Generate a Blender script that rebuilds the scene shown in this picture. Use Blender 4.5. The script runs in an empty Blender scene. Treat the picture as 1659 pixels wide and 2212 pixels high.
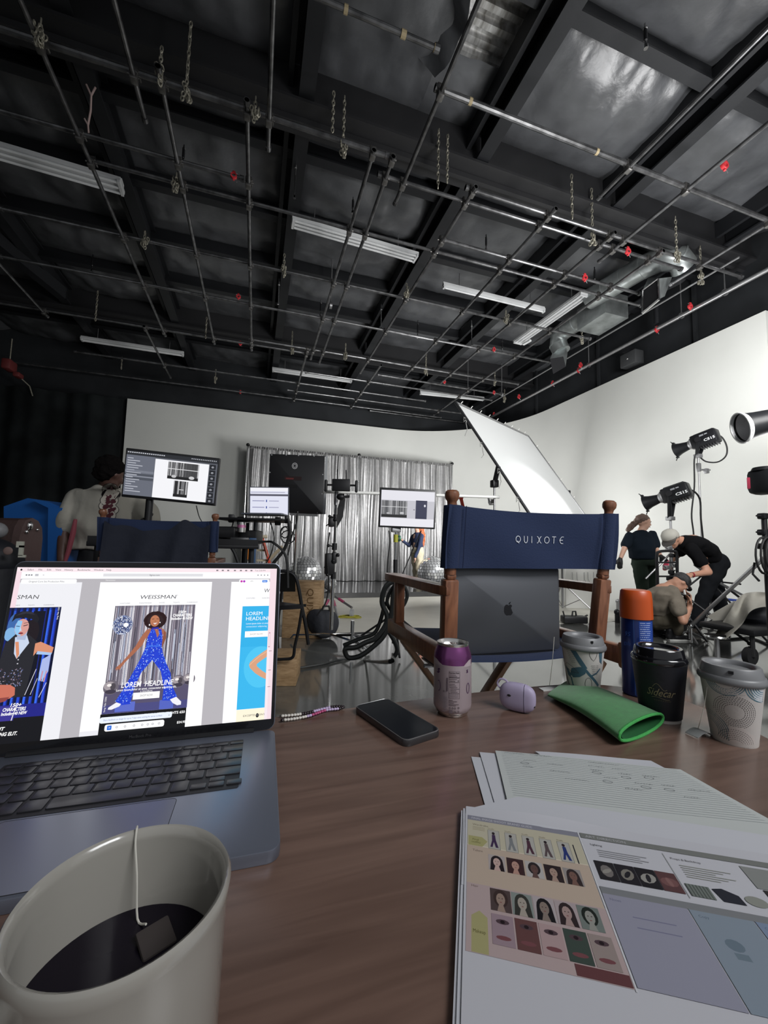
import bpy, bmesh, math, random
from mathutils import Vector, Matrix, noise
random.seed(7)
PI=math.pi
S=bpy.context.scene; COL=S.collection
V=Vector
# ---------------------------------------------------------------- camera
F=870.; PSI=math.radians(17.6); TH=math.radians(4.8); RO=math.radians(1.3); CAM=V((0,0,1.04))
_r0=V((math.cos(PSI),-math.sin(PSI),0)); FW=V((math.sin(PSI)*math.cos(TH),math.cos(PSI)*math.cos(TH),math.sin(TH)))
_u0=_r0.cross(FW); RT=math.cos(RO)*_r0+math.sin(RO)*_u0; UP=-math.sin(RO)*_r0+math.cos(RO)*_u0
cd=bpy.data.cameras.new('camera'); cam=bpy.data.objects.new('camera',cd); COL.objects.link(cam)
cd.sensor_fit='HORIZONTAL'; cd.sensor_width=36; cd.lens=F*36/1659; cd.clip_start=.02; cd.clip_end=100
cam.matrix_world=Matrix((( RT.x,UP.x,-FW.x,CAM.x),(RT.y,UP.y,-FW.y,CAM.y),(RT.z,UP.z,-FW.z,CAM.z),(0,0,0,1)))
S.camera=cam
def ray(x,y): return FW*F+(x-829.5)*RT-(y-1106)*UP
def onz(x,y,z): d=ray(x,y); return CAM+d*((z-CAM.z)/d.z)
def onx(x,y,X): d=ray(x,y); return CAM+d*(X/d.x)
def ony(x,y,Y): d=ray(x,y); return CAM+d*(Y/d.y)
def dep(x,y,D): return CAM+ray(x,y)*(D/F)
# ---------------------------------------------------------------- world, lights, exposure
w=bpy.data.worlds.new('world'); S.world=w; w.use_nodes=True
w.node_tree.nodes['Background'].inputs[0].default_value=(.93,.97,1,1)
w.node_tree.nodes['Background'].inputs[1].default_value=.3
S.view_settings.view_transform='Standard'; S.view_settings.look='None'; S.view_settings.gamma=1; S.view_settings.use_curve_mapping=False
S.view_settings.exposure=0.0
try:
    S.cycles.max_bounces=6; S.cycles.sample_clamp_indirect=4; S.cycles.caustics_reflective=False; S.cycles.caustics_refractive=False
except Exception: pass
def area(name,loc,to,size,energy,color=(1,1,1),sy=None,spread=PI):
    l=bpy.data.lights.new(name,'AREA'); l.energy=energy; l.color=color; l.size=size; l.spread=spread
    if sy: l.shape='RECTANGLE'; l.size_y=sy
    o=bpy.data.objects.new(name,l); COL.objects.link(o); o.location=loc
    o.rotation_euler=(V(to)-V(loc)).to_track_quat('-Z','Y').to_euler(); return o
def spot(name,loc,to,energy,angle,blend=.4,r=.08,color=(1,1,1)):
    l=bpy.data.lights.new(name,'SPOT'); l.energy=energy; l.color=color; l.spot_size=math.radians(angle); l.spot_blend=blend; l.shadow_soft_size=r
    o=bpy.data.objects.new(name,l); COL.objects.link(o); o.location=loc
    o.rotation_euler=(V(to)-V(loc)).to_track_quat('-Z','Y').to_euler(); return o
area('added_key_right',(3.4,.6,2.9),(4.4,9,2.6),1.5,150,(1,1,.98),1.2,spread=math.radians(150))  # added area light outside the view, lifts the room and front objects
area('top_light_right',(5.4,2.4,1.7),(4.4,2.6,6),1.0,85,(1,1,1),1.0,spread=math.radians(150))
area('added_wash_back',(4.4,6.5,1.9),(3.0,11,3.1),1.6,150,(1,1,.99),1.2)  # added wash hidden behind the bounce frame, brightens back wall and curtain
area('added_wash_right',(4.9,6.1,1.6),(6.7,5.2,2.1),1.3,36,(1,1,.99),1.2)  # second hidden wash behind the bounce frame, added for the right wall
area('added_wash_near',(4.9,2.0,3.5),(6.7,4.4,2.4),1.0,34,(1,1,.99),1.0)  # area light added out of view to brighten the near right wall
area('added_fill_rear',(1.6,-1.3,3.0),(.9,1.6,.6),1.6,36,(.97,.98,1),1.0,spread=math.radians(120))  # unseen fill added behind the camera to lift the table
# ---------------------------------------------------------------- materials
MATS={}
def mat(name,col,rough=.5,metal=0,bump=0,bscale=50,var=0,vscale=8,stretch=None,emit=0,spec=.5,coat=0,alpha=1,sheen=0,trans=0,ecol=None,col2=None):
    if name in MATS: return MATS[name]
    m=bpy.data.materials.new(name); m.use_nodes=True; nt=m.node_tree; N=nt.nodes; L=nt.links; b=N['Principled BSDF']
    c=tuple(col)+(1,)
    b.inputs['Base Color'].default_value=c; b.inputs['Roughness'].default_value=rough; b.inputs['Metallic'].default_value=metal
    b.inputs['Specular IOR Level'].default_value=spec; b.inputs['Coat Weight'].default_value=coat; b.inputs['Coat Roughness'].default_value=.08
    b.inputs['Sheen Weight'].default_value=sheen; b.inputs['Transmission Weight'].default_value=trans; b.inputs['Alpha'].default_value=alpha
    if emit: b.inputs['Emission Color'].default_value=tuple(ecol or col)+(1,); b.inputs['Emission Strength'].default_value=emit
    if var or bump:
        tc=N.new('ShaderNodeTexCoord'); mp=N.new('ShaderNodeMapping'); L.new(tc.outputs['Object'],mp.inputs[0])
        if stretch: mp.inputs['Scale'].default_value=stretch
        if var:
            n=N.new('ShaderNodeTexNoise'); n.inputs['Scale'].default_value=vscale; n.inputs['Detail'].default_value=5; L.new(mp.outputs[0],n.inputs[0])
            r=N.new('ShaderNodeMapRange'); r.inputs[1].default_value=.3; r.inputs[2].default_value=.7; L.new(n.outputs[0],r.inputs[0])
            mx=N.new('ShaderNodeMix'); mx.data_type='RGBA'; L.new(r.outputs[0],mx.inputs[0])
            mx.inputs[6].default_value=tuple(max(0,v*(1-var)) for v in col)+(1,)
            mx.inputs[7].default_value=(tuple(col2) if col2 else tuple(min(1,v*(1+var)) for v in col))+(1,)
            L.new(mx.outputs[2],b.inputs['Base Color'])
        if bump:
            n2=N.new('ShaderNodeTexNoise'); n2.inputs['Scale'].default_value=bscale; n2.inputs['Detail'].default_value=4; L.new(mp.outputs[0],n2.inputs[0])
            bp=N.new('ShaderNodeBump'); bp.inputs['Strength'].default_value=bump; bp.inputs['Distance'].default_value=.02; L.new(n2.outputs[0],bp.inputs['Height']); L.new(bp.outputs[0],b.inputs['Normal'])
    MATS[name]=m; return m
def attrmat(name,emit=0,rough=.5,spec=.3):
    if name in MATS: return MATS[name]
    m=bpy.data.materials.new(name); m.use_nodes=True; nt=m.node_tree; b=nt.nodes['Principled BSDF']
    a=nt.nodes.new('ShaderNodeVertexColor'); a.layer_name='ink'
    b.inputs['Roughness'].default_value=rough; b.inputs['Specular IOR Level'].default_value=spec
    if emit:
        b.inputs['Base Color'].default_value=(.01,.01,.01,1); nt.links.new(a.outputs[0],b.inputs['Emission Color']); b.inputs['Emission Strength'].default_value=emit
    else: nt.links.new(a.outputs[0],b.inputs['Base Color'])
    MATS[name]=m; return m
def h(s):  # '#rrggbb' sRGB to linear
    s=s.lstrip('#'); o=[]
    for i in (0,2,4):
        v=int(s[i:i+2],16)/255; o.append(v/12.92 if v<=.04045 else ((v+.055)/1.055)**2.4)
    return tuple(o)
# ---------------------------------------------------------------- mesh builder
def frame(d):
    d=V(d).normalized(); a=V((0,0,1)) if abs(d.z)<.95 else V((1,0,0)); x=a.cross(d).normalized(); return x,d.cross(x),d
class MB:
    def __init__(s): s.v=[]; s.f=[]; s.c=[]
    def add(s,vs,fs):
        n=len(s.v); s.v+=[tuple(v) for v in vs]; s.f+=[tuple(i+n for i in f) for f in fs]; return s
    def box(s,c,d,R=None,b=0):
        c=V(c); x,y,z=[k/2 for k in d]; R=R or Matrix.Identity(3)
        if b>0:
            b=min(b,x*.98,y*.98,z*.98); bm=bmesh.new(); bmesh.ops.create_cube(bm,size=2)
            for v in bm.verts: v.co=V((v.co.x*x,v.co.y*y,v.co.z*z))
            bmesh.ops.bevel(bm,geom=bm.edges[:],offset=b,segments=2,affect='EDGES',profile=.5)
            bm.verts.ensure_lookup_table(); s.add([c+R@v.co for v in bm.verts],[[v.index for v in f.verts] for f in bm.faces]); bm.free(); return s
        P=[c+R@V((i*x,j*y,k*z)) for i in(-1,1) for j in(-1,1) for k in(-1,1)]
        return s.add(P,[(0,1,3,2),(4,6,7,5),(0,4,5,1),(2,3,7,6),(0,2,6,4),(1,5,7,3)])
    def beam(s,p,q,w,t,up=(0,0,1),b=0):
        p=V(p);q=V(q);d=(q-p); L=d.length; d.normalize(); u=V(up); u=(u-d*u.dot(d)); u.normalize(); x=d.cross(u)
        R=Matrix((x,d,u)).transposed(); return s.box((p+q)/2,(w,L,t),R,b)
    def cyl(s,p,q,r,r2=None,n=12,cap=True):
        p=V(p);q=V(q); r2=r if r2 is None else r2; x,y,_=frame(q-p); A=[]
        for c,R in((p,r),(q,r2)):
            A+=[c+(x*math.cos(2*PI*i/n)+y*math.sin(2*PI*i/n))*R for i in range(n)]
        fs=[(i,(i+1)%n,n+(i+1)%n,n+i) for i in range(n)]
        if cap: fs+=[tuple(range(n))[::-1],tuple(range(n,2*n))]
        return s.add(A,fs)
    def tube(s,P,r,n=8,closed=False,cap=True):
        P=[V(p) for p in P]; m=len(P); rs=r if isinstance(r,(list,tuple)) else [r]*m; A=[]; px=None
        for i,p in enumerate(P):
            if closed: d=P[(i+1)%m]-P[i-1]
            else: d=P[min(i+1,m-1)]-P[max(i-1,0)]
            if d.length<1e-9: d=V((0,0,1))
            d.normalize()
            if px is None: x,_,_=frame(d)
            else:
                x=px-d*px.dot(d)
                if x.length<1e-6: x,_,_=frame(d)
                x.normalize()
            px=x; y=d.cross(x); A+=[p+(x*math.cos(2*PI*k/n)+y*math.sin(2*PI*k/n))*rs[i] for k in range(n)]
        fs=[]
        for i in range(m if closed else m-1):
            j=(i+1)%m; fs+=[(i*n+k,i*n+(k+1)%n,j*n+(k+1)%n,j*n+k) for k in range(n)]
        if cap and not closed: fs+=[tuple(range(n))[::-1],tuple(range((m-1)*n,m*n))]
        return s.add(A,fs)
    def lathe(s,c,prof,n=32,ax=(0,0,1),a0=0,a1=2*PI):
        c=V(c); x,y,z=frame(ax); A=[]; full=abs(a1-a0-2*PI)<1e-6; m=n if full else n+1
        for r,t in prof: A+=[c+z*t+(x*math.cos(a0+(a1-a0)*i/n)+y*math.sin(a0+(a1-a0)*i/n))*r for i in range(m)]
        fs=[]
        for k in range(len(prof)-1):
            for i in range(n): j=(i+1)%m; fs.append((k*m+i,k*m+j,(k+1)*m+j,(k+1)*m+i))
        return s.add(A,fs)
    def ell(s,c,r,R=None,n=14,m=9):
        c=V(c); r=(r,r,r) if not hasattr(r,'__len__') else r; R=R or Matrix.Identity(3); A=[]
        for j in range(m+1):
            t=PI*j/m; A+=[c+R@V((r[0]*math.sin(t)*math.cos(2*PI*i/n),r[1]*math.sin(t)*math.sin(2*PI*i/n),r[2]*math.cos(t))) for i in range(n)]
        fs=[(j*n+i,(j+1)*n+i,(j+1)*n+(i+1)%n,j*n+(i+1)%n) for j in range(m) for i in range(n)]
        return s.add(A,fs)
    def grid(s,fn,nu,nv,closeu=False):
        A=[fn(i/nu,j/nv) for j in range(nv+1) for i in range(nu+(0 if closeu else 1))]; w=nu if closeu else nu+1
        return s.add(A,[(j*w+i,j*w+(i+1)%w,(j+1)*w+(i+1)%w,(j+1)*w+i) for j in range(nv) for i in range(nu)])
    def prism(s,poly,O,X,Y,Z,ch=0):   # poly 2D in X,Y plane at O extruded by vector Z
        O=V(O);X=V(X);Y=V(Y);Z=V(Z); n=len(poly)
        if ch<=0: rings=[(0,0),(1,0)]
        else:
            L=Z.length; k=ch/L; rings=[(0,ch),(k*.3,ch*.3),(k,0),(1-k,0),(1-k*.3,ch*.3),(1,ch)]
        cx=sum(p[0] for p in poly)/n; cy=sum(p[1] for p in poly)/n; A=[]
        for t,ins in rings:
            for a,b in poly:
                dx,dy=a-cx,b-cy; l=math.hypot(dx,dy) or 1; A.append(O+X*(a-dx/l*ins)+Y*(b-dy/l*ins)+Z*t)
        fs=[tuple(range(n))[::-1],tuple(range((len(rings)-1)*n,len(rings)*n))]
        for k in range(len(rings)-1): fs+=[(k*n+i,k*n+(i+1)%n,(k+1)*n+(i+1)%n,(k+1)*n+i) for i in range(n)]
        return s.add(A,fs)
    def solid(s,th,dirv=(0,0,-1)):  # thicken an open sheet along a fixed direction
        n=len(s.v); d=V(dirv)*th; s.v+=[tuple(V(v)+d) for v in s.v]; ed={}
        for f in s.f:
            for a,b in zip(f,f[1:]+f[:1]): ed[(a,b)]=1
        bf=[(a,b,b+n,a+n) for (a,b) in ed if (b,a) not in ed]
        s.f+= [tuple(i+n for i in f[::-1]) for f in s.f]; s.f+=[(b,a,d_,c_) for a,b,c_,d_ in bf]; return s
    def build(s,name,m,parent=None,smooth=True,ang=35,loc=None):
        me=bpy.data.meshes.new(name); me.from_pydata(s.v,[],s.f)
        if smooth:
            me.polygons.foreach_set('use_smooth',[p.loop_total<=4 for p in me.polygons]); me.set_sharp_from_angle(angle=math.radians(ang))
        me.materials.append(m); me.update(); o=bpy.data.objects.new(name,me); COL.objects.link(o)
        if parent: o.parent=parent; o.matrix_parent_inverse=PINV(parent)
        return fixn(o)
def fixn(o):
    bm=bmesh.new(); bm.from_mesh(o.data); bmesh.ops.recalc_face_normals(bm,faces=bm.faces[:]); bm.to_mesh(o.data); bm.free(); return o
WM={}
def PINV(p):
    M=Matrix.Identity(4); q=p
    ch=[]
    while q: ch.append(q); q=q.parent
    for q in reversed(ch): M=M@q.matrix_parent_inverse@q.matrix_basis
    return M.inverted()
def tag(o,label,cat,group=None):
    o['label']=label; o['category']=cat
    if group: o['group']=group
    return o
def thing(name,label,cat,loc=(0,0,0),rz=0,group=None):
    o=bpy.data.objects.new(name,None); COL.objects.link(o); o.empty_display_size=.05; o.location=loc; o.rotation_euler=(0,0,rz); return tag(o,label,cat,group)
def struct(o): o['kind']='structure'; return o
def dup(o,parent=None):
    c=o.copy(); COL.objects.link(c)
    if parent: c.parent=parent
    for ch in o.children: dup(ch,c)
    return c
def kid(t,n):
    return [c for c in bpy.data.objects if c.parent==t and c.name.split('.')[0]==n][0]
def kids(o): return [c for c in bpy.data.objects if c.parent==o]
def dup_tree(o,mat4,label,group=None,cat=None):   # copy, moved by a world matrix
    c=o.copy(); COL.objects.link(c); c.matrix_basis=mat4@o.matrix_basis
    def rec(a,b):
        for ch in kids(a):
            d=ch.copy(); COL.objects.link(d); d.parent=b; rec(ch,d)
    rec(o,c); c['label']=label
    if group: c['group']=group
    return c
# ---------------------------------------------------------------- text and flat graphics
_tc={}
def textpoly(s,shear=0,off=0,font=None):
    k=(s,shear,off)
    if k in _tc: return _tc[k]
    cu=bpy.data.curves.new('t','FONT'); cu.body=s; cu.resolution_u=2; cu.shear=shear; cu.offset=off; cu.fill_mode='FRONT'
    o=bpy.data.objects.new('t',cu); COL.objects.link(o); bpy.context.view_layer.update()
    me=o.evaluated_get(bpy.context.evaluated_depsgraph_get()).to_mesh(); vs=[(v.co.x,v.co.y) for v in me.vertices]; fs=[tuple(p.vertices) for p in me.polygons]
    o.evaluated_get(bpy.context.evaluated_depsgraph_get()).to_mesh_clear(); bpy.data.objects.remove(o); bpy.data.curves.remove(cu)
    if vs:
        x0=min(v[0] for v in vs); x1=max(v[0] for v in vs); y0=min(v[1] for v in vs); y1=max(v[1] for v in vs)
    else: x0=y0=0;x1=y1=1
    _tc[k]=(vs,fs,x0,x1,y0,y1); return _tc[k]
class Art:   # flat picture in its own plane: O origin, X right, Y up (world vectors per unit), N towards viewer
    def __init__(s,O,X,Y,N,step=4e-5,fn=None):
        s.O=V(O);s.X=V(X);s.Y=V(Y);s.N=V(N).normalized();s.st=step;s.k=0;s.v=[];s.f=[];s.c=[];s.fn=fn;s.clip=None;s.maxe=0
    def at(s,x,y):
        if s.clip: x=min(max(x,s.clip[0]),s.clip[2]); y=min(max(y,s.clip[1]),s.clip[3])
        if s.fn: return s.fn(x,y,s.st*s.k)
        return s.O+s.X*x+s.Y*y+s.N*(s.st*s.k)
    def raw(s,pts,faces,col):
        if s.maxe:
            pts=list(pts); T_=[]; mid={}
            for f in faces: T_+=[(f[0],f[i],f[i+1]) for i in range(1,len(f)-1)]
            def L(a,b): return math.hypot(pts[a][0]-pts[b][0],pts[a][1]-pts[b][1])
            def M_(a,b):
                k=(min(a,b),max(a,b))
                if k not in mid: mid[k]=len(pts); pts.append(((pts[a][0]+pts[b][0])/2,(pts[a][1]+pts[b][1])/2))
                return mid[k]
            out=[]; st=T_
            while st:
                a,b,c=st.pop(); ls=[L(a,b),L(b,c),L(c,a)]; m_=max(ls)
                if m_<=s.maxe or len(pts)>4000: out.append((a,b,c)); continue
                i=ls.index(m_)
                if i==0: q=M_(a,b); st+=[(a,q,c),(q,b,c)]
                elif i==1: q=M_(b,c); st+=[(a,b,q),(a,q,c)]
                else: q=M_(c,a); st+=[(a,b,q),(q,b,c)]
            faces=out
        n=len(s.v); s.v+=[tuple(s.at(*p)) for p in pts]; s.f+=[tuple(i+n for i in f) for f in faces]; s.c+=[col]*len(faces)
    def poly(s,pts,col,up=True):
        if up: s.k+=1
        from mathutils.geometry import tessellate_polygon
        P=[V((a,b,0)) for a,b in pts]; s.raw(pts,tessellate_polygon([P]),h(col) if isinstance(col,str) else col)
    def rect(s,x,y,w,hh,col,up=True,r=0):
        if up: s.k+=1
        c=h(col) if isinstance(col,str) else col
        if r: s.raw(rrect(x,y,w,hh,r),[tuple(range(20))],c)
        else: s.raw([(x,y),(x+w,y),(x+w,y+hh),(x,y+hh)],[(0,1,2,3)],c)
    def ell(s,x,y,a,b,col,rot=0,n=16,up=True):
        if up: s.k+=1
        cr,sr=math.cos(rot),math.sin(rot)
        s.raw([(x+a*math.cos(t)*cr-b*math.sin(t)*sr,y+a*math.cos(t)*sr+b*math.sin(t)*cr) for t in [2*PI*i/n for i in range(n)]],[tuple(range(n))],h(col) if isinstance(col,str) else col)
    def ring(s,x,y,a,b,w,col,n=24,t0=0,t1=2*PI,up=True):
        if up: s.k+=1
        P=[]
        for i in range(n+1):
            t=t0+(t1-t0)*i/n; P+=[(x+a*math.cos(t),y+b*math.sin(t)),(x+(a-w)*math.cos(t),y+(b-w)*math.sin(t))]
        s.raw(P,[(2*i,2*i+2,2*i+3,2*i+1) for i in range(n)],h(col) if isinstance(col,str) else col)
    def line(s,pts,w,col,up=True):
        if up: s.k+=1
        P=[];m=len(pts)
        for i,(x,y) in enumerate(pts):
            a=pts[max(i-1,0)];b=pts[min(i+1,m-1)];dx,dy=b[0]-a[0],b[1]-a[1];l=math.hypot(dx,dy) or 1; P+=[(x-dy/l*w/2,y+dx/l*w/2),(x+dy/l*w/2,y-dx/l*w/2)]
        s.raw(P,[(2*i,2*i+1,2*i+3,2*i+2) for i in range(m-1)],h(col) if isinstance(col,str) else col)
    def text(s,t,x,y,hh,col,w=None,shear=0,off=0,al='l',up=True,asp=1,rot=0):
        if up: s.k+=1
        vs,fs,x0,x1,y0,y1=textpoly(t,shear,off); k=hh/.72; kx=k*asp
        if w: kx=w/(x1-x0)
        W=(x1-x0)*kx; ox=x-(W/2 if al=='c' else W if al=='r' else 0)
        cr,sr=math.cos(rot),math.sin(rot); P=[]
        for a,b in vs:
            p=(a-x0)*kx+ox-x; q=b*k; P.append((x+p*cr-q*sr,y+p*sr+q*cr))
        s.raw(P,fs,h(col) if isinstance(col,str) else col)
    def build(s,name,m,parent=None):
        me=bpy.data.meshes.new(name); me.from_pydata(s.v,[],s.f); a=me.color_attributes.new('ink','FLOAT_COLOR','CORNER')
        i=0; d=[]
        for p,c in zip(me.polygons,s.c): d+=list(c+(1,))*p.loop_total if len(c)==3 else list(c)*p.loop_total
        a.data.foreach_set('color',d); me.materials.append(m); me.update(); o=bpy.data.objects.new(name,me); COL.objects.link(o)
        if parent: o.parent=parent; o.matrix_parent_inverse=PINV(parent)
        return o
def rrect(x,y,w,hh,r):
    P=[]
    for cx,cy,a in((x+w-r,y+hh-r,0),(x+r,y+hh-r,90),(x+r,y+r,180),(x+w-r,y+r,270)):
        P+=[(cx+r*math.cos(math.radians(a+90*k/4)),cy+r*math.sin(math.radians(a+90*k/4))) for k in range(5)]
    return P
ORD=['first','second','third','fourth','fifth','sixth','seventh','eighth','ninth','tenth','eleventh','twelfth','thirteenth','fourteenth','fifteenth','sixteenth','seventeenth','eighteenth','nineteenth','twentieth','twenty-first','twenty-second','twenty-third','twenty-fourth','twenty-fifth','twenty-sixth','twenty-seventh','twenty-eighth','twenty-ninth','thirtieth']
# common materials
M_blk=mat('black_metal',(.012,.012,.014),.45,.3); M_steel=mat('dull_steel',(.38,.38,.39),.42,.85); M_chrome=mat('chrome',(.8,.8,.8),.15,1)
M_pipe=mat('black_pipe',(.16,.16,.165),.3,.8,var=.5,vscale=9); M_rub=mat('black_rubber',(.012,.012,.013),.6); M_plast=mat('black_plastic',(.015,.015,.017),.35)
M_red=mat('red_paint',(.6,.04,.05),.4); M_white=mat('white_paint',(.8,.8,.78),.6); M_cream=mat('rope_cream',(.42,.40,.33),.9)
# ================================================================ SETTING
CX,CY,CH,CR=6.7,11.0,4.47,3.0
M_cyc=mat('cyc_paint',h('#d7d8d4'),.85,spec=.2,var=.03,vscale=1.2,bump=.03,bscale=30)
def cyc_floor_mat():
    m=mat('white_floor_paint',h('#cdcac0'),.38,var=.06,vscale=3,bump=.04,bscale=12,spec=.35); return m
# path of the cyclorama foot (plan view): along back wall then round the corner then along the right wall
path=[(-3.12+ (CX-CR+3.12)*i/10,CY) for i in range(10)]+[(CX-CR+CR*math.sin(a*PI/48),CY-CR+CR*math.cos(a*PI/48)) for a in range(25)]+[(CX,CY-CR-(CY-CR-3.55)*i/8) for i in range(1,9)]
cr=.7
def cycpt(i,j,inner):
    pass
nrm=[]
for i,p in enumerate(path):
    a=path[max(i-1,0)];b=path[min(i+1,len(path)-1)];dx,dy=b[0]-a[0],b[1]-a[1];l=math.hypot(dx,dy);nrm.append((dy/l,-dx/l))
prof=[(cr,0.004)]+[(cr-cr*math.sin(t*PI/16),cr-cr*math.cos(t*PI/16)) for t in range(1,9)]+[(0,1.5),(0,3),(0,CH)]
m=MB(); A=[];np_=len(prof)
for p,n in zip(path,nrm): A+=[(p[0]+n[0]*o,p[1]+n[1]*o,z) for o,z in prof]+[(p[0]-n[0]*.09,p[1]-n[1]*.09,CH),(p[0]-n[0]*.09,p[1]-n[1]*.09,0)]
k=np_+2
m.add(A,[(i*k+j,i*k+j+1,(i+1)*k+j+1,(i+1)*k+j) for i in range(len(path)-1) for j in range(k-1)]+[tuple(range(k)),tuple(range((len(path)-1)*k,len(path)*k))[::-1]])
struct(m.build('wall_cyclorama',M_cyc,ang=50))
# floors
def concrete():
    m=mat('polished_concrete',h('#5d5e5c'),.10,var=.35,vscale=2.2,bump=.012,bscale=3,spec=.6,coat=.5); return m
m=MB(); m.box((.2,1.6,-.05),(13.6,6.3,.1)); struct(m.build('floor',concrete(),smooth=False))
m=MB(); m.add([(-6.6,4.75,.004),(6.95,4.75,.004),(6.95,11.3,.004),(-6.6,11.3,.004),(-6.6,4.75,-.1),(6.95,4.75,-.1),(6.95,11.3,-.1),(-6.6,11.3,-.1)],[(0,1,2,3),(7,6,5,4),(0,4,5,1),(1,5,6,2),(2,6,7,3),(3,7,4,0)]); struct(m.build('floor_white',cyc_floor_mat(),smooth=False))
# black building walls
M_bw=mat('black_wall',h('#26282b'),.75,var=.35,vscale=1.2,bump=.15,bscale=6,spec=.25)
m=MB(); m.box((0.2,11.25,3.1),(13.8,.2,6.2)); struct(m.build('wall_back',M_bw,smooth=False))
m=MB(); m.box((7.0,5.0,3.1),(.2,12.8,6.2))
for y in (2.6,4.6,6.6,8.6): m.box((6.86,y,5.1),(.05,.05,1.9))
struct(m.build('wall_right',M_bw,smooth=False))
M_duv=mat('black_drape',h('#1b1e1f'),.9,bump=.5,bscale=3,var=.5,vscale=1.6,spec=.15)
m=MB(); m.box((-6.6,4.9,3.1),(.2,12.8,6.2)); struct(m.build('wall_left',M_duv,smooth=False))
# quilted drape panels along the left side of the back wall
def drape(u,v): 
    x=-6.4+u*3.2; z=.02+v*4.4; return (x,10.9+.05*math.sin(x*5.3)+.03*math.sin(z*7)+.02*math.sin(x*17),z)
m=MB().grid(drape,60,20); m.solid(.03,(0,1,0)); tag(m.build('sound_blanket',M_duv),'dark quilted sound blanket hung on the left back wall','curtain')
# ceiling insulation sheets billowing between the joists
PX=[-7.6,-5.6,-3.6,-1.75,.28,2.27,4.25,6.3,7.3]; JY=[-1.0,.4,1.45,2.5,3.8,4.55,5.6,6.65,7.7,8.85,9.9,11.3]
M_ins=mat('vinyl_insulation',(.085,.088,.095),.34,bump=.28,bscale=8,var=.2,vscale=3,spec=.7)
m=MB()
for a,b in zip(PX,PX[1:]):
    for c,d in zip(JY,JY[1:]):
        sag=random.uniform(.05,.20); ph=random.uniform(0,9)
        def fn(u,v,a=a,b=b,c=c,d=d,sag=sag,ph=ph):
            x=a+(b-a)*u; y=c+(d-c)*v; e=min(u,1-u)*(b-a); g=min(v,1-v)*(d-c)
            s=(math.sin(PI*u)*math.sin(PI*v))**.6 if 0<u<1 and 0<v<1 else 0
            t=noise.noise(V((x*2.2,y*1.6,ph)))*.06+noise.noise(V((x*6,y*3.0,ph)))*.03+noise.noise(V((x*13,y*5.0,ph)))*.012
            rad=math.sin(22*math.atan2(y-(c+d)/2,x-(a+b)/2)+4*t*20)*.012*min(1,(1-s))
            return (x,y,5.84-sag*s+(t+rad)*min(1,6*min(e,g)))
        if a==.28 and c==2.5:
            m.grid(lambda u,v:fn(u*.60,v),22,18); m.grid(lambda u,v:fn(.60+.40*u,.48+.52*v),14,10); continue
        m.grid(fn,26,18)
m.box((.2,5.1,6.15),(14.4,12.6,.1))
struct(m.build('ceiling',M_ins,ang=60))
m=MB()
def corr(u,v): x=1.30+.97*u; y=2.5+.75*v; return (x,y,5.93+.03*(1 if math.sin(y*2*PI/.13)>0 else -1))
m.grid(corr,4,70); struct(m.build('ceiling_deck',mat('corrugated_deck',(.75,.71,.64),.35,.5,var=.7,vscale=5,stretch=(3,.6,1)),ang=20))
def side_sheet(u,v): return (1.46+.10*math.sin(PI*v)-.28*u,2.56+.72*v,5.58+.28*u+.03*math.sin(14*v+3*u)+.05*math.sin(PI*v))
tag(MB().grid(side_sheet,30,12).build('insulation_flap',M_ins),'loose flap of black insulation sheet beside the exposed corrugated deck','insulation')
# steel purlins, boards, girders
M_beam=mat('black_steel_beam',(.016,.017,.02),.5,.2,bump=.05,bscale=20)
for i,x in enumerate([-3.6,-1.75,.28,2.27,4.25,6.3]):
    m=MB()
    for y0,y1 in((-1,3.75),(4.05,8.75),(9.1,11.15)):
        m.box((x,(y0+y1)/2,5.46),(.15,y1-y0,.025)); m.box((x,(y0+y1)/2,5.6),(.02,y1-y0,.3)); m.box((x,(y0+y1)/2,5.76),(.15,y1-y0,.025))
    m.box((x-.16,5.1,5.68),(.05,12.3,.22))
    struct(m.build('ceiling_purlin',M_beam,smooth=False))
for y in [1.45,2.5,4.55,5.6,6.65,7.7,9.9]:
    m=MB(); m.box((.2,y,5.73),(13.2,.06,.20)); m.box((.2,y,5.64),(13.2,.12,.02)); struct(m.build('ceiling_joist',M_beam,smooth=False))
for y in (3.9,8.92):
    m=MB(); m.box((.2,y,5.68),(13.4,.24,.5)); m.box((.2,y,5.41),(13.4,.36,.03)); m.box((.2,y,5.36),(13.4,.05,.06))
    struct(m.build('ceiling_girder',mat('black_girder',(.018,.018,.02),.55,bump=.08,bscale=10),smooth=False))
# leaning columns / dark diagonal braces at far left
m=MB(); m.beam((-4.3,5.6,5.45),(-3.45,8.2,5.35),.14,.2); struct(m.build('ceiling_brace',M_beam,smooth=False))
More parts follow.
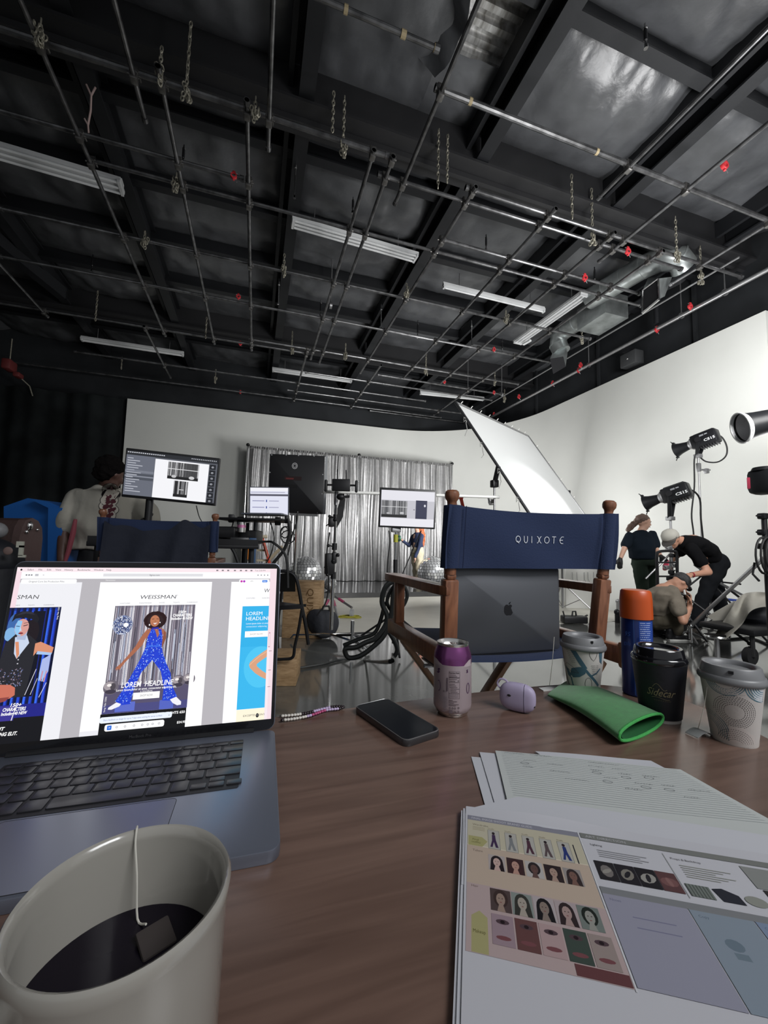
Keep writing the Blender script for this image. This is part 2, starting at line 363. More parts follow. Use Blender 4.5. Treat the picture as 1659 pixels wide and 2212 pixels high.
# ================================================================ GRID
GZ=4.95; r=.021
Ap=[(-3.65,6.7,8.25),(-2.1,8.0,10.4),(-1.8,3.1,8.25),(-1.15,1.4,3.95),(-.94,3.42,8.25),(-.25,3.45,8.28),(-.06,1.2,3.86),(.82,7.9,10.95),(.93,3.52,8.25),(1.13,3.52,8.4),(1.33,1.2,4.05),(2.08,3.55,8.55),(2.4,8.0,10.85),(3.08,3.5,8.45),(3.42,.9,3.25),(4.0,3.55,8.4),(4.22,1.0,4.02),(4.83,3.58,10.6),(5.56,1.6,4.05)]
Bp=[(2.62,-2.2,1.2),(2.87,1.28,5.6),(3.58,-6,1.1),(3.64,2.0,6.4),(3.8,1.05,5.45),(4.33,-2.5,-.3),(4.4,2.1,5.4),(4.62,-1.8,5.7),(5.7,-3.1,5.75),(6.72,-3.6,5.72),(8.12,-4.5,.8),(7.92,-.3,5.8),(8.6,2.5,5.75),(9.05,.9,5.8),(9.75,-3.8,4.2),(10.3,.6,5.55),(10.87,-5.4,5.2),(11.05,3.0,6.1)]
for i,(x,a,b) in enumerate(Ap):
    m=MB().cyl((x,a,GZ-.045),(x,b,GZ-.045),r,n=10)
    for y in (a+.02,b-.02): m.cyl((x,y-.02,GZ-.045),(x,y+.02,GZ-.045),r*1.35,n=10)
    nm='near' if a<3 else 'middle' if b<9 else 'far'
    tag(m.build('grid_pipe',M_pipe),f'{ORD[i]} pipe from the left of those pointing at the back wall, {nm}','pipe','lengthwise pipes of the ceiling grid')
for i,(y,a,b) in enumerate(Bp):
    m=MB().cyl((a,y,GZ),(b,y,GZ),r*(1.25 if i in(1,2) else 1),n=10)
    for x in (a+.02,b-.02): m.cyl((x-.02,y,GZ),(x+.02,y,GZ),r*1.5,n=10)
    if i==0:
        pass
    side='left part' if b<2 else 'right part' if a>1 else 'full width'
    tag(m.build('grid_pipe',M_pipe),f'{ORD[i]} crosswise ceiling grid pipe counted from the camera, {side} of the room','pipe','crosswise pipes of the ceiling grid')
M_tape=mat('cream_tape',h('#a89878'),.7)
for x,y,w_ in ((.9,2.62,.04),(.45,2.62,.03),(1.17,2.62,.03),(3.02,2.87,.03),(1.62,2.87,.03)):
    tag(MB().cyl((x-w_/2,y,GZ),(x+w_/2,y,GZ),.0285,n=10).build('tape_band',M_tape),f'cream tape band on a near crosswise pipe, {"left" if x<.5 else "centre" if x<1.1 else "where it ends" if x<1.3 else "after the first joint" if x<2 else "beside the swivel clamp"}','tape')
# couplers at the crossings
M_clamp=mat('clamp_steel',(.16,.155,.15),.4,.8,var=.3,vscale=30)
m=MB(); m.box((0,0,.022),(.06,.05,.05),b=.008); m.box((0,0,-.03),(.05,.06,.05),b=.008); m.cyl((-.045,0,-.0),(.045,0,-.0),.008,n=6); m.cyl((.03,-.03,.01),(.03,.05,.01),.007,n=6)
cme=m.build('pipe_coupler',M_clamp); n=0; first=True
for i,(x,a,b) in enumerate(Ap):
    q=0
    for j,(y,c,d) in enumerate(Bp):
        if a-.05<=y<=b+.05 and c-.05<=x<=d+.05:
            o=cme if first else cme.copy()
            if not first: COL.objects.link(o)
            first=False; o.location=(x,y,GZ-.02); o.scale=(1.15,1.15,1.15); q+=1
            tag(o,f'steel coupler, {ORD[q-1]} crossing along the {ORD[i]} lengthwise grid pipe from the left','clamp','pipe couplers of the ceiling grid')
# right wall pipe with hangers and red clamps
p0=(6.6,1.2,4.98);
m=MB().cyl((6.55,1.2,4.95),(6.55,10.9,4.95),.035,n=12).cyl((6.62,1.2,5.02),(6.62,10.9,5.0),.015,n=8)
tag(m.build('sprinkler_main_pipe',mat('bright_pipe',(.55,.55,.56),.3,.85)),'bright long pipe running along the top of the right wall','pipe')
m=MB().cyl((5.95,3.4,4.97),(5.93,10.8,4.97),.014,n=8); tag(m.build('conduit',M_steel),'thin grey conduit running beside the ducts toward the back','conduit')
for k,(x,y) in enumerate([(6.55,3.95),(6.55,6.55),(5.8,8.6),(4.83,8.6),(6.55,4.6),(1.0,6.3)]):
    z1=5.75; m=MB().cyl((x,y,4.97),(x,y,z1),.009,n=6).cyl((x-.02,y,4.95),(x+.02,y,4.95),.05,n=12)
    tag(m.build('hanger_rod',M_steel),['thin hanger rod on the right wall pipe nearest the camera','thin hanger rod on the right wall pipe midway','hanger rod over the far right crosswise pipe','hanger rod on the long pipe near the bounce frame','hanger rod beside the thick black drop','hanger rod over the paired pipes'][k],'rod')
def red_clamp(p,s,label,vert=False):
    t=thing('red_clamp',label,'clamp',p,0,'red grid clamps'); m=MB()
    m.lathe((0,0,0),[(.03,-.022),(.055,-.022),(.06,0),(.055,.022),(.03,.022),(.03,-.022)],12,(0,1,0))
    m.box((0,0,.06),(.05,.035,.05),b=.006); m.box((.0,0,-.06),(.03,.03,.04),b=.005)
    m.v=[tuple(V(v)*s) for v in m.v]; o=m.build('clamp_ring',M_red); o.parent=t
    m=MB().cyl((-.06*s,0,.055*s),(.06*s,0,.055*s),.008*s,n=6).cyl((.02*s,0,-.05*s),(.055*s,0,-.1*s),.006*s,n=6); o=m.build('bolt',M_steel); o.parent=t
rc=[(505,380,'floating alone high in the dark left ceiling'),(515,641,'in the left ceiling above the long tube light'),(519,742,'low in the left ceiling beside the end pipe'),(519,847,'just above the cream backdrop wall at left'),(1263,600,'on the middle right grid above the tube fixture'),(1491,662,'at the end of the pipe under the near duct outlet'),(1419,712,'on the wall pipe below the thick black drop'),(1250,800,'on the wall pipe right of the far duct outlet'),(1254,789,'on the crosswise pipe end over the wall pipe'),(1194,828,'on the wall pipe under the far duct outlet'),(1067,848,'on the far right grid over the bounce frame'),(960,825,'small one left of the far duct'),(1121,857,'last one on the far grid pipe to the right'),(1067,894,'on the wall pipe right of the bounce frame top'),(992,916,'left of the bounce frame top corner'),(986,935,'lowest, left of the bounce frame edge'),(1565,357,'small one on the upper right insulation'),(1356,543,'small on the pipe under the big duct'),(1067,755,'small on the crosswise pipe over the duct')]
for x,y,l in rc:
    p=onz(x,y,GZ)
    if x in(1419,1250,1194,1067) and (x,y)not in((1067,755),(1067,848)): p=onx(x,y,6.55)
    if x==986: p=ony(x,y,10.6)
    red_clamp(p,0.75 if x>1100 else .62,'red metal clamp '+l)
m=MB().cyl((6.55,4.75,4.98),(6.55,4.75,5.7),.05,n=12); p=onx(1419,700,6.55); m=MB().cyl(p,(p.x,p.y,5.75),.045,n=12)
tag(m.build('drop_pipe',M_beam),'thick black vertical drop pipe above a red clamp on the right wall','pipe')
# chains
M_chain=mat('galvanised_chain',(.36,.34,.28),.55,.6,var=.3,vscale=40)
def chain_mb(L,knot=True,rr=.0055):
    m=MB(); n=int(L/.046)
    for i in range(n):
        z=.046*i; a=(i%2)*PI/2+.3*math.sin(i); P=[]
        for k in range(8):
            t=2*PI*k/8; P.append((.012*math.cos(t)*math.cos(a),.012*math.cos(t)*math.sin(a),z+.032*math.sin(t)))
        m.tube(P,rr,5,closed=True)
    if knot:
        for j in range(16):
            c=V((random.uniform(-.03,.03),random.uniform(-.03,.03),random.uniform(-.09,.05))); P=[]; ax=random.uniform(0,PI)
            for k in range(9):
                t=2*PI*k/9; P.append(c+V((.016*math.cos(t)*math.cos(ax),.016*math.cos(t)*math.sin(ax),.026*math.sin(t))))
            m.tube(P,rr*1.1,5,closed=True)
    return m
protos={}
ch=[(345,160,60,1,'long one knotted on the second left pipe, rope below'),(402,197,150,1,'beside the long left chain'),(551,235,45,1,'short one at the pipe start right of the long left chains'),(86,70,50,1,'at the far upper left pipe start'),(718,280,100,0,'thin straight one left of the ceiling centre'),(741,315,125,1,'knotted one left of the ceiling centre'),(946,402,140,0,'left of the pair over the central grid corner'),(966,390,110,0,'right of the pair over the central grid corner'),(1236,468,90,0,'left of the pair under the big girder'),(1280,515,110,1,'right of the pair under the big girder'),(1462,550,80,1,'bundled on the near right grid pipe'),(1515,600,125,1,'longest one hanging past the near right grid'),(312,518,20,1,'bundle on the left grid pipe'),(613,585,35,1,'bundle left of the paired pipes'),(206,690,65,0,'short one in the dark left corner'),(444,728,45,0,'short one on the left beside the pipe end'),(630,756,40,1,'short knotted one at lower left grid'),(746,768,30,1,'short knotted one at lower middle grid'),(920,800,40,1,'over the far middle pipe'),(1093,685,20,1,'bundle on the mid right pipe'),(1069,825,30,1,'bundle left of the far duct outlet'),(1257,733,25,1,'bundle under the round duct'),(465,820,30,1,'small one above the backdrop wall'),(878,628,15,1,'bundle where the diagonal pipe meets the fourth crosswise pipe'),(1090,862,20,1,'small tangle by the bounce frame top'),(262,795,25,0,'tiny one by the backdrop corner'),(380,395,15,1,'small tangle on the left crosswise pipe')]
for x,y,lp,kn,l in ch:
    p=onz(x,y,GZ-.03); L=min(.85,lp/870*(p-CAM).dot(FW)*1.05); Lq=max(.14,round(L/.14)*.14); key=(Lq,kn)
    if key not in protos: protos[key]=chain_mb(Lq,kn).build('hanging_chain',M_chain); o=protos[key]
    else: o=protos[key].copy(); COL.objects.link(o)
    o.location=p; o.rotation_euler=(0,0,random.uniform(0,6)); tag(o,'tan metal chain, '+l,'chain','chains hanging from the ceiling')
# rope with red end hanging at far left
p=onz(190,270,4.7); m=MB().tube([p,p+V((.01,0,.14)),p+V((0,.01,.3)),p+V((.03,0,.38))],.008,6).tube([p+V((0,.01,.3)),p+V((-.04,0,.38))],.008,6).tube([p,p+V((-.03,0,.05))],.007,6).tube([p,p+V((.01,0,-.07))],.007,6)
tag(m.build('tie_rope',mat('pink_rope',(.45,.33,.31),.9)),'pale pinkish tie rope with a red knot hanging at upper left','rope')
# short rod hangers with black turnbuckles
for k,(x,y0,y1) in enumerate([(1395,45,100),(198,548,582),(1050,505,538),(902,690,728),(762,424,458),(692,646,680),(1285,575,612),(395,310,350),(1085,730,760),(636,336,425),(601,600,655),(823,655,705),(1019,690,745)]):
    p=onz(x,y1,5.05); L=max(.15,(y1-y0)/870*(p-CAM).dot(FW)); t=thing('hanger_turnbuckle','small black hanger with bright ends, '+['highest at the upper right','at far left above the crosswise pipe','over the right pipes beside the centre beam','above the far middle grid','left of the paired pipes','on the lower left of the centre','over the red clamp at right','beside the long left pipe','by the far right pipes','bright thin one on the left centre beam','second bright thin one on the left centre beam','thin one at the middle diagonal','thin one on the far centre beam'][k],'hanger',p,0,'cable hangers under the ceiling')
    o=MB().cyl((0,0,L*.25),(0,0,L*.75),.014 if k<9 else .008,n=8).build('sleeve',M_blk if k<9 else M_chrome); o.parent=t
    o=MB().cyl((0,0,0),(0,0,L*.25),.008,n=6).cyl((0,0,-.02),(0,0,.01),.016,n=8).build('rod_end',M_chrome); o.parent=t
    o=MB().cyl((0,0,L*.75),(0,0,L),.008,n=6).cyl((0,0,L*.75),(0,0,L*.8),.016,n=8).build('rod_end',M_chrome); o.parent=t
# tube lights (switched off, lit by the room)
M_tl=mat('fixture_white',(.75,.76,.77),.45); M_tube=mat('glass_tube',(.85,.86,.87),.25)
def tubelight(a,b,z,nt_,label,wd=.1):
    a=V((a[0],a[1],z));b=V((b[0],b[1],z)); t=thing('tube_light',label,'light fixture',(a+b)/2,0,'fluorescent tube fixtures'); M=MB().beam(a,b,wd,.04).beam(a+V((0,0,.03)),b+V((0,0,.03)),wd*.5,.05)
    M.build('housing',M_tl,t); d=(b-a).normalized(); s=d.cross(V((0,0,1)))
    for i in range(nt_):
        o=s*((i-(nt_-1)/2)*wd*.38); MB().cyl(a+o-V((0,0,.04))+d*.04,b+o-V((0,0,.04))-d*.04,.014,n=8).build('tube',M_tube,t)
    for e in(a+d*.02,b-d*.02): MB().beam(e-s*wd*.5-V((0,0,.03)),e+s*wd*.5-V((0,0,.03)),.03,.04).build('end_cap',M_tl,t)
    for e in (a+d*.3,b-d*.3): MB().cyl(e,e+V((0,0,.28)),.006,n=6).build('hanging_wire',M_steel,t)
z5=5.34
fl=[((0,325),(265,402),3,'tube light at far upper left running out of the picture',.22),((630,477),(900,555),3,'tube light in the middle under the centre beam',.16),((175,731),(397,765),2,'tube light lowest at left above the dark wall',.1),((588,798),(760,823),2,'tube light left of centre near the back wall',.1),((907,848),(1045,862),2,'tube light beside the bounce frame top',.1),((957,616),(1176,670),1,'slim tube light over the right grid',.06),((1265,633),(1117,739),3,'tube light pointing at the back wall beside the ducts',.2)]
for p,q,n,l,wd in fl:
    a=onz(*p,z5);b=onz(*q,z5)
    if n==3 and p[0]==0: a=a+(a-b)*.4
    tubelight(a,b,z5,n,'white '+l,wd)
m=MB(); a=onz(1130,744,GZ-.02); b=onz(1146,735,GZ-.02); m.beam(a,b,.05,.03); tag(m.build('white_tape_strip',M_tl),'short white strip on the lengthwise pipe beside the long tube light','strip')
# ducts
M_duct=mat('galvanised_duct',(.42,.45,.45),.38,.75,var=.25,vscale=6,bump=.03,bscale=8)
M_grille=mat('duct_grille',(.05,.05,.055),.5,.5)
def duct_run(P,r,t,name='round_duct'):
    m=MB().tube(P,r,20)
    for i in range(1,len(P)-1):
        d=(V(P[i+1])-V(P[i-1])).normalized(); m.cyl(V(P[i])-d*.012,V(P[i])+d*.012,r*1.03,n=20)
    return m.build(name,M_duct,t)
t=thing('air_duct','galvanised round duct with grille box, nearer one over the right wall','duct',(5.5,4.4,5.1))
duct_run([(5.28,5.25,5.35),(5.33,4.95,5.35),(5.38,4.65,5.35),(5.42,4.35,5.35),(5.5,4.1,5.33),(5.65,3.98,5.28),(5.78,4.0,5.2)],.17,t)
m=MB(); 
def flare(c,ax,w0,w1,h0,h1,L):
    pass
a=onz(1385,612,5.2)
B0=[V(dep(1388,628,5.9)),V(dep(1422,602,5.6)),V(dep(1424,646,5.6)),V(dep(1388,676,5.9))]
B1=[V(dep(1400,600,6.3)),V(dep(1452,598,6.0)),V(dep(1436,640,6.0)),V(dep(1404,640,6.3))]
m.add(B0+B1,[(0,1,5,4),(1,2,6,5),(2,3,7,6),(3,0,4,7),(4,5,6,7)]); m.build('outlet_box',M_duct,t)
m=MB()
for k in range(12):
    f=k/12; a0=B0[0].lerp(B0[3],f); a1=B0[1].lerp(B0[2],f); b0=B0[0].lerp(B0[3],f+.045); b1=B0[1].lerp(B0[2],f+.045); m.add([a0,a1,b1,b0],[(0,1,2,3)])
m.add([p+V((.03,.05,.0)) for p in B0],[(0,1,2,3)]); m.build('grille',M_grille,t)
m=MB(); 
for i in range(4): m.tube([B0[i],B0[(i+1)%4]],.012,6)
m.tube([B0[3],B0[2]],.02,6); m.build('outlet_rim',M_chrome,t)
t=thing('air_duct','galvanised round duct with square box and downturned outlet, farther one','duct',(5.8,6.2,5.0))
Q=[dep(1275,680,7.3),dep(1245,697,7.6),dep(1222,712,7.85),dep(1207,728,8.0),dep(1206,745,8.0),dep(1213,760,7.95)]
duct_run(Q,.165,t)
c=dep(1300,678,7.15); m=MB().box(c,(.50,.62,.40)); m.build('plenum_box',M_duct,t)
m=MB(); c0=Q[-1]; F0=[dep(1200,748,8.05),dep(1224,745,7.9),dep(1226,762,7.95),dep(1204,768,8.1)]; F1=[dep(1188,775,7.9),dep(1217,770,7.7),dep(1222,792,7.75),dep(1195,808,7.95)]
m.add([V(p) for p in F0+F1],[(0,1,5,4),(1,2,6,5),(2,3,7,6),(3,0,4,7)]); m.build('outlet_hood',M_duct,t); MB().add([V(p)for p in F1],[(0,1,2,3)]).build('grille',M_grille,t)
# wall speaker
p=onx(1375,779,6.86); t=thing('wall_speaker','small grey speaker box mounted on the black right wall above the white wall','speaker',p)
MB().box(p+V((-.12,0,.0)),(.22,.34,.26),b=.02).build('cabinet',mat('speaker_grey',(.05,.052,.055),.5),t); MB().box(p+V((-.2,0,.16)),(.2,.12,.06)).build('bracket',M_blk,t); MB().ell(p+V((-.235,0,0)),(.012,.02,.02)).build('badge',M_chrome,t)
# grip rigging at far left
p=onz(20,790,4.7); t=thing('hoist_motor','dark red grip hoist hanging at the far left edge of the ceiling','hoist',p); MB().box(p,(.16,.3,.22),b=.03).box(p+V((.1,.15,-.14)),(.12,.2,.1),b=.02).build('motor_body',mat('dim_red',(.16,.03,.03),.5),t); MB().cyl(p+V((0,0,.1)),p+V((0,0,.6)),.012).tube([p+V((.1,.2,-.15)),p+V((.25,.3,-.3)),p+V((.3,.35,-.5))],.012,6).build('hook_chain',M_chain,t)
# ================================================================ TABLE
TZ=.75
def wood(name,c1,c2,rough=.35,sc=(1.5,22,22),coat=.1):
    m=bpy.data.materials.new(name); m.use_nodes=True; nt=m.node_tree;N=nt.nodes;L=nt.links;b=N['Principled BSDF']
    tc=N.new('ShaderNodeTexCoord');mp=N.new('ShaderNodeMapping');mp.inputs['Scale'].default_value=sc;L.new(tc.outputs['Object'],mp.inputs[0])
    n=N.new('ShaderNodeTexNoise');n.inputs['Scale'].default_value=4;n.inputs['Detail'].default_value=8;n.inputs['Distortion'].default_value=.6;L.new(mp.outputs[0],n.inputs[0])
    r=N.new('ShaderNodeValToRGB');r.color_ramp.elements[0].position=.3;r.color_ramp.elements[0].color=c1+(1,);r.color_ramp.elements[1].position=.7;r.color_ramp.elements[1].color=c2+(1,);L.new(n.outputs[0],r.inputs[0]);L.new(r.outputs[0],b.inputs['Base Color'])
    b.inputs['Roughness'].default_value=rough; b.inputs['Coat Weight'].default_value=coat; b.inputs['Coat Roughness'].default_value=.2
    return m
M_table=wood('table_laminate',h('#5d483f'),h('#765e53'),.3,(1.2,16,16),.15)
out=[(-1.3,.735),(-.6,.73),(0,.722),(.18,.728),(.43,.742),(.60,.742),(.70,.728),(.77,.69),(.812,.63),(.82,.57),(.80,.48),(.775,.38),(.76,.1),(.76,-.5),(-1.3,-.5)]
t=thing('meeting_table','dark brown wood laminate table in the foreground carrying laptop, cups and papers','table',(0,.2,0))
def smooth(P,n=6):
    R=[]
    for i in range(len(P)-1):
        p0=P[max(i-1,0)];p1=P[i];p2=P[i+1];p3=P[min(i+2,len(P)-1)]
        for k in range(n):
            s=k/n; R.append(tuple(.5*((2*p1[j])+(-p0[j]+p2[j])*s+(2*p0[j]-5*p1[j]+4*p2[j]-p3[j])*s*s+(-p0[j]+3*p1[j]-3*p2[j]+p3[j])*s**3) for j in range(len(p1))))
    return R+[P[-1]]
o2=out[:1]+smooth(out[1:13],5)+out[13:]
MB().prism(o2[::-1],(0,0,TZ-.032),(1,0,0),(0,1,0),(0,0,.032),.002).build('tabletop',M_table,t)
for x,y in((-1.1,.5),(.6,.5),(-1.1,-.3),(.55,-.3)): MB().box((x,y,.36),(.05,.05,.715),b=.006).build('leg',M_blk,t)
# ---------------- laptop in front
LA=-.0225; LT=.1575; e=V((math.cos(LA),math.sin(LA),0)); fd=V((math.sin(LA),-math.cos(LA),0)); up=V((0,0,1))*math.cos(LT)-fd*math.sin(LT); nr=e.cross(up).normalized()
if nr.dot(fd)<0: nr=-nr
H=V((.0412,.6493,.7616)); OL=H-e*.36
M_alu=mat('space_grey_aluminium',h('#7d8290'),.38,.65); M_key=mat('key_black',(.018,.018,.022),.38); M_glass=mat('screen_glass',(.006,.006,.008),.08,spec=.6)
t=thing('laptop','open grey laptop at the left of the table showing web page designs','laptop',OL+e*.18+fd*.12-V((0,0,.0116)))
MB().prism(rrect(0,0,.36,.248,.012),OL+V((0,0,-.0116)),e,fd,V((0,0,.0116)),.0012).build('base',M_alu,t)
MB().prism(rrect(0,0,.36,.249,.011),OL-nr*.0052,e,up,nr*.0042,.0008).build('lid',M_alu,t); lido=bpy.data.objects['lid']
MB().prism(rrect(.0012,.0012,.3576,.2466,.010),OL-nr*.001,e,up,nr*.0012).build('bezel',M_glass,lido)
MB().tube([OL+e*.03+V((0,0,.001)),OL+e*.33+V((0,0,.001))],.0045,10).build('hinge',M_blk,t)
Az=Art(OL-e*0+nr*.0003,e*.001,up*.001,nr,3e-6); 
Az.text('MacBook Pro',180,7.2,3.6,(.05,.05,.055),al='c'); Az.build('model_lettering',attrmat('dim_print'),lido)
# keyboard
z0=.0004
MB().prism(rrect(.0405,.0245,.2765,.1165,.003),OL+V((0,0,z0-.0002)),e,fd,V((0,0,.0003))).build('keyboard',mat('key_well',(.01,.01,.012),.6),t); kbd=bpy.data.objects['keyboard']
KX1=.36-.043; KX0=KX1-.272; KW=.272; rows=[(.0265,.0098,[1]*14,None),(.0385,.0165,[1]*13+[1.55],None),(.0575,.0165,[1.55]+[1]*13,None),(.0765,.0165,[1.8]+[1]*11+[1.8],None),(.0955,.0165,[2.35]+[1]*10+[2.35],None),(.1145,.0195,[1,1,1,1.25,5.2,1.25,1],3)]
kc={}
for y0,hh,ws,arrow in rows:
    tot=KW if not arrow else KW-3*.0193+.0028; gap=.0028; u=(tot-gap*(len(ws)-1))/sum(ws); x=KX0
    for wi in ws:
        w_=u*wi; key=(round(w_,5),hh)
        if key not in kc:
            kc[key]=MB().prism(rrect(0,0,w_,hh,.0018),(0,0,0),e,fd,(0,0,.0013),.0003).build('key',M_key,kbd); o=kc[key]
        else: o=kc[key].copy(); COL.objects.link(o)
        o.matrix_basis=Matrix.Translation(OL+e*x+fd*y0+V((0,0,z0))); x+=w_+gap
    if arrow:
        for i,(dy,h2) in enumerate([(.010,.0095),(0,.0092),(.010,.0095),(.0101,.0094)]):
            xx=x+(.0193*(0 if i==0 else 1 if i in(1,3) else 2)); o=MB().prism(rrect(0,0,.0165,h2,.0015),(0,0,0),e,fd,(0,0,.0013),.0003).build('key',M_key,kbd); o.matrix_basis=Matrix.Translation(OL+e*xx+fd*(y0+dy)+V((0,0,z0)))
MB().prism(rrect(.0975,.1445,.157,.1,.005),OL+V((0,0,-.0001)),e,fd,V((0,0,.0004))).build('trackpad',mat('trackpad_grey',h('#7a7e8b'),.3,.5),t)
MB().tube([OL+e*(.0975+a)+fd*(.1445+b)+V((0,0,.0002)) for a,b in rrect(0,0,.157,.1,.005)],.00035,4,closed=True).build('trackpad_groove',M_blk,t)
# ---- the picture on its screen (millimetres on the lid plane)
A=Art(OL+nr*.0004,e*.001,up*.001,nr,2.5e-6); A.clip=(4,15,354,240)
R=A.rect
R(4,15,350,225,'#f2d9e2'); R(4,234,350,6,'#f6e4ea')
R(10,224,334,10,'#f8f8fb'); R(10,15,336,209,'#b6b3b8')
for i,x in enumerate((16,19,22)): A.ell(x,229.3,1.1,1.1,'#8c8c90',up=i==0)
R(26,227.8,4,3,'#c0c0c6'); A.text('<',35,228,2.6,'#888888')
R(109,227.4,134,4,'#dcdce0'); A.text('figma.com',176,228.2,2.4,'#555555',al='c')
for x in(325,330,335,340): A.ell(x,229.5,1,1,'#8a8a90',up=False,n=8)
for x,s in((16,'Safari'),(29,'File'),(39,'Edit'),(49,'View'),(60,'History'),(76,'Bookmarks'),(96,'Window'),(112,'Help')): A.text(s,x,235.6,2.5,'#333338',up=x==16)
A.ell(9,236.6,1.2,1.3,'#222222')
for x in(262,270,278,288,297,305,313): R(x,235.8,3,2,'#7a7078',up=False)
A.text('Tue 2:30 PM',320,235.8,2.3,'#555555'); A.text('Newsletter',113,221,2,'#eeeeee')
# page one (left)
R(10,15,74,204,'#ececf1'); R(11,217,66,6.5,'#f8f8fa',r=2); A.text('Original Core Set Production Files',20,219.2,2.2,'#666666',w=42)
A.text('SMAN',10,196.5,5.6,'#444448',w=25,shear=.12); 
for x,s in((10,'NEW'),(24,'TIGHTS'),(42,'CLEARANCE')): A.text(s,x,187.3,1.6,'#888888',up=x==10)
R(4,15,59.5,170,'#0c1440')
for i in range(26):
    x=5+i*2.25; R(x,60,1.2+1.4*((i*7)%3)/2,124,['#1a2fa8','#2a50e0','#0a1240','#12208a','#3a70ff','#050a20'][(i*5)%6],up=False)
R(32,70,14,110,'#06081a'); R(4,15,59.5,32,'#0d0d14'); R(4,45,59.5,16,'#1f2184'); R(10,42,20,18,'#3a3290')
A.ell(12,160,7,17,'#3b66a8'); A.ell(10,150,7,9,'#7fb0dd'); A.ell(33,152,9,17,'#191018')
A.poly([(6,138),(16,150),(30,150),(43,138),(41,112),(38,70),(5,70),(4,118)],'#23232a')
A.poly([(40,137),(46,139),(62,131),(61,124),(44,127),(40,121)],'#d79070'); A.poly([(44,127),(61,124),(60,121),(43,123)],'#a8c4ea')
A.poly([(16,146),(29,148),(33,138),(22,118),(18,125)],'#c8d4ea'); A.poly([(17,140),(22,118),(24,124),(21,140)],'#d98f6c'); A.poly([(18,156),(29,156),(28,142),(18,143)],'#a9b8d6')
A.ell(21.5,158.5,8,11.5,'#d49a92'); A.poly([(14,161),(16,168),(21,167),(20,152),(22,147.5),(17,149),(14,155)],'#8fc4ee')
A.line([(15,160.5),(19,160)],.9,'#2a3c60'); A.line([(23,160.5),(28,162)],1,'#3a2026'); A.line([(23,164),(29,165)],.6,'#3a2026'); A.ell(21.5,151,2.8,1.2,'#8a3038'); A.poly([(20,160),(22,154),(19,154)],'#b9d6ee')
A.poly([(9,166),(13,170.5),(22,171.5),(31,169.5),(38,164),(40,169),(36,176),(28,180),(18,180),(11,176)],'#17171f'); A.poly([(12,174),(20,179.5),(30,179),(34,175),(24,177)],'#2a2a38')
for z in(122,117,112): A.ell(24,z,.9,.8,'#c8c8d0',n=8)
rr=random.Random(3)
for i in range(90): A.ell(rr.uniform(5,32),rr.uniform(84,106),1.1,.5,rr.choice(['#7f8bb8','#5a4a58','#a89aa8','#2c3c70','#4a3a48']),rot=rr.uniform(0,3),n=5,up=i==0)
A.poly([(51,116),(60,122),(60,100),(56,92),(52,90),(50,98)],'#a9b7e6')
for k in range(4): A.line([(51.5+k*2.2,101),(51+k*1.9,89-k*.6)],1.5,'#c792a6' if k%2 else '#9fc4f0')
A.line([(46,104),(38,72)],.7,'#d8d8e8'); A.line([(49,92),(44,72)],.6,'#d8d8e8'); A.line([(60,86),(54,68)],.7,'#d8d8e8'); A.line([(31,60),(28,42)],1,'#e8e8ee')
A.poly([(4,87),(20,86),(26,82),(27,73),(22,69),(4,66)],'#c9705c'); A.poly([(4,70),(22,71),(18,66),(4,63)],'#8e4440')
A.text('150+',30.5,58.6,4.4,'#ffffff',al='c',off=.025,shear=.2); A.text('CHARACTERS',29.5,53.6,4.2,'#ffffff',w=25,al='c',off=.03,shear=.2); A.text('Including 40 NEW',30,48.8,3.8,'#ffffff',w=28,al='c',off=.03,shear=.2)
A.text('DOLOR SIT',23,31,4.2,'#ffffff',al='r',off=.03,shear=.25); A.text('ADIPISCING ELIT.',37,24.5,4.2,'#ffffff',al='r',w=38,off=.03,shear=.25)
A.text('Song Title 13202',61.5,168,1.9,'#ffffff',rot=PI/2)
# page two (centre)
R(106.6,15,150.6,204,'#fdfdff'); R(106.6,15,129,6,'#e8e8ee'); A.text('WEISSMAN',184.6,194.4,5.6,'#3c3c42',w=48,al='c',shear=.14); A.text("'",209.5,196,4,'#3c3c42')
for x,s in((135,'COSTUMES'),(160,'DANCEWEAR'),(186,'SHOES'),(205,'TIGHTS'),(224,'CLEARANCE')): A.text(s,x,187.6,1.9,'#8a8a8e',up=x==135)
R(129.6,40.5,106.5,144.5,'#6f6a78'); 
for i in range(80):
    x=129.6+i*1.33; R(x,74,.5+.9*rr.random(),111,rr.choice(['#a79ca4','#d8d4dc','#4b4652','#8b7f8a','#efedf2','#3a3540','#9aa4bc','#756a78','#c0bac4']),up=False)
for i in range(40): R(130+rr.random()*104,rr.uniform(76,120),.6,rr.uniform(30,60),rr.choice(['#e8eaf4','#2e2a34','#b7c4dc']),up=i==0)
R(129.6,40.5,106.5,36,'#56506c'); R(129.6,40.5,106.5,11,'#4a4a80'); R(145,42,24,12,'#5c6cc8'); R(200,41,18,12,'#5464c0')
def sball(x,y,r_):
    A.ell(x,y,r_,r_,'#6c6570',n=24); A.ell(x-r_*.2,y+r_*.2,r_*.75,r_*.6,'#a49ba0'); A.ell(x+r_*.25,y+r_*.1,r_*.35,r_*.5,'#4c464e'); A.ell(x-r_*.25,y+r_*.3,r_*.3,r_*.2,'#efe9e6'); A.ell(x,y-r_*.6,r_*.7,r_*.3,'#3d3746')
sball(137,74.5,9.5); sball(222,77,8.5); sball(236,79,8)
R(236.1,60,6,40,'#fdfdff')
A.ell(142,158,12.6,13.6,'#5a6488',n=28); A.line([(142,171),(142,185)],.4,'#d8d8d8')
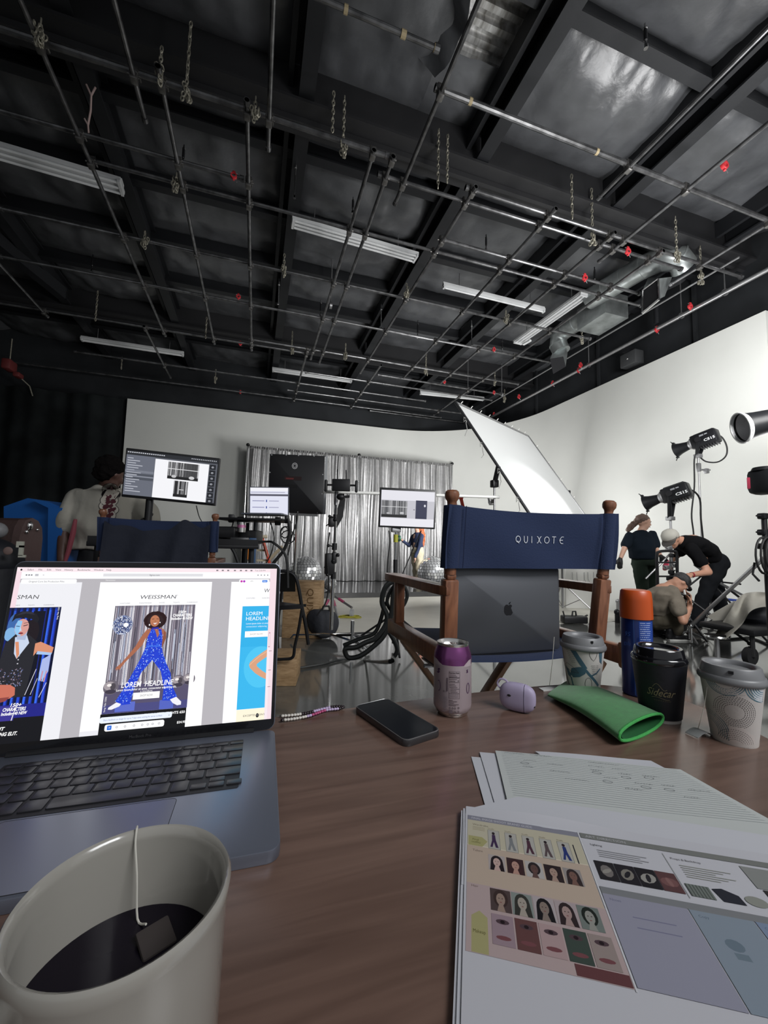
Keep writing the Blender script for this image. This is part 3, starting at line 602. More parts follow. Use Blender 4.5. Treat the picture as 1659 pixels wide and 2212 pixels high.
for j in range(-7,8):
    wv=12.2*math.sqrt(max(0,1-(j/7.6)**2))
    for i in range(-7,8):
        a=i/7.5; A.rect(142+wv*math.sin(a*PI/2)-.65,158+j*1.75-.6,1.25*max(.3,math.cos(a*1.4)),1.2,rr.choice(['#e8eef8','#9fb0d8','#3a4470','#c8d0e4','#6f80b4','#ffffff','#2c3358']),up=(i==-7 and j==-7))
A.ell(146,158,3.2,3,'#ffffff')
sk='#a8684e'; bl='#1f3fd0'
A.poly([(174,151),(167,140),(161.5,128),(152,114),(146,106),(140,100),(139.5,96.5),(142,99),(141,95.5),(144,98.5),(144.5,96),(147,101),(151,107),(160,117),(170,129),(174,140)],sk)
A.poly([(196,149),(199.5,146),(200,137),(196,124),(193,122),(195,133),(194,140)],'#8a523e')
A.poly([(174,150),(181,153.5),(188,153.5),(197,149.5),(196,138),(174,138)],sk); A.poly([(181,160),(188,160),(189,151),(180,151)],'#9c5e46')
A.ell(183.5,164,13.5,11.5,'#2c1a1c',n=20)
for i in range(44):
    t_=2*PI*i/44; A.ell(183.5+12.6*math.cos(t_),163.5+10.4*math.sin(t_),2.1+rr.random(),2+rr.random(),'#2a181a',n=7,up=i==0)
A.ell(183,162.5,6.2,8.2,'#b97756',rot=.1); A.line([(179,165),(182,165.4)],.7,'#3a1c14'); A.line([(185,165.4),(188,165)],.7,'#3a1c14'); A.poly([(180.5,159.3),(186.8,159.8),(183.6,157.2)],'#e8dcd8'); A.line([(180,159.8),(183.5,156.6),(187.2,160)],.5,'#8c2a30'); A.ell(183.6,162,.8,.6,'#8e5238'); A.ell(176.5,157,.9,1.3,'#f4f0f2'); A.ell(190,160,.7,1,'#f4f0f2')
A.poly([(180,153),(189,153.6),(189,151),(180,150.4)],'#2a2aa8')
A.poly([(180,151),(176,141),(174.8,127),(195.5,126),(195.5,138),(193,150),(188.5,151.5),(190.5,143),(188.5,138.5),(184.5,149.5)],bl)
A.poly([(175,128.4),(195.6,127.6),(195.5,125.6),(175,126.2)],'#3c70e8')
A.poly([(175,126.5),(195.5,126),(198,117),(203,104),(210.5,89),(214,72),(222,56),(214,51.5),(203,52.5),(203.5,70),(197.5,92),(185.2,108),(172.5,91.5),(166,72),(163,51),(152,50.5),(144.5,56),(153.5,73),(161.5,91),(169.5,110)],bl)
def inp(x,y,P):
    c=False
    for (x1,y1),(x2,y2) in zip(P,P[1:]+P[:1]):
        if (y1>y)!=(y2>y) and x<(x2-x1)*(y-y1)/(y2-y1)+x1: c=not c
    return c
SP=[(175,150),(195.5,150),(195.5,126),(203,104),(210.5,89),(214,72),(222,56),(203,52.5),(203.5,70),(197.5,92),(185.2,108),(172.5,91.5),(166,72),(163,51),(144.5,56),(153.5,73),(161.5,91),(169.5,110),(175,126)]
k=0
while k<430:
    x,y=rr.uniform(144,222),rr.uniform(51,151)
    if inp(x,y,SP): A.ell(x,y,rr.uniform(.4,.9),rr.uniform(.3,.6),rr.choice(['#4f8cff','#8fc0ff','#dbeaff','#0f1f90','#1630b0','#66a8ff']),rot=rr.uniform(0,3),n=5,up=k==0); k+=1
A.poly([(184.5,149.5),(188.5,138.5),(190.5,143),(188.5,150.5)],sk)
A.poly([(146,54.5),(152,52),(150,49),(141,45.5),(136.5,46),(137,48.5)],'#efeff6'); A.poly([(213,53),(221,56),(228,49),(228,45),(223,44.5),(217,48)],'#efeff6')
A.text('150+',219,172.6,4,'#ffffff',al='c',off=.03,shear=.1); A.text('CHARACTERS',219.4,167.9,4,'#ffffff',w=26,al='c',off=.035); A.text('Including 40 NEW',219.4,163.4,3.6,'#ffffff',w=29,al='c',off=.035)
A.text('LOREM  HEADLINE',182.5,73,7.2,'#ffffff',w=66,al='c',shear=.15,off=.012); A.text('Lorem ipsum dolor sit amet, consectetur adipiscing elit,',182,68.6,3,'#ffffff',w=76,al='c',off=.01); A.text('a tincidunt.',182,65.6,2.6,'#ffffff',al='c')
R(165.5,56.4,33.5,8.8,'#ffffff'); A.text('SHOP NOW',182.3,59.6,2.9,'#77777c',w=16,al='c'); A.text('Song Title 13202',133.5,43,2.1,'#ffffff',rot=PI/2)
R(128.6,15,107,25.5,'#07080c'); A.text('CHARACTER TIGHTS 650',234,33.5,3.4,'#ffffff',al='r',off=.02); A.text('$24.95',236,20.5,3,'#ffffff',al='r',off=.02)
R(128.5,29,89,7.6,'#e9f0fa',r=2.5); A.text('Share feedback on design for up to 7 days when waiting for server to finish',133,31.8,2.2,'#6878b0',w=72); A.text('x',213,31.7,2.4,'#555555')
R(135.5,18.5,73,8.6,'#fbfbfd',r=2.5); R(138.4,20,5.4,5.6,'#2d6fdc',r=.8); A.text('>',140.2,21.4,3,'#ffffff')
for i,x in enumerate((150,160,171,181,188,194,202)): A.ring(x,22.8,1.4,1.4,.5,'#8a8a92',n=8,up=i==0)
# page three (right)
R(285.5,15,58.5,204,'#fbfbfe'); R(297,216.5,46,6.5,'#ffffff',r=2); A.ell(300.5,219.7,1.8,1.8,'#c234a8'); A.ell(304.5,219.7,1.8,1.8,'#b02cc0'); R(332,218,8,3.6,'#2f7de0',r=.8); A.text('Share',336,219,1.8,'#ffffff',al='c'); A.text('69%',314,219,1.9,'#777777')
A.text('WEISSMAN',336,202.2,6,'#3c3c42',shear=.14); A.text('COSTUMES',309,192.4,1.9,'#888888'); A.text('DANCEWEAR',333,192.4,1.9,'#888888')
R(304.2,31.5,39.8,149.5,'#38b6ec'); R(304.2,120,39.8,61,'#2fb0e8'); A.ell(335,90,24,30,'#4cc4f2',n=28); 
A.text('LOREM',310.5,167,5.6,'#ffffff',w=24); A.text('HEADLINE',310.5,159.4,5.6,'#ffffff',w=36); A.text('Lorem ipsum dolor sit amet',311,153.4,2.4,'#ffffff',w=33); A.text('consectetur adipiscing',311,149,2.4,'#e8f8ff',w=31)
R(310,134,34,9,'#ffffff'); A.text('SHOP NOW',327,137.2,2.6,'#8a8a90',al='c')
A.poly([(344,115),(336,110),(326,103),(319.5,97),(318.5,93),(320,89),(328,81),(337,75),(344,71.5),(344,80),(338,84),(330,91),(329.5,94),(336,99),(344,104)],'#d8a07e'); A.line([(319,93),(323,97),(334,106),(344,112)],.8,'#e9bf9e')
R(304.2,15,39.8,16,'#fbf3da'); A.text('EXCEPTEUR SINT',314,21,2.7,'#444444',w=31); A.ell(334,21.5,2.2,3,'#2a2a2e'); A.text('?',333.4,20.6,2.4,'#ffffff')
R(344,15,10,225,'#f1dbe3'); R(344,15,4,120,'#f4e6ec'); R(345.5,118,2.5,22,'#b06a86'); R(345.8,119,1.9,20,'#f4e6ec')
for y in(112,84,60): R(347,y,4,.8,'#9a7a88',up=False)
A.build('screen_image',attrmat('screen_light_main',emit=1.05),lido)
# ---------------- mug with tea
M_mug=mat('cream_glaze',h('#98958e'),.16,spec=.5,coat=.5,bump=.01,bscale=14)
MC=V((-.0535,.2475,TZ)); t=thing('tea_mug','large cream ceramic mug of black tea with a tea bag string over its rim','mug',MC); MR=.0485; MH=.1135
prof=[(0,.006),(MR-.006,.006),(MR-.0032,.012),(MR-.0035,MH-.006),(MR-.0024,MH-.0012),(MR-.0004,MH),(MR+.001,MH-.0022),(MR+.0003,MH-.008),(MR-.0008,MH-.02),(MR-.002,.03),(MR-.006,.004),(MR-.010,0),(0,0)]
MB().lathe(MC,prof,72).build('mug_body',M_mug,t,ang=60)
hp=[]
for k in range(15):
    a=-PI/2+PI*k/14; hp.append(MC+V((-.86,-.5,0)).normalized()*(MR-.004+.032*math.cos(a)*1.0)+V((0,0,.055+.034*math.sin(a))))
MB().tube(hp,.0065,12).build('handle',M_mug,t)
MB().lathe(MC,[(0,.070),(MR-.0036,.070),(MR-.0036,.066),(0,.066)],64).build('tea',mat('black_tea',(.008,.006,.011),.25,spec=.15),t)
tb=onz(325,2012,TZ+.0712)
MB().box(tb+V((.004,-.006,.0005)),(.017,.016,.003),Matrix.Rotation(.5,3,'Z')@Matrix.Rotation(.25,3,'X'),b=.0012).build('tea_bag',mat('teabag_paper',(.045,.036,.034),.85),t)
rimp=onz(297,1783,TZ+MH); dd_=(rimp-MC); dd_.z=0; dd_.normalize(); rimp=MC+dd_*(MR-.0008)+V((0,0,MH+.0009)); bt_=onz(297,1985,TZ+.0712)
st=[tb+V((-.003,.003,.002)),bt_,bt_.lerp(rimp-dd_*.0045,.5),rimp-dd_*.0045-V((0,0,.007)),rimp-dd_*.0022-V((0,0,.0004)),rimp,rimp+dd_*.0021-V((0,0,.0012)),rimp+dd_*.0026-V((0,0,.012)),rimp+dd_*.0022-V((0,0,.05))]
MB().tube(smooth([tuple(p) for p in st],4),.0006,6).build('string',mat('cotton_string',(.6,.58,.52),.9),t)
# ---------------- soda can
CC=V((.346,.6655,TZ)); t=thing('soda_can','white and purple aluminium drink can with nutrition label','can',CC)
M_canw=mat('can_lilac_white',h('#b3a4a9'),.32,.35); M_canp=mat('can_purple',h('#8c5088'),.25,.75); M_alum=mat('bare_aluminium',(.78,.76,.74),.25,1)
cb=[(0,.006),(.018,.004),(.0235,0),(.026,.001),(.0285,.006)]
MB().lathe(CC,cb+[(.0290,.0075)],48).build('can_bottom',M_alum,t)
MB().lathe(CC,[(.0290,.0075),(.0325,.013),(.0331,.018),(.0331,.088)],48).build('can_body',M_canw,t)
MB().lathe(CC,[(.0331,.088),(.0331,.097),(.0322,.1035),(.0290,.1125),(.0272,.1175)],48).build('can_shoulder',M_canp,t)
MB().lathe(CC,[(.0272,.1175),(.0278,.1195),(.0283,.1215),(.0276,.1222),(.0268,.1215),(.0262,.1175),(.0255,.1155),(0,.1158)],48).build('can_rim',M_alum,t)
m=MB(); m.add([CC+V((.010*math.cos(a)*1.0-.006,.007*math.sin(a)-.008,.1164)) for a in [2*PI*i/16 for i in range(16)]],[tuple(range(16))]); m.build('mouth_opening',mat('dark_hole',(.003,.003,.004),.8),t)
MB().lathe(CC+V((.004,.003,0)),[(.004,.1172),(.008,.1172),(.008,.1185),(.004,.1185),(.004,.1172)],20).box(CC+V((.0,-.004,.1168)),(.006,.010,.001)).build('pull_tab',M_alum,t)
fc=math.atan2(-CC.y,-CC.x)
def can_fn(x,y,o):  # x in mm along the circumference, + to the right as seen by the viewer
    a=fc+x*.001/.0331; r_=.03318+o; return V((CC.x+r_*math.cos(a),CC.y+r_*math.sin(a),TZ+y*.001))
A=Art((0,0,0),(1,0,0),(0,1,0),(0,0,1),2e-5,fn=can_fn)
dk='#30282e'
A.maxe=3; A.poly([(-50,86),(-24,86),(-18,88),(-24,90.5),(-32,95),(-50,96.5)],'#b3a4a9')
A.poly([(18,86),(40,86),(40,96.5),(32,96),(24,91)],'#b3a4a9')
for (a,b,c,d) in((-6,22.5+12,18.5,.35),(-6,79,18.5,.35)): A.rect(a,b,c,d,dk)
A.rect(-6,34.5,.35,44.5,dk);A.rect(12.2,34.5,.35,44.5,dk)
A.text('Nutrition Facts',3.2,75.6,2.6,dk,w=16.6,al='c',off=.015)
for y,w_ in((73,11),(70.6,13)): A.rect(-5,y,w_,.9,'#5c5056')
A.rect(-5.4,68.6,17.2,1,'#2a2228'); A.rect(-5.4,66,13,.8,'#5c5056'); A.text('Calories',-4.6,62.6,2,dk,off=.01); A.text('0',10.8,62.6,2.6,dk,al='r',off=.01); A.rect(-5.4,61.3,17.2,.5,dk)
for k,y in enumerate((58,55.4,52.8,50.2,47.6,45)): A.rect(-4.6+(1.4 if k>2 else 0),y,9+((k*37)%7),.8,'#62565c',up=k==0)
A.rect(-5.4,42.8,17.2,.5,dk)
for k,y in enumerate((40.6,38.6,36.6)): A.rect(-5,y,16,.6,'#8c8086',up=k==0)
for k,y in enumerate((31.6,29.6,27.2,24.8,22.8)): A.rect(-6,y,[7,14,9,17,12][k],.75,'#5a4e54',up=k==0)
for k,(x,y) in enumerate(((-4,19),(.5,19),(4.5,19),(10.5,19.6),(10.5,13.4))): A.ring(x,y,1.5,1.6,.5,dk,n=10,up=k==0)
A.rect(-5.5,10.6,6,5.2,'#6a5d63'); A.text('10c',3,12,2.2,dk,off=.02); A.rect(-6,7.2,17,.9,dk); A.rect(-3,5.2,5,.6,dk)
A.rect(-10,46,2.2,22,'#5c5058'); A.ring(-15,45,1.3,1.4,.45,dk,n=10); A.rect(-12.4,45,4,.6,'#83767c')
for k in range(13): A.rect(-17+.2*k,12+k*2.0,6+((k*5)%3),.7,'#958990',up=k==0)
A.text('s',-30,73,12,'#4a2c50',off=.02,shear=.3); A.ring(-25,52,4,9,1.2,'#5f4662',t0=-.6*PI,t1=.7*PI); A.ring(30,50,4,9,1.2,'#5f4662'); A.text('s',26,76,8,'#4a2c50',off=.02)
A.build('label_print',attrmat('printed_ink',rough=.4),t)
# ---------------- phone
a=V((.185,.724,0));b=V((.292,.603,0)); pa=onz(768,1530,TZ+.009);pb=onz(950,1578,TZ+.008);pc=onz(832,1507,TZ+.009);pd=onz(880,1606,TZ+.008)
ctr=(pa+pb+pc+pd)/4; ax=((pb-pc)+(pd-pa)).normalized(); ay=V((-ax.y,ax.x,0)); L_=((pb-pc).length+(pd-pa).length)/2; W_=((pa-pc).length+(pb-pd).length)/2
t=thing('smartphone','black smartphone in a dark case lying face up on the table','phone',(ctr.x,ctr.y,TZ)); O=V((ctr.x,ctr.y,TZ))-ax*L_/2-ay*W_/2
MB().prism(rrect(0,0,L_,W_,.011),O,ax,ay,V((0,0,.0105)),.002).build('phone_case',mat('case_black',(.03,.028,.03),.35,coat=.4),t)
MB().prism(rrect(.003,.003,L_-.006,W_-.006,.009),O+V((0,0,.0100)),ax,ay,V((0,0,.0007))).build('phone_screen',mat('phone_glass',(.008,.010,.014),.12,spec=.6),t)
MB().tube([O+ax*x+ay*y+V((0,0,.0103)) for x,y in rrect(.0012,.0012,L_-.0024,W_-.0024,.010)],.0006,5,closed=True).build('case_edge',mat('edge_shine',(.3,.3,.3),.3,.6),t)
# ---------------- earbud case
EC=onz(1118,1536,TZ); t=thing('earbud_case','small rounded lilac silicone earbud case lying on the table','case',(EC.x,EC.y,TZ)); c=V((EC.x,EC.y,TZ+.0245)); dx=V((.62,-.78,0)).normalized(); dy=V((.78,.62,0)); Rm=Matrix((dx,V((0,0,1)).cross(dx),V((0,0,1)))).transposed()@Matrix.Rotation(math.radians(0),3,'X')
M_lil=mat('lilac_silicone',h('#a79db8'),.5,spec=.4)
def sup(a,b,cc,p,c,Rm,m,x0=-9,x1=9,n=40,k=26):
    def f(u,v):
        th=2*PI*u; ph=-PI/2+PI*v; s=lambda w:math.copysign(abs(w)**p,w)
        P=V((a*s(math.cos(ph))*s(math.cos(th)),b*s(math.cos(ph))*s(math.sin(th)),cc*s(math.sin(ph)))); P.x=min(max(P.x,x0),x1); return c+Rm@P
    m.grid(f,n,k,closeu=True); return m
Rm=Matrix.Rotation(math.radians(-48),3,'Z')
sup(.0315,.0125,.0245,.7,c,Rm,MB(),x1=.0125).build('case_body',M_lil,t); sup(.0315,.0125,.0245,.7,c,Rm,MB(),x0=.0137).build('case_lid',M_lil,t)
sup(.0305,.0117,.0235,.7,c,Rm,MB()).build('case_seam',mat('lilac_dark',h('#5d5568'),.6),t)
MB().ell(c+Rm@V((-.012,-.0122,.004)),(.0035,.0012,.002),Rm).build('button_hole',M_blk,t); MB().ell(c+Rm@V((.0295,-.004,-.010)),(.0015,.0022,.0018),Rm).build('light_hole',M_blk,t)
m=MB(); P=[c+Rm@V((-.026+.010*math.cos(k*2*PI/12),0,.018+.009*math.sin(k*2*PI/12))) for k in range(12)]; m.tube(P,.0018,6,closed=True); m.build('loop',M_lil,t)
# ---------------- green felt pouch
A0=onz(1183,1499,TZ+.010);A1=onz(1240,1462,TZ+.012);B1=onz(1434,1545,TZ+.018);B0=onz(1335,1603,TZ+.008)
def pouch(u,v,s=1):
    # u along length 0..1, v around 0..1
    p=A0.lerp(B0,u);q=A1.lerp(B1,u); mid=(p+q)/2; ha=(q-p)/2; th=2*PI*v; hgt=.003+.0085*math.sin(PI*min(1,u*.85+.12))+.010*u**2; wz=TZ+hgt+.002+.012*(1-abs(2*u-1))*.6
    return V((mid.x+ha.x*math.cos(th)*s*(1-.10*math.sin(PI*u)),mid.y+ha.y*math.cos(th)*s*(1-.1*math.sin(PI*u)),max(TZ+.001,TZ+.001+hgt+hgt*math.copysign(abs(math.sin(th))**.8,math.sin(th))*s+.006*math.sin(PI*u)*0)))
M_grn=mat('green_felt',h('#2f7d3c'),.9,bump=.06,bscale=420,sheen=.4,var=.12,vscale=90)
t=thing('felt_pouch','bright green felt glasses pouch lying open toward the camera','pouch',((A0+B0+A1+B1)/4).xyz*V((1,1,0))+V((0,0,TZ)) if False else (((A0+B0)/2).x,((A0+A1+B0+B1)/4).y,TZ))
m=MB().grid(lambda v,u:pouch(u,v),48,30,closeu=True); m.v.append(tuple(pouch(0,0).lerp(pouch(0,.5),.5))); n0=len(m.v)-1; m.f+=[(n0,i,(i+1)%48) for i in range(48)]; 
m.build('pouch_body',M_grn,t,ang=70)
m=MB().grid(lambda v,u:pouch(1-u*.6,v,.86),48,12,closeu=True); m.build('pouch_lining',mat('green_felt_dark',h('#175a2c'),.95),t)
m=MB().tube([pouch(1,k/48,.95) for k in range(48)],.0024,8,closed=True); m.build('pouch_hem',mat('green_felt_edge',h('#3d9a4b'),.85,bump=.2,bscale=200),t)
# ---------------- paper cups
def cup(base,R1,R2,Hh,label,body_mat,lidm,nm='paper_cup',sleeve=None):
    t=thing(nm,label,'cup',base)
    MB().lathe(base,[(0,.006),(R1-.003,.006),(R1-.002,0),(R1,0),(R2,Hh),(R2-.002,Hh),(R2-.004,Hh-.01)],56).build('cup_body',body_mat,t)
    l=[(R2+.0015,Hh-.007),(R2+.003,Hh-.005),(R2+.0032,Hh-.001),(R2+.002,Hh+.001),(R2+.0015,Hh+.003),(R2-.0005,Hh+.004),(R2-.0032,Hh+.0165),(R2-.0045,Hh+.018),(R2-.008,Hh+.0178),(R2-.010,Hh+.0165),(R2-.012,Hh+.011),(0,Hh+.0112)]
    MB().lathe(base,l,64).build('lid',lidm,t,ang=50)
    cdir=(V((0,0,0))-base); cdir.z=0; cdir.normalize(); sd=V((cdir.y,-cdir.x,0))
    return t,cdir,sd
M_lidg=mat('grey_lid_plastic',h('#77787a'),.4); M_paper_w=mat('cup_paper_white',h('#c4bfbb'),.6,bump=.02,bscale=90)
def dot(base,cdir,sd,ox,oy,z,a,b,name,m,t,rot=0):
    P=[]; cr,sr=math.cos(rot),math.sin(rot)
    for i in range(20):
        th=2*PI*i/20; x=a*math.cos(th);y=b*math.sin(th); x,y=x*cr-y*sr,x*sr+y*cr; P.append(base-sd*(ox+x)+cdir*(oy+y)+V((0,0,z)))
    MB().add(P,[tuple(range(20))]).build(name,m,t)
def conefn(base,R1,R2,Hh,cdir):
    f0=math.atan2(cdir.y,cdir.x)
    def fn(x,y,o):
        r_=R1+(R2-R1)*(y*.001/Hh)+.00018+o; a=f0+x*.001/((R1+R2)/2); return V((base.x+r_*math.cos(a),base.y+r_*math.sin(a),base.z+y*.001))
    return fn
# right cup (circles pattern)
bR=onz(1586,1598,TZ)
t,cd_,sd=cup(bR,.0285,.0405,.098,'white paper cup with dashed circle pattern and grey lid, rightmost on the table',M_paper_w,M_lidg)
dot(bR,cd_,sd,.006,.010,.1096,.011,.0035,'sip_hole',M_blk,t,.1); MB().box(bR+cd_*.0385+V((0,0,.1105)),(.006,.004,.004),Matrix.Rotation(math.atan2(cd_.y,cd_.x)+PI/2,3,'Z')).build('lid_notch',M_blk,t)
A=Art((0,0,0),(1,0,0),(0,1,0),(0,0,1),1e-5,fn=conefn(bR,.0285,.0405,.098,cd_))
dkp='#4a4444'; teal='#54717e'
def dashes(cx,cy,r0,r1,st,t0,t1,c=dkp):
    r_=r0;k=0
    while r_<=r1+.01:
        n=max(6,int((t1-t0)*r_/3.0))
        for i in range(n):
            a0=t0+(t1-t0)*(i+.12*(k%2))/n; a1=a0+(t1-t0)/n*.6
            A.line([(cx+r_*math.cos(a0+(a1-a0)*q/2),cy+r_*.92*math.sin(a0+(a1-a0)*q/2)) for q in range(3)],.75,c,up=False)
        r_+=st;k+=1
def arcs(cx,cy,rs,t0,t1,c,w_=1.1):
    for r_ in rs: A.line([(cx+r_*math.cos(t0+(t1-t0)*q/16),cy+r_*.95*math.sin(t0+(t1-t0)*q/16)) for q in range(17)],w_,c,up=False)
A.maxe=3; A.k=1; dashes(2,52,12.5,27,2.7,0,2*PI); A.k=2; 
A.poly([(-26,84),(-5,90),(20,90),(14,80),(-10,76)],'#c4bfbb'); arcs(-8,97,(13,15.5,18,20.5,23),-PI*.95,-PI*.1,teal); 
A.poly([(18,92),(40,92),(40,68),(26,74)],'#d2d6da'); arcs(38,94,(10,13,16,19,22,25),PI*.95,PI*1.55,'#4d7788',1.3)
A.poly([(-45,58),(-30,58),(-12,34),(-9,12),(-14,6),(-45,6)],'#bdb8b4'); arcs(-36,16,(15,18,21,24,27,30),-.35,PI*.52,teal,1.2)
A.poly([(-6,30),(12,31),(30,18),(32,6),(-7,6)],'#c9c2be'); dashes(2,0,12,30,3.1,.05,PI*.9)
A.poly([(-60,6.5),(60,6.5),(60,1),(-60,1)],'#c4bfbb'); 
A.build('cup_print',attrmat('printed_ink'),t)
# middle cup dark
bB=onz(1427,1549,TZ)
M_navy=mat('dark_sleeve',(.006,.007,.012),.55,bump=.05,bscale=60); M_lidb=mat('black_gloss_lid',(.008,.008,.010),.12,coat=.6)
t,cd_,sd=cup(bB,.030,.040,.104,'dark paper cup with gold script lettering and glossy black lid',M_paper_w,M_lidb)
MB().lathe(bB,[(.0312,.006),(.0316,.0055),(.0418,.098),(.0410,.098)],56).build('cup_sleeve',M_navy,t)
MB().lathe(bB,[(.028,.1172),(.0,.1175)],40).build('lid_top',mat('lid_top_shine',(.03,.03,.033),.12,coat=1),t)
A=Art((0,0,0),(1,0,0),(0,1,0),(0,0,1),1e-5,fn=conefn(bB,.0316+.0002,.0418+.0002,.092,cd_))
A.maxe=3; gold='#857a60'; A.text('Sidecar',2,46,13,gold,w=42,al='c',shear=.45,off=.004); A.line([(-10+i*2,60+6*math.sin(i*.55)+i*.25) for i in range(11)],.6,gold); A.line([(-12+i*2.9,42.5+1.6*math.sin(i*.6)) for i in range(10)],.5,gold); [A.rect(-9+k*3.2,38.2,2.2,1.2,'#4a4438',up=k==0) for k in range(8)]
A.build('gold_lettering',attrmat('printed_ink'),t)
# left cup with leaves
bL=onz(1255,1500,TZ); bL=V((.652,.683,TZ))
t,cd_,sd=cup(bL,.0285,.0405,.098,'white paper cup with teal leaf pattern and grey lid, behind the green pouch',M_paper_w,M_lidg)
dot(bL,cd_,sd,-.008,.006,.1096,.009,.0032,'sip_hole',M_blk,t,.1); MB().box(bL+cd_*.0345-sd*.017+V((0,0,.1105)),(.004,.004,.004),Matrix.Rotation(math.atan2(cd_.y,cd_.x)+PI/2,3,'Z')).build('lid_notch',M_blk,t)
A=Art((0,0,0),(1,0,0),(0,1,0),(0,0,1),2e-5,fn=conefn(bL,.0285,.0405,.098,cd_)); tl='#476576'; A.maxe=3
A.line([(-22,96),(-14,84),(-6,70),(2,58),(12,46),(24,34),(34,24)],5,tl); A.line([(-16,92),(-9,79),(0,64),(4,57)],8,tl); A.poly([(5,60),(-6,60),(-22,54),(-26,42),(-20,36),(-6,40),(4,48)],tl); A.poly([(-40,56),(-30,50),(-24,40),(-26,34),(-34,38)],tl); A.line([(-25,36),(-22,22),(-18,8)],3.5,tl); A.line([(-44,44),(-38,28),(-30,10)],3,'#3c4a50'); A.poly([(27,92),(36,92),(38,66),(31,72)],tl); A.line([(14,44),(26,50),(34,58)],3,tl)
dl='#454246'; A.line([(10+4*0,92),(11,84),(14,78),(18,74),(22,80),(24,88),(24,93)],.7,dl); A.line([(-8,48),(-20,58),(-32,62),(-38,58),(-34,52),(-22,47),(-8,47.5)],.7,dl); A.ring(10,28,7,13,.7,dl); A.line([(0,20),(12,22),(26,20),(16,8)],.7,dl)
for k in range(7): A.text('leaf green world',-30+1.5*k,88-3.6*k,1.9,'#5c585a',w=15-k*1.2,up=k==0)
for k in range(6): A.text('paper cup',14+.8*k,64-3.4*k,1.8,'#5c585a',w=15-k,up=k==0)
for x in(-48,-44): A.rect(x,60,.8,30,'#55525a',up=False)
A.build('cup_print',attrmat('printed_ink'),t)
def tea_string(P,label,pos):
    tag(MB().tube(smooth([tuple(p) for p in P],6),.0005,5).build('tea_string',mat('cotton_string',(.6,.58,.52),.9)),label,'string')
bt=bL-sd*0; q0=dep(1197,1376,.80); tea_string([q0,dep(1193,1430,.795),onz(1187,1480,TZ+.001)],'thin white tea bag string hanging from the cup lid to the table edge',None)
tp=onz(1182,1487,TZ); tag(MB().prism([(-.022,-.009),(.018,-.012),(.026,.0),(.012,.010),(-.02,.008)],tp+V((.002,-.004,.0)),(1,0,0),(0,1,0),(0,0,.0015)).build('tea_tag',mat('tag_paper',(.7,.7,.68),.7)),'small white tea bag tag at the table edge beside the green pouch','tag')
tea_string([dep(1531,1455,.645),dep(1526,1495,.635),dep(1520,1530,.63),dep(1512,1560,.632),onz(1507,1576,TZ+.004)],'tea bag string running down the rightmost patterned cup to its tag',None)
tp=onz(1508,1586,TZ)
def tg(u,v): return tp+V((-.016+.032*u,-.011+.02*v-.006*u,.0012+.007*math.sin(PI*u)))
tag(MB().grid(tg,10,4).solid(.0006).build('tea_tag',mat('tag_grey',(.35,.36,.36),.6)),'curled grey tea bag tag on the table left of the rightmost cup','tag')
# spray can
SC=V((.762,.652,TZ)); sc=.0285; t=thing('spray_can','tall dark blue spray can with an orange cap behind the dark cup','spray can',SC)
M_sblue=mat('spray_blue',h('#1a2f6e'),.3,.3,coat=.3)
MB().lathe(SC,[(0,0),(sc-.002,0),(sc,.002),(sc,.150),(sc-.002,.156)],48).build('can_body',M_sblue,t)
MB().lathe(SC,[(sc-.001,.152),(sc+.0016,.153),(sc+.0012,.190),(sc-.0005,.207),(sc-.0035,.2105),(0,.2115)],48).build('cap',mat('orange_cap',h('#c4521f'),.35,spec=.5),t)
A=Art((0,0,0),(1,0,0),(0,1,0),(0,0,1),2e-5,fn=conefn(SC,sc,sc,.15,(-SC).normalized()))
A.maxe=4; A.rect(-6,4,2.4,148,'#35508f'); A.rect(4,70,32,80,'#2b4a9a')
for k in range(19): A.rect(6,146-k*4,10+((k*7)%5),1.3,'#b9c4e4',up=k==0); A.rect(18+((k*3)%3),146-k*4,10-((k*5)%4),1.3,'#a9b8e0',up=False)
A.text('95',-22,118,9,'#3f63b8',shear=.2); A.text('gab',-26,100,8,'#3f63b8')
A.build('label_print',attrmat('printed_ink',rough=.4),t)
# beaded strap
t=thing('bead_necklace','string of white, pink and dark beads lying along the table edge behind the laptop','necklace',onz(660,1550,TZ))
p0=[onz(604,1547,TZ+.004),onz(640,1544,TZ+.004),onz(672,1538,TZ+.004),onz(700,1531,TZ+.004),onz(725,1526,TZ+.004),onz(742,1527,TZ+.004),onz(730,1531,TZ+.004),onz(705,1534,TZ+.004),onz(672,1545,TZ+.004),onz(640,1552,TZ+.004),onz(606,1556,TZ+.004)]
pp=smooth([tuple(p) for p in p0],24); MB().tube(pp[::3],.0008,5).build('thread',M_blk,t)
L=0; last=V(pp[0]); pts=[]
for q in pp[1:]:
    q=V(q); L+=(q-last).length; last=q
    if L>.0042: pts.append(q); L=0
cols={'bead_white':(h('#d8d4cc'),),'bead_pink':(h('#b04a78'),),'bead_dark':((.02,.012,.015),),'bead_lilac':(h('#bcaacc'),)}
bm_={k:mat(k,v[0],.3) for k,v in cols.items()}; bc={}
for i,q in enumerate(pts[:100]):
    f=i/len(pts); k='bead_white' if f<.13 or .86<f<.96 else 'bead_dark' if f<.24 or .38<f<.55 or f>.96 else 'bead_lilac' if f<.38 or .55<=f<.64 else 'bead_pink' if f<.76 else 'bead_lilac' if f<.80 else 'bead_white'
    if k not in bc: bc[k]=MB().ell((0,0,0),(.0030,.0030,.0024),n=10,m=6).build('bead',bm_[k],t); o=bc[k]
    else: o=bc[k].copy(); COL.objects.link(o)
    o.matrix_basis=Matrix.Translation(q)
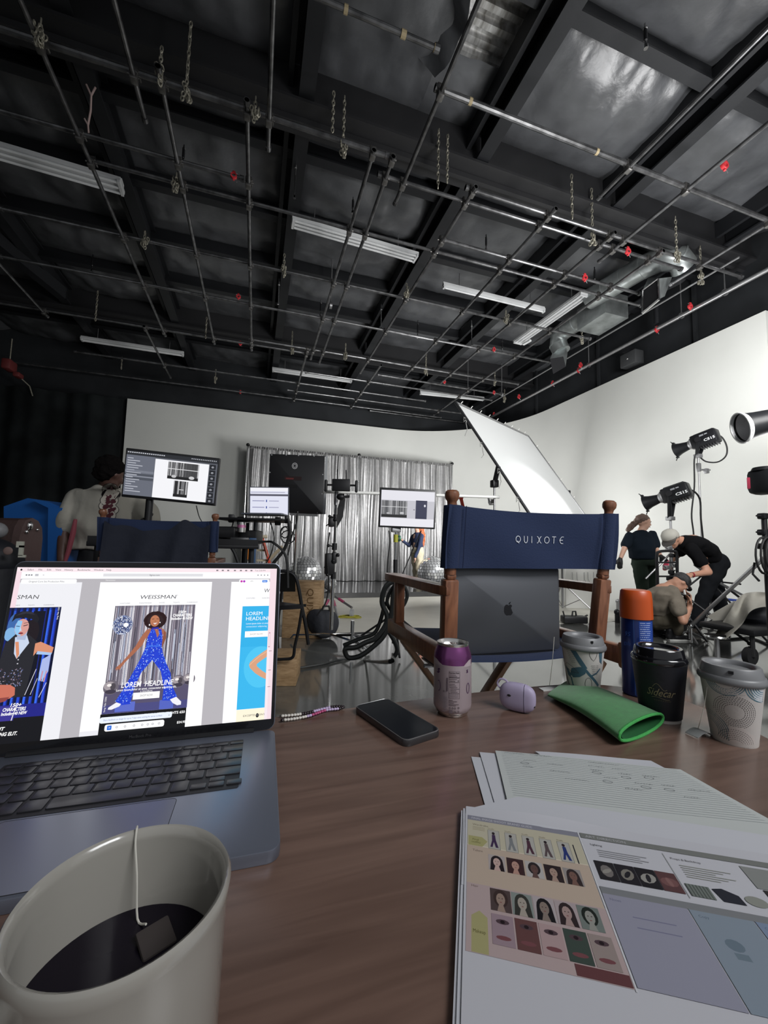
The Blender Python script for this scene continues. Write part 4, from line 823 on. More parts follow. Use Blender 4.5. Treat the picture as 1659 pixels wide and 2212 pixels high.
# papers
M_pap=mat('copier_paper',h('#b9bac0'),.75,spec=.3)
def sheet(P,label,z,mt=M_pap,ink=None,th=.0005,bend=0):
    a,b,c,d=[V((p[0],p[1],z)) for p in P]
    def f(u,v):
        p=a.lerp(b,u).lerp(d.lerp(c,u),v); p.z=z+bend*(math.sin(PI*u)*(1-v)**2)+.0006*math.sin(5*u+3*v); return p
    m=MB().grid(f,16,12).solid(th); return tag(m.build('paper_sheet',mt),label,'paper','loose papers on the table'),f
c1=onz(1070,1622,TZ+.004);c2=onz(1470,1662,TZ+.004); ex=(c2-c1).normalized(); ey=V((ex.y,-ex.x,0))
LL=(c2-c1).length
def quad(dx,dy,rot,W_=LL,H_=.30):
    a=c1+ex*dx-ey*dy; r_=Matrix.Rotation(rot,3,'Z'); e1=r_@ex;e2=r_@ey; return [(a.x,a.y),(a+e1*W_).to_tuple()[:2],(a+e1*W_+e2*H_).to_tuple()[:2],(a+e2*H_).to_tuple()[:2]]
a=onz(1018,1636,TZ); sheet([(a.x,a.y),(a+ex*.2).to_tuple()[:2],(a+ex*.23+ey*.17).to_tuple()[:2],(a+ex*.015+ey*.17).to_tuple()[:2]],'leftmost corner sheet fanned out under the handwritten page',TZ+.0010)
a=onz(1036,1628,TZ); sheet([(a.x,a.y),(a+ex*.2).to_tuple()[:2],(a+ex*.23+ey*.17).to_tuple()[:2],(a+ex*.012+ey*.17).to_tuple()[:2]],'middle fanned sheet between the leftmost corner and the handwritten page',TZ+.0022)
a=onz(1160,1630,TZ); a2=onz(1412,1650,TZ); sheet([(a.x,a.y+.004),(a2.x,a2.y+.004),(a2.x,a2.y-.05),(a.x,a.y-.05)],'sheet peeking out behind the handwritten page',TZ+.0028)
dr=onz(1600,1800,TZ+.004)
hs,hf=sheet([(c1.x,c1.y),(c2.x,c2.y),(dr.x+.05,dr.y-.07),tuple(onz(1112,1800,TZ+.004))[:2]],'lined page with faint handwritten notes, behind the big printout',TZ+.0045,mat('lined_paper',h('#b4b8b6'),.75))
A=Art((0,0,0),(1,0,0),(0,1,0),(0,0,1),2e-6,fn=lambda x,y,o:hf(x,y)+V((0,0,.0003+o))); A.maxe=.06
for k in range(24): A.rect(.03,.02+k*.026,.94,.0022,'#9fa5a8',up=k==0)
rr=random.Random(5)
for x,y,n in((.05,.02,8),(.19,.02,9),(.5,.04,12),(.14,.12,5),(.26,.14,6),(.48,.10,6),(.6,.10,5),(.47,.16,5),(.6,.17,5),(.72,.16,6),(.12,.22,4),(.25,.24,7),(.5,.25,5),(.63,.28,6),(.75,.27,5),(.85,.3,7),(.3,.33,8),(.55,.37,6),(.78,.40,5)):
    P=[];
    for i in range(n*4): P.append((x+i*.0035,y+.008*math.sin(i*1.7+rr.random()*2)+.004*rr.random()))
    A.line(P,.0014,'#4c4f55')
for x,y in((.14,.17),(.49,.20),(.62,.22),(.74,.19),(.5,.31),(.66,.33),(.76,.33)): A.ring(x,y,.022,.016,.0022,'#55585e',n=14)
A.build('handwriting',attrmat('printed_ink'),hs)
# big storyboard printout stack
DU=V((.866,-.5,0)); DV=V((-.5,-.866,0)); D0=V((.2335,.415,0))
dz=TZ+.0075
def docf(u,v,base=dz):  # metres on the page
    p=D0+DU*u+DV*v; lift=.004*max(0,1-v/.013)**2*math.exp(-((u-.08)/.06)**2)
    return V((p.x,p.y,base+lift))
for k,(dx,dy,zz) in enumerate(((-.005,.004,TZ+.0052),(-.0028,.002,TZ+.0064))):
    m=MB().grid(lambda u,v:docf(dx+u*.40,dy+v*.31,zz),20,14).solid(.0008); tag(m.build('paper_sheet',M_pap),['lowest printout sheet sticking out left under the storyboard page','sheet just under the storyboard page with a thin offset edge'][k],'paper','loose papers on the table')
k1=onz(1118,1722,dz-.0012);k2=onz(1659,1806,dz-.0012);kx=(k2-k1).normalized();ky=V((kx.y,-kx.x,0)); k0=onz(1004,1750,dz-.0012)
tag(MB().prism([(k0.x,k0.y),(k1.x,k1.y),((k1+kx*.40).x,(k1+kx*.40).y),((k1+kx*.40+ky*.1).x,(k1+kx*.40+ky*.1).y),((k0+ky*.1).x,(k0+ky*.1).y)][::-1],(0,0,dz-.0012),(1,0,0),(0,1,0),(0,0,.0006)).build('paper_sheet',M_pap),'blank sheet whose top edge shows between the storyboard page and the handwritten page','paper','loose papers on the table')
m=MB().grid(lambda u,v:docf(u*.432,v*.31),36,24).solid(.0006); doc=m.build('storyboard_page',mat('printout_paper',h('#b5b5bb'),.7,spec=.3)); tag(doc,'large printed storyboard page with photo grids and coloured panels, nearest the camera','paper')
A=Art((0,0,0),(1,0,0),(0,1,0),(0,0,1),1.6e-6,fn=lambda x,y,o:docf(x*.001,y*.001)+V((0,0,.0002+o)))
def G(x,y,w_,hh,c,up=True,n=6):
    if up: A.k+=1
    c=h(c) if isinstance(c,str) else c; nx=max(1,int(w_/14)); ny=max(1,int(hh/14)); P=[(x+w_*i/nx,y+hh*j/ny) for j in range(ny+1) for i in range(nx+1)]
    A.raw(P,[(j*(nx+1)+i,j*(nx+1)+i+1,(j+1)*(nx+1)+i+1,(j+1)*(nx+1)+i) for j in range(ny) for i in range(nx)],c)
def T(s,x,y,hh,c,w=None):
    vs,fs,x0,x1,y0,y1=textpoly(s,0,0); A.k+=1; k=hh/.72; kx=w/(x1-x0) if w else k; A.raw([(x+(a-x0)*kx,y-b*k) for a,b in vs],fs,h(c))
G(2,13.5,107.5,7,'#7d7d88'); T('FINAL IMAGE SHOOT BRAND GUIDE',6,18.5,3.2,'#b9b9c0',w=60)
G(2,20.5,107,36,'#b2ac98'); G(2,56.5,107,45,'#b09f90'); G(2,101.5,108,60,'#a99796'); G(2,56,107,1.2,'#c4bba8')
G(2,20.5,107,5,'#b2ac98')
T('Wardrobe',7,28,2.6,'#5a5244'); T('Talent',7,64,2.6,'#5a4a44'); T('Hair',6,105,2.4,'#5a4a44')
for y in(30,32,34): G(7,y,12,.6,'#8a8068',up=False)
A.poly([(3,44),(16,44),(21,49),(16,57),(3,57)],'#9c986a'); T('Final',7,49.6,2.4,'#4a431c'); T('outfits',6,53,2.4,'#4a431c')
A.poly([(6,132),(12,127),(18,132),(18,161),(6,161)],'#9c976c'); T('Makeup',7.2,146,3,'#4a431c',w=9)
rr=random.Random(11)
for i,(c0) in enumerate(['#3d2c4a','#75787a','#4a2f3c','#55484a','#27356c']):
    x=22+i*16.2; G(x-.4,31.6,11.2,25.8,'#77766e'); G(x,32,10.4,25,'#a4a29c'); A.ell(x+5,36,1.5,2,'#2c2226',n=10); A.poly([(x+3.6,38),(x+6.6,38),(x+7,45),(x+9,55),(x+6.5,55),(x+5,48),(x+3.5,55),(x+1.4,55),(x+3.4,46)],c0); T('Outfit',x,30.6,1.8,'#6a6252')
G(100.5,33,1,24,'#22222c')
def face(x,y,w_,hh,bgc,hair,skin,long=True):
    G(x,y,w_,hh,bgc); cx=x+w_/2; cy=y+hh*.42
    A.ell(cx,cy,w_*.36,hh*.40,hair,n=14)
    if long: A.poly([(cx-w_*.36,cy),(cx+w_*.36,cy),(cx+w_*.42,y+hh),(cx-w_*.42,y+hh)],hair)
    A.ell(cx,cy+hh*.04,w_*.22,hh*.28,skin,n=12); A.ell(cx-w_*.08,cy,w_*.04,hh*.02,'#3c2c2c',n=6); A.ell(cx+w_*.08,cy,w_*.04,hh*.02,'#3c2c2c',n=6); A.ell(cx,cy+hh*.17,w_*.06,hh*.02,'#7a4444',n=6)
    A.poly([(cx-w_*.1,cy+hh*.28),(cx+w_*.1,cy+hh*.28),(cx+w_*.2,y+hh),(cx-w_*.2,y+hh)],skin)
for i,(b,hr,s_,lg) in enumerate((('#a39a98','#241c20','#b79c94',1),('#3a2a2c','#3a2426','#a88478',1),('#a8a4a2','#2a2426','#5a4440',0),('#2e2426','#2a2022','#9c8478',0),('#8c8684','#33292a','#6f544c',1))): face(21+i*16,65,14.6,18,b,hr,s_,lg)
for i,(b,hr,s_,lg) in enumerate((('#4a3d3c','#3a2c2a','#8f7b70',0),('#7c8480','#33332f','#9a9288',1),('#a39a9c','#19171a','#7d7068',1),('#a09496','#2e2426','#9a8480',1),('#6c7470','#1e2420','#8a8a84',0))): face(21+i*16.6,103,16,21,b,hr,s_,lg)
for i,c0 in enumerate(['#8f7c84','#5e3f3e','#a38c8c','#3b4640','#8d807c']): G(21+i*17.2,127,16,25,c0); A.ell(29+i*17.2,133,5,2.2,'#4a3a40',n=10); A.ell(29+i*17.2,133,1.8,1.6,'#241a1e',n=8); A.ell(29+i*17.2,146,5.5,1.8,'#6e4448',n=10)
G(75,153,34,8,'#5e3a3c')
G(109.6,13,1.2,150,'#c2c2c6'); G(111.5,13.5,225,7,'#70726f'); T('ART DIRECTION',116,18.8,3.2,'#a8a8ac',w=36)
T('Lighting',118,29,2.4,'#4d4d50'); 
for y in range(4): G(122,34+y*2.6,42-6*(y%2),.8,'#8e8e92',up=y==0)
for i in range(4):
    x=115+i*16.4; G(x,49,15.8,21.5,['#232125','#201e24','#1c1b20','#54383a'][i]); A.ell(x+8,60,5,7,['#6d6866','#77736c','#8f8d88','#6e4c4c'][i],rot=.5*i,n=10); A.ell(x+8,60,2,5,['#8a8680','#201e24','#232228','#7e5c5a'][i],rot=1-.4*i,n=8)
G(181,24,.5,50,'#8a8c8a'); T('Props & Backdrop',186,30,2.4,'#4d4d50')
for y in range(6): G(190,36+y*2.6,40-7*(y%3),.8,'#94958f',up=y==0)
G(184,58,18,13,'#6a716c'); 
for i in range(7): G(184+i*2.6,58,1,13,'#474d4a',up=i==0)
A.poly([(204,59),(212,57),(222,62),(223,71),(207,71)],'#22242e'); A.ell(233,65,8,5.5,'#84867f',n=16); G(243,24,60,25,'#7f817f'); G(246,50,40,20,'#2c2a2a')
G(111.5,79,225,7,'#75777a'); G(111.5,86,62,74,'#8b8b9a'); G(174.5,86,44,74,'#7d8894'); G(219.5,86,116,74,'#75839a'); T('Notes',116,92,2.4,'#5c5c74'); T('Copy',179,92,2.4,'#4c5868'); T('Colour',223,92,2.4,'#46566e')
for y in(104,113): G(128,y,30,.9,'#6f6f86'); 
A.ell(192,112,6,5,'#62707c',n=12); G(188,118,9,5,'#66747f')
A.build('page_print',attrmat('printed_ink'),doc)
# ================================================================ SET AND EQUIPMENT
# silver curtain backdrop on pipe frame, standing on a low black platform
M_plat=mat('black_platform_gloss',(.05,.05,.052),.12,spec=.6,var=.3,vscale=2)
tag(MB().box((2.1,9.15,.055),(7.8,2.6,.098),b=.004).build('stage_platform',M_plat,smooth=False),'low glossy black stage platform under the silver curtain','platform')
M_silv=mat('silver_lame',(.50,.497,.50),.33,.7,bump=.12,bscale=40,var=.1,vscale=14)
t=thing('silver_curtain','pleated shiny silver curtain hung as a backdrop on a pipe frame','curtain',(2.55,10.35,.105))
CX0,CX1=-.24,5.28
def cur(i0,i1,seed):
    def f(u,v):
        x=CX0+(CX1-CX0)*(i0+(i1-i0)*u); z=.115+3.25*v; k=x*1.0
        d=.055*math.sin(k*21+1.5*math.sin(k*3.1+seed))+.035*math.sin(k*47+2*math.sin(k*5))*(.4+.6*v)+.02*math.sin(k*83+v*2)
        d*=(.55+.45*(1-v)) ; d+=.03*noise.noise(V((x*3,z*1.1,seed)))
        flare=.10*max(0,1-v*5)**1.5*math.sin(k*19)
        return (x+.02*math.sin(z*2.2+k*9),10.32+d+flare*.5,z)
    return f
M=MB().grid(cur(0,1,2.),620,26).build('drape_panel',M_silv,t,ang=80)
MB().grid(lambda u,v:(CX0+(CX1-CX0)*u,10.29+.03*math.sin(u*620)+.012*math.sin(u*1330),3.365+.055*v),700,2).build('drape_header',M_silv,t,ang=80)
t=thing('drape_stand','thin chrome pipe and drape frame holding the silver curtain','frame',(2.55,10.42,.1))
for x in(CX0-.04,2.55,CX1+.04):
    MB().cyl((x,10.36,.104),(x,10.36,3.42),.022,n=12).build('upright',M_chrome,t); MB().ell((x,10.36,3.45),.045).build('top_cap',M_blk,t)
MB().cyl((CX0,10.36,3.40),(CX1,10.36,3.40),.016,n=8).build('crossbar',M_chrome,t)
# disco balls
def mirrormat():
    if 'mirror_tiles' in MATS: return MATS['mirror_tiles']
    return mat('mirror_tiles',(.85,.86,.88),.16,.75)
def disco(c,r_,label,n=34):
    t=thing('disco_ball',label,'disco ball',(c[0],c[1],c[2]-r_),0,'mirror balls on the stage'); c=V(c); MB().ell(c,r_*.97,n=32,m=20).build('core',mat('grout_grey',(.12,.12,.13),.7),t)
    m=MB(); rr=random.Random(int(r_*1000)+int(c.x*10))
    rows=int(n*.5)
    for j in range(1,rows):
        th=PI*j/rows; k=max(3,int(n*math.sin(th)))
        for i in range(k):
            a=2*PI*(i+.5*(j%2))/k; N_=V((math.sin(th)*math.cos(a),math.sin(th)*math.sin(a),math.cos(th))); x,y,_=frame(N_+V((rr.uniform(-.05,.05),rr.uniform(-.05,.05),rr.uniform(-.05,.05)))); s=r_*PI/rows*.44
            # align tile with latitude
            e1=V((-math.sin(a),math.cos(a),0)); e2=N_.cross(e1); jx=rr.uniform(-.09,.09);jy=rr.uniform(-.09,.09); P=[]
            for sx,sy in((-1,-1),(1,-1),(1,1),(-1,1)): P.append(c+N_*(r_*1.0+s*(sx*jx+sy*jy))+e1*s*sx+e2*s*sy)
            m.add(P,[(0,1,2,3)])
    o=m.build('mirror_tile_skin',mirrormat(),t,smooth=False)
def bpos(x,y,r_,z=.104): p=onz(x,y+0,z+r_); return (p.x,p.y,z+r_)
disco((1.03,8.6,.104+.34),.34,'large mirror ball on the stage behind the tripod legs, left')
disco((1.50,8.3,.104+.14),.14,'small mirror ball at the stage front left of the pole',26)
disco((3.93,8.6,.104+.36),.36,'large mirror ball on the stage right of the red haired woman')
t=thing('studio_fan','clear glass globe lying on the stage edge','globe',(0,0,0)) if False else None
# ---- director's chairs
M_cw=wood('chair_walnut',h('#6b4433'),h('#98664b'),.3,(18,18,2.5),.3); M_cw2=wood('chair_beech',h('#8a5f42'),h('#b0835e'),.35,(10,10,3),.2); M_nv=mat('navy_canvas',h('#293451'),.8,bump=.12,bscale=220,sheen=.05,spec=.2)
def director_chair(label,letters=True,seatc=True):
    t=thing('director_chair',label,'chair',(0,0,0))
    for s in(-1,1):
        b=V((s*.256,.040,.735)); tp=V((s*.272,-.012,1.198)); d=(tp-b)
        m=MB(); m.lathe(b+d*.5,[(.0,0),(.017,0),(.017,.175),(.014,.182),(.0125,.195),(.0140,.202),(.0195,.210),(.0205,.220),(.0185,.228),(.012,.233),(0,.234)],20,d)
        m.beam(b,b+d*.47,.042,.036,up=(0,1,0),b=.006); m.beam(b+d*.47,b+d*.505,.030,.028,up=(0,1,0),b=.006); m.build('back_post',M_cw,t)
    def can(u,v): 
        x=-.290+.580*u; z=.982+.174*v; 
        y0=.040-.052*((z-.735)/.463)
        return (x,y0-.022+.028*math.sin(PI*u)**.8*0+.030*(1-(2*u-1)**4)+.004*math.sin(9*u+4*v),z-.006*math.sin(PI*u)*(1 if v>.5 else -1)*0-.008*math.sin(PI*u)*v)
    m=MB().grid(can,40,12).solid(.003,(0,1,0)); m.build('back_canvas',M_nv,t)
    for s in(-1,1):
        m=MB()
        y0=lambda z:.040-.052*((z-.735)/.463)
        def sl(u,v): 
            a=2*PI*u; z=.983+.172*v; return (s*.267+.026*math.cos(a),y0(z)+.024*math.sin(a),z)
        m.grid(sl,20,6,closeu=True); m.build('canvas_sleeve',M_nv,t)
        MB().tube([(s*.236,y0(.984+.170*k/6)-.0235+.004,.984+.170*k/6) for k in range(7)],.0013,5).build('stitching',mat('navy_stitch',h('#182444'),.9),t)
    if letters:
        ob=bpy.data.objects
        def fn(x,y,o):
            u=(x+.290)/.580; v=(y-.982)/.174; p=V(can(u,v)); return p+V((0,-.0022-o,0))
        A=Art((0,0,0),(1,0,0),(0,1,0),(0,0,1),3e-5,fn=fn); x=-.045; wht='#e4e7ee'; yb=1.062; hh=.021
        def ln(P,w_=.0019): A.line(P,w_,wht,up=False)
        A.k=1
        X=-.058; s=.0075
        A.ring(X+.0085,yb+hh/2,.0088,.0105,.0019,wht,n=18,up=False); ln([(X+.006,yb+.0055),(X+.012,yb-.002)])
        X+=.030; ln([(X,yb+hh),(X,yb+.007),(X+.002,yb+.002),(X+.006,yb),(X+.010,yb+.002),(X+.012,yb+.007),(X+.012,yb+hh)])
        X+=.0275; ln([(X,yb),(X,yb+hh)])
        X+=.019; ln([(X,yb+hh),(X+.004,yb+hh-.002),(X+.012,yb+.002),(X+.016,yb)]); ln([(X+.016,yb+hh),(X+.012,yb+hh-.002),(X+.004,yb+.002),(X,yb)])
        X+=.0285; A.ring(X+.0075,yb+hh/2,.0095,.0108,.0019,wht,n=18,up=False)
        X+=.028; ln([(X-.002,yb+hh),(X+.012,yb+hh)]); ln([(X+.005,yb),(X+.005,yb+hh)])
        X+=.026; ln([(X+.013,yb+hh),(X+.006,yb+hh),(X+.002,yb+hh*.75),(X,yb+hh/2),(X+.002,yb+hh*.25),(X+.006,yb),(X+.013,yb)]); ln([(X,yb+hh/2),(X+.011,yb+hh/2)])
        A.build('canvas_lettering',attrmat('printed_ink'),kid(t,'back_canvas'))
    for s in(-1,1):
        m=MB(); P=[]; 
        arm=[(s*.272+s*-.022,.02),(s*.272-s*.026,.34),(s*.272-s*.030,.47),(s*.272-s*.012,.53),(s*.272+s*.022,.527),(s*.272+s*.034,.47),(s*.272+s*.026,.32),(s*.272+s*.018,.02)]
        A_=smooth(arm+[arm[0]],4)[:-1]; 
        if s>0: A_=A_[::-1]
        m.prism(A_,(0,0,.908),(1,0,0),(0,1,0),(0,0,.026),.004); m.build('armrest',M_cw,t)
        MB().beam((s*.272,.42,.76),(s*.272,.42,.912),.034,.034,up=(0,1,0),b=.005).build('front_post',M_cw,t)
        MB().box((s*.272,.225,.735),(.036,.55,.052),b=.004).build('seat_rail',M_cw,t)
        MB().box((s*.280,-.060,.735),(.050,.045,.080),b=.012).build('rail_end_block',M_cw2 if s>0 else M_cw,t)
        MB().box((s*.272,.10,.706),(.040,.09,.004)).cyl((s*.272-.022,.12,.69),(s*.272+.022,.12,.69),.006,n=8).build('hinge_bracket',M_steel,t)
        MB().box((s*.272,.215,.02),(.036,.50,.035),b=.006).build('floor_runner',M_cw,t)
    for y in(.02,.405):
        for s in(-1,1):
            m=MB().beam((s*.262,y+s*.011,.70),(-s*.262,y+s*.011,.035),.020,.046,up=(0,1,0),b=.004); 
            m.v=[(v) for v in m.v]; m.build('cross_leg',M_cw2,t)
        MB().cyl((0,y-.03,.368),(0,y+.03,.368),.009,n=10).build('pivot_bolt',M_chrome,t)
    for s in(-1,1): MB().cyl((s*.235,.38,.665),(s*.235,.43,.665),.010,n=10).build('leg_bolt',M_chrome,t)
    MB().box((0,.44,.22),(.50,.10,.02),b=.004).build('footrest',M_cw,t)
    m=MB().grid(lambda u,v:(-.262+.524*u,.0+.46*v,.735-.012*math.sin(PI*u)),16,6).solid(.003); m.build('seat_canvas',M_nv,t)
    return t
def place(t,x,y,rz): t.location=(x,y,0); t.rotation_euler=(0,0,rz)
ch1=director_chair('tall wooden director chair with navy canvas back lettered in white, in front of the table')
place(ch1,.783,1.0,math.radians(-1))
ch2=director_chair('second navy director chair behind the laptop with a dark jacket on its back',letters=False); place(ch2,-.49,2.45,math.radians(0))
# dark jacket draped over the second chair back
def jk(u,v):
    x=-.25+.5*u; top=1.135-.045*math.sin(PI*min(1,u*1.3))**2-.045*noise.noise(V((u*6,0,3))); z=top-.36*v
    return (x,-.055-.018*math.sin(u*19+v*3)*(.3+v)-.02*v,z)
m=MB().grid(jk,50,20).solid(.02,(0,1,0)); o=m.build('dark_jacket',mat('jacket_black',(.012,.015,.028),.85,bump=.3,bscale=18),ang=70); tag(o,'dark navy jacket hanging over the second director chair','jacket'); o.location=ch2.location; o.rotation_euler=ch2.rotation_euler
# laptop standing on the first chair
def slab(name,label,cat,BL,BR,H_,tilt,th,mt): pass
BL=V((.548,1.060,.735)); BR=V((.916,1.052,.735)); ex=(BR-BL).normalized(); ny=V((ex.y,-ex.x,0)); 
if ny.y>0: ny=-ny
uz=(V((0,0,1))-ny*.0).normalized()
t=thing('closed_laptop','grey laptop with a dark fruit logo standing on the front director chair seat','laptop',(BL+BR)/2)
BLo=V((BL.x,BL.y,.7335)); M_alu2=mat('lid_grey_dark',h('#6b6d72'),.36,.75)
MB().prism(rrect(0,0,.368,.250,.010),BLo-ny*.004,ex,uz,ny*.004,.0008).build('lid',M_alu2,t); MB().prism(rrect(0,0,.368,.250,.010),BLo-ny*.018,ex,uz,ny*.0125,.001).build('base',M_alu,t)
A=Art(BLo+ny*.0003,ex,uz,ny,1e-5); cx,cy=.186,.124; q=.0135
def arc(cx_,cy_,rx,ry,a0,a1,n=10): return [(cx_+rx*math.cos(math.radians(a0+(a1-a0)*i/n)),cy_+ry*math.sin(math.radians(a0+(a1-a0)*i/n))) for i in range(n+1)]
body=arc(cx-.30*q*1.4,cy+.28*q,.72*q,.85*q,75,185,8)+arc(cx-.1*q,cy-.15*q,1.08*q,1.2*q,190,250,6)+[(cx,cy-1.22*q)]+arc(cx+.15*q,cy-.15*q,1.0*q,1.2*q,-68,-20,6)+[(cx+.80*q,cy-.18*q)]+arc(cx+1.15*q,cy+.33*q,.48*q,.50*q,245,115,8)+arc(cx+.42*q,cy+.30*q,.62*q,.82*q,55,100,5)+[(cx,cy+.92*q)]
A.poly(body,(.012,.012,.014)); A.poly(arc(cx-.05*q,cy+1.75*q,.62*q,.62*q,-70,5,7)+arc(cx+.62*q,cy+1.10*q,.62*q,.62*q,100,175,7),(.012,.012,.014))
A.build('lid_logo',attrmat('printed_ink',rough=.25),kid(t,'lid'))
# ---- generic stand helpers
def tripod(t,base,top,r_=.016,leg=.5,legz=.35,mt=None,nleg=3,rot=0.,legmat=None,casters=False):
    base=V(base);top=V(top); mt=mt or M_chrome; legmat=legmat or mt
    MB().cyl(base+V((0,0,.08)),V((base.x,base.y,base.z+(top.z-base.z)*.5)),r_,n=12).build('lower_pole',mt,t)
    MB().cyl(V((base.x,base.y,base.z+(top.z-base.z)*.5)),top,r_*.7,n=12).build('upper_pole',mt,t)
    MB().cyl(V((base.x,base.y,base.z+(top.z-base.z)*.5-.04)),V((base.x,base.y,base.z+(top.z-base.z)*.5+.04)),r_*1.5,n=12).build('collar',M_blk,t)
    for k in range(nleg):
        a=rot+2*PI*k/nleg; d=V((math.cos(a),math.sin(a),0)); 
        lb=MB().cyl(base+V((0,0,legz)),base+d*leg+V((0,0,.03 if not casters else .12)),r_*.7,n=8).build('leg',legmat,t)
        MB().cyl(base+V((0,0,.10)),base+d*leg*.55+V((0,0,legz*.5)),r_*.4,n=6).build('brace',legmat,lb)
        if casters: MB().cyl(base+d*leg+V((-d.y*.02,d.x*.02,.06)),base+d*leg+V((d.y*.02,-d.x*.02,.06)),.055,n=14).build('caster',mat('caster_grey',(.35,.36,.37),.4),lb)
        else: MB().ell(base+d*leg+V((0,0,.025)),.022,n=8,m=6).build('foot',M_rub,lb)
def screen_thing(name,label,cat,TLp,TRp,BRp,BLp,D,th=.03,bez=.012,tilt=None,mk=None,frame_m=None,Dr=None):
    # corners from the four measured points at depth D (left) and Dr (right)
    Dr=Dr or D; tl=dep(*TLp,D);tr=dep(*TRp,Dr);bl=dep(*BLp,D);br=dep(*BRp,Dr)
    ex=((tr-tl)+(br-bl)).normalized(); ez=((tl-bl)+(tr-br)); ez=(ez-ex*ez.dot(ex)).normalized(); W_=((tr-tl).length+(br-bl).length)/2; H_=((tl-bl).length+(tr-br).length)/2
    n=ex.cross(ez).normalized(); 
    if n.dot(-FW)<0: n=-n
    O=(tl+tr+bl+br)/4-ex*W_/2-ez*H_/2; return O,ex,ez,n,W_,H_
# ---- monitor at left
O,ex,ez,n,W_,H_=screen_thing(0,0,0,(271,966),(476,991),(463,1092),(263,1074),2.55,Dr=2.62)
t=thing('computer_monitor','black computer monitor on a pole at left showing photo editing software','monitor',O+ex*W_/2)
MB().prism(rrect(0,0,W_,H_,.006),O-n*.03,ex,ez,n*.03,.003).build('housing',M_plast,t); 
st=O+ex*(.27*W_); MB().cyl(st-n*.04+ez*.06,(st.x,st.y+.03,.80),.022,n=14).build('mount_pole',M_blk,t); MB().box(st-n*.045+ez*.10,(.10,.04,.12),b=.01).build('mount_plate',M_blk,t)
MB().tube([st+V((.03*math.cos(a),.03+.035*math.sin(a),-.09-.013*a)) for a in [i*.6 for i in range(24)]],.006,6).build('cable_wrap',M_rub,t)
u=W_/100; A=Art(O+n*.001,ex*u,ez*u,n,2e-4); hh=H_/u
A.rect(1.5,3,97,hh-5.5,'#5d6069'); A.rect(1.5,hh-7,97,4.5,'#2c2e33'); A.rect(1.5,3,30,hh-10,'#6a6e7a'); A.rect(1.5,hh-34,30,7,'#50545e')
for k in range(15):
    y=hh-11-k*2.6; A.rect(3,y,6+((k*7)%11),.9,'#b9bcc6',up=k==0)
A.rect(1.5,hh-26,30,2.4,'#7c808c'); A.rect(1.5,hh-31,30,1.4,'#8a8e9a')
for k in range(18): A.rect(2.5+k*2.2,hh-4.6,1.4,1,'#d8dae2',up=k==0)
for k in range(14): A.rect(70+k*2,hh-4.6,1,1,'#c8cad2',up=k==0)
A.rect(32,3,57.5,hh-11.5,'#fbfbff')
def strip(x,y,w_,h_,bgc,seed,v=True):
    rr=random.Random(seed); A.rect(x,y,w_,h_,bgc)
    for i in range(int(w_*1.3)): A.rect(x+rr.random()*(w_-.6),y+h_*.18,.25+.3*rr.random(),h_*.82,rr.choice(['#8d8d90','#c9c9cc','#3a3a3c','#e6e6e8','#5b5b5e']),up=i==0)
    A.rect(x,y,w_,h_*.16,'#202022')
strip(46,hh-29,33,19,'#4a4a4c',4); A.rect(46,hh-18,33,.7,'#e8e8ea'); A.ell(53,hh-26,2.6,1.6,'#c8c8ca'); A.ell(72,hh-26,3,1.8,'#d2d2d4')
strip(54,6,15,18,'#2c2c2e',5); A.rect(60,14,5,.7,'#e0e0e2')
for k in range(7): A.rect(90.5,hh-14-k*6.4,6.5,5.6,'#23252b',up=k==0); A.ell(93.7,hh-11.4-k*6.4,1.6,1.2,'#b8bac2',up=False,n=8)
A.build('screen_image',attrmat('screen_light',emit=.95),kid(t,'housing'))
# desk/cart under that monitor
t=thing('equipment_cart','black equipment cart top behind the second director chair with cables and gear','cart',(-.15,2.98,0))
MB().box((-.45,2.98,1.015),(.95,.5,.03),b=.005).build('cart_top',M_blk,t)
for x in(-.88,-.02): 
    for y in(2.78,3.18): MB().cyl((x,y,.0),(x,y,1.0),.018,n=10).build('cart_leg',M_blk,t)
MB().box((-.45,2.98,.45),(.9,.46,.03)).build('lower_shelf',M_blk,t); MB().box((-.45,2.735,1.04),(.94,.01,.04)).build('front_lip',M_blk,t)
for k,(x,w_,hh_) in enumerate(((-.72,.14,.05),(-.40,.18,.035),(-.10,.12,.045))):
    tag(MB().box((x,2.92,1.031+hh_/2),(w_,.12,hh_),b=.01).build('gear_box',[M_blk,mat('gear_grey',(.3,.3,.31),.5),M_plast][k]),['black gear box on the cart left of the monitor pole','grey flat gear box on the cart behind the chair','black gear box on the cart near the tilted laptop'][k],'gear')
tag(MB().tube(smooth([(-.75,2.85,1.04),(-.66,2.80,1.06),(-.52,2.84,1.045),(-.38,2.78,1.05),(-.2,2.8,1.04),(.05,2.82,1.05),(.12,2.76,1.04),(.2,2.75,.95),(.22,2.75,.75)],5),.008,6).build('cable',M_rub),'black cable lying along the cart top','cable')
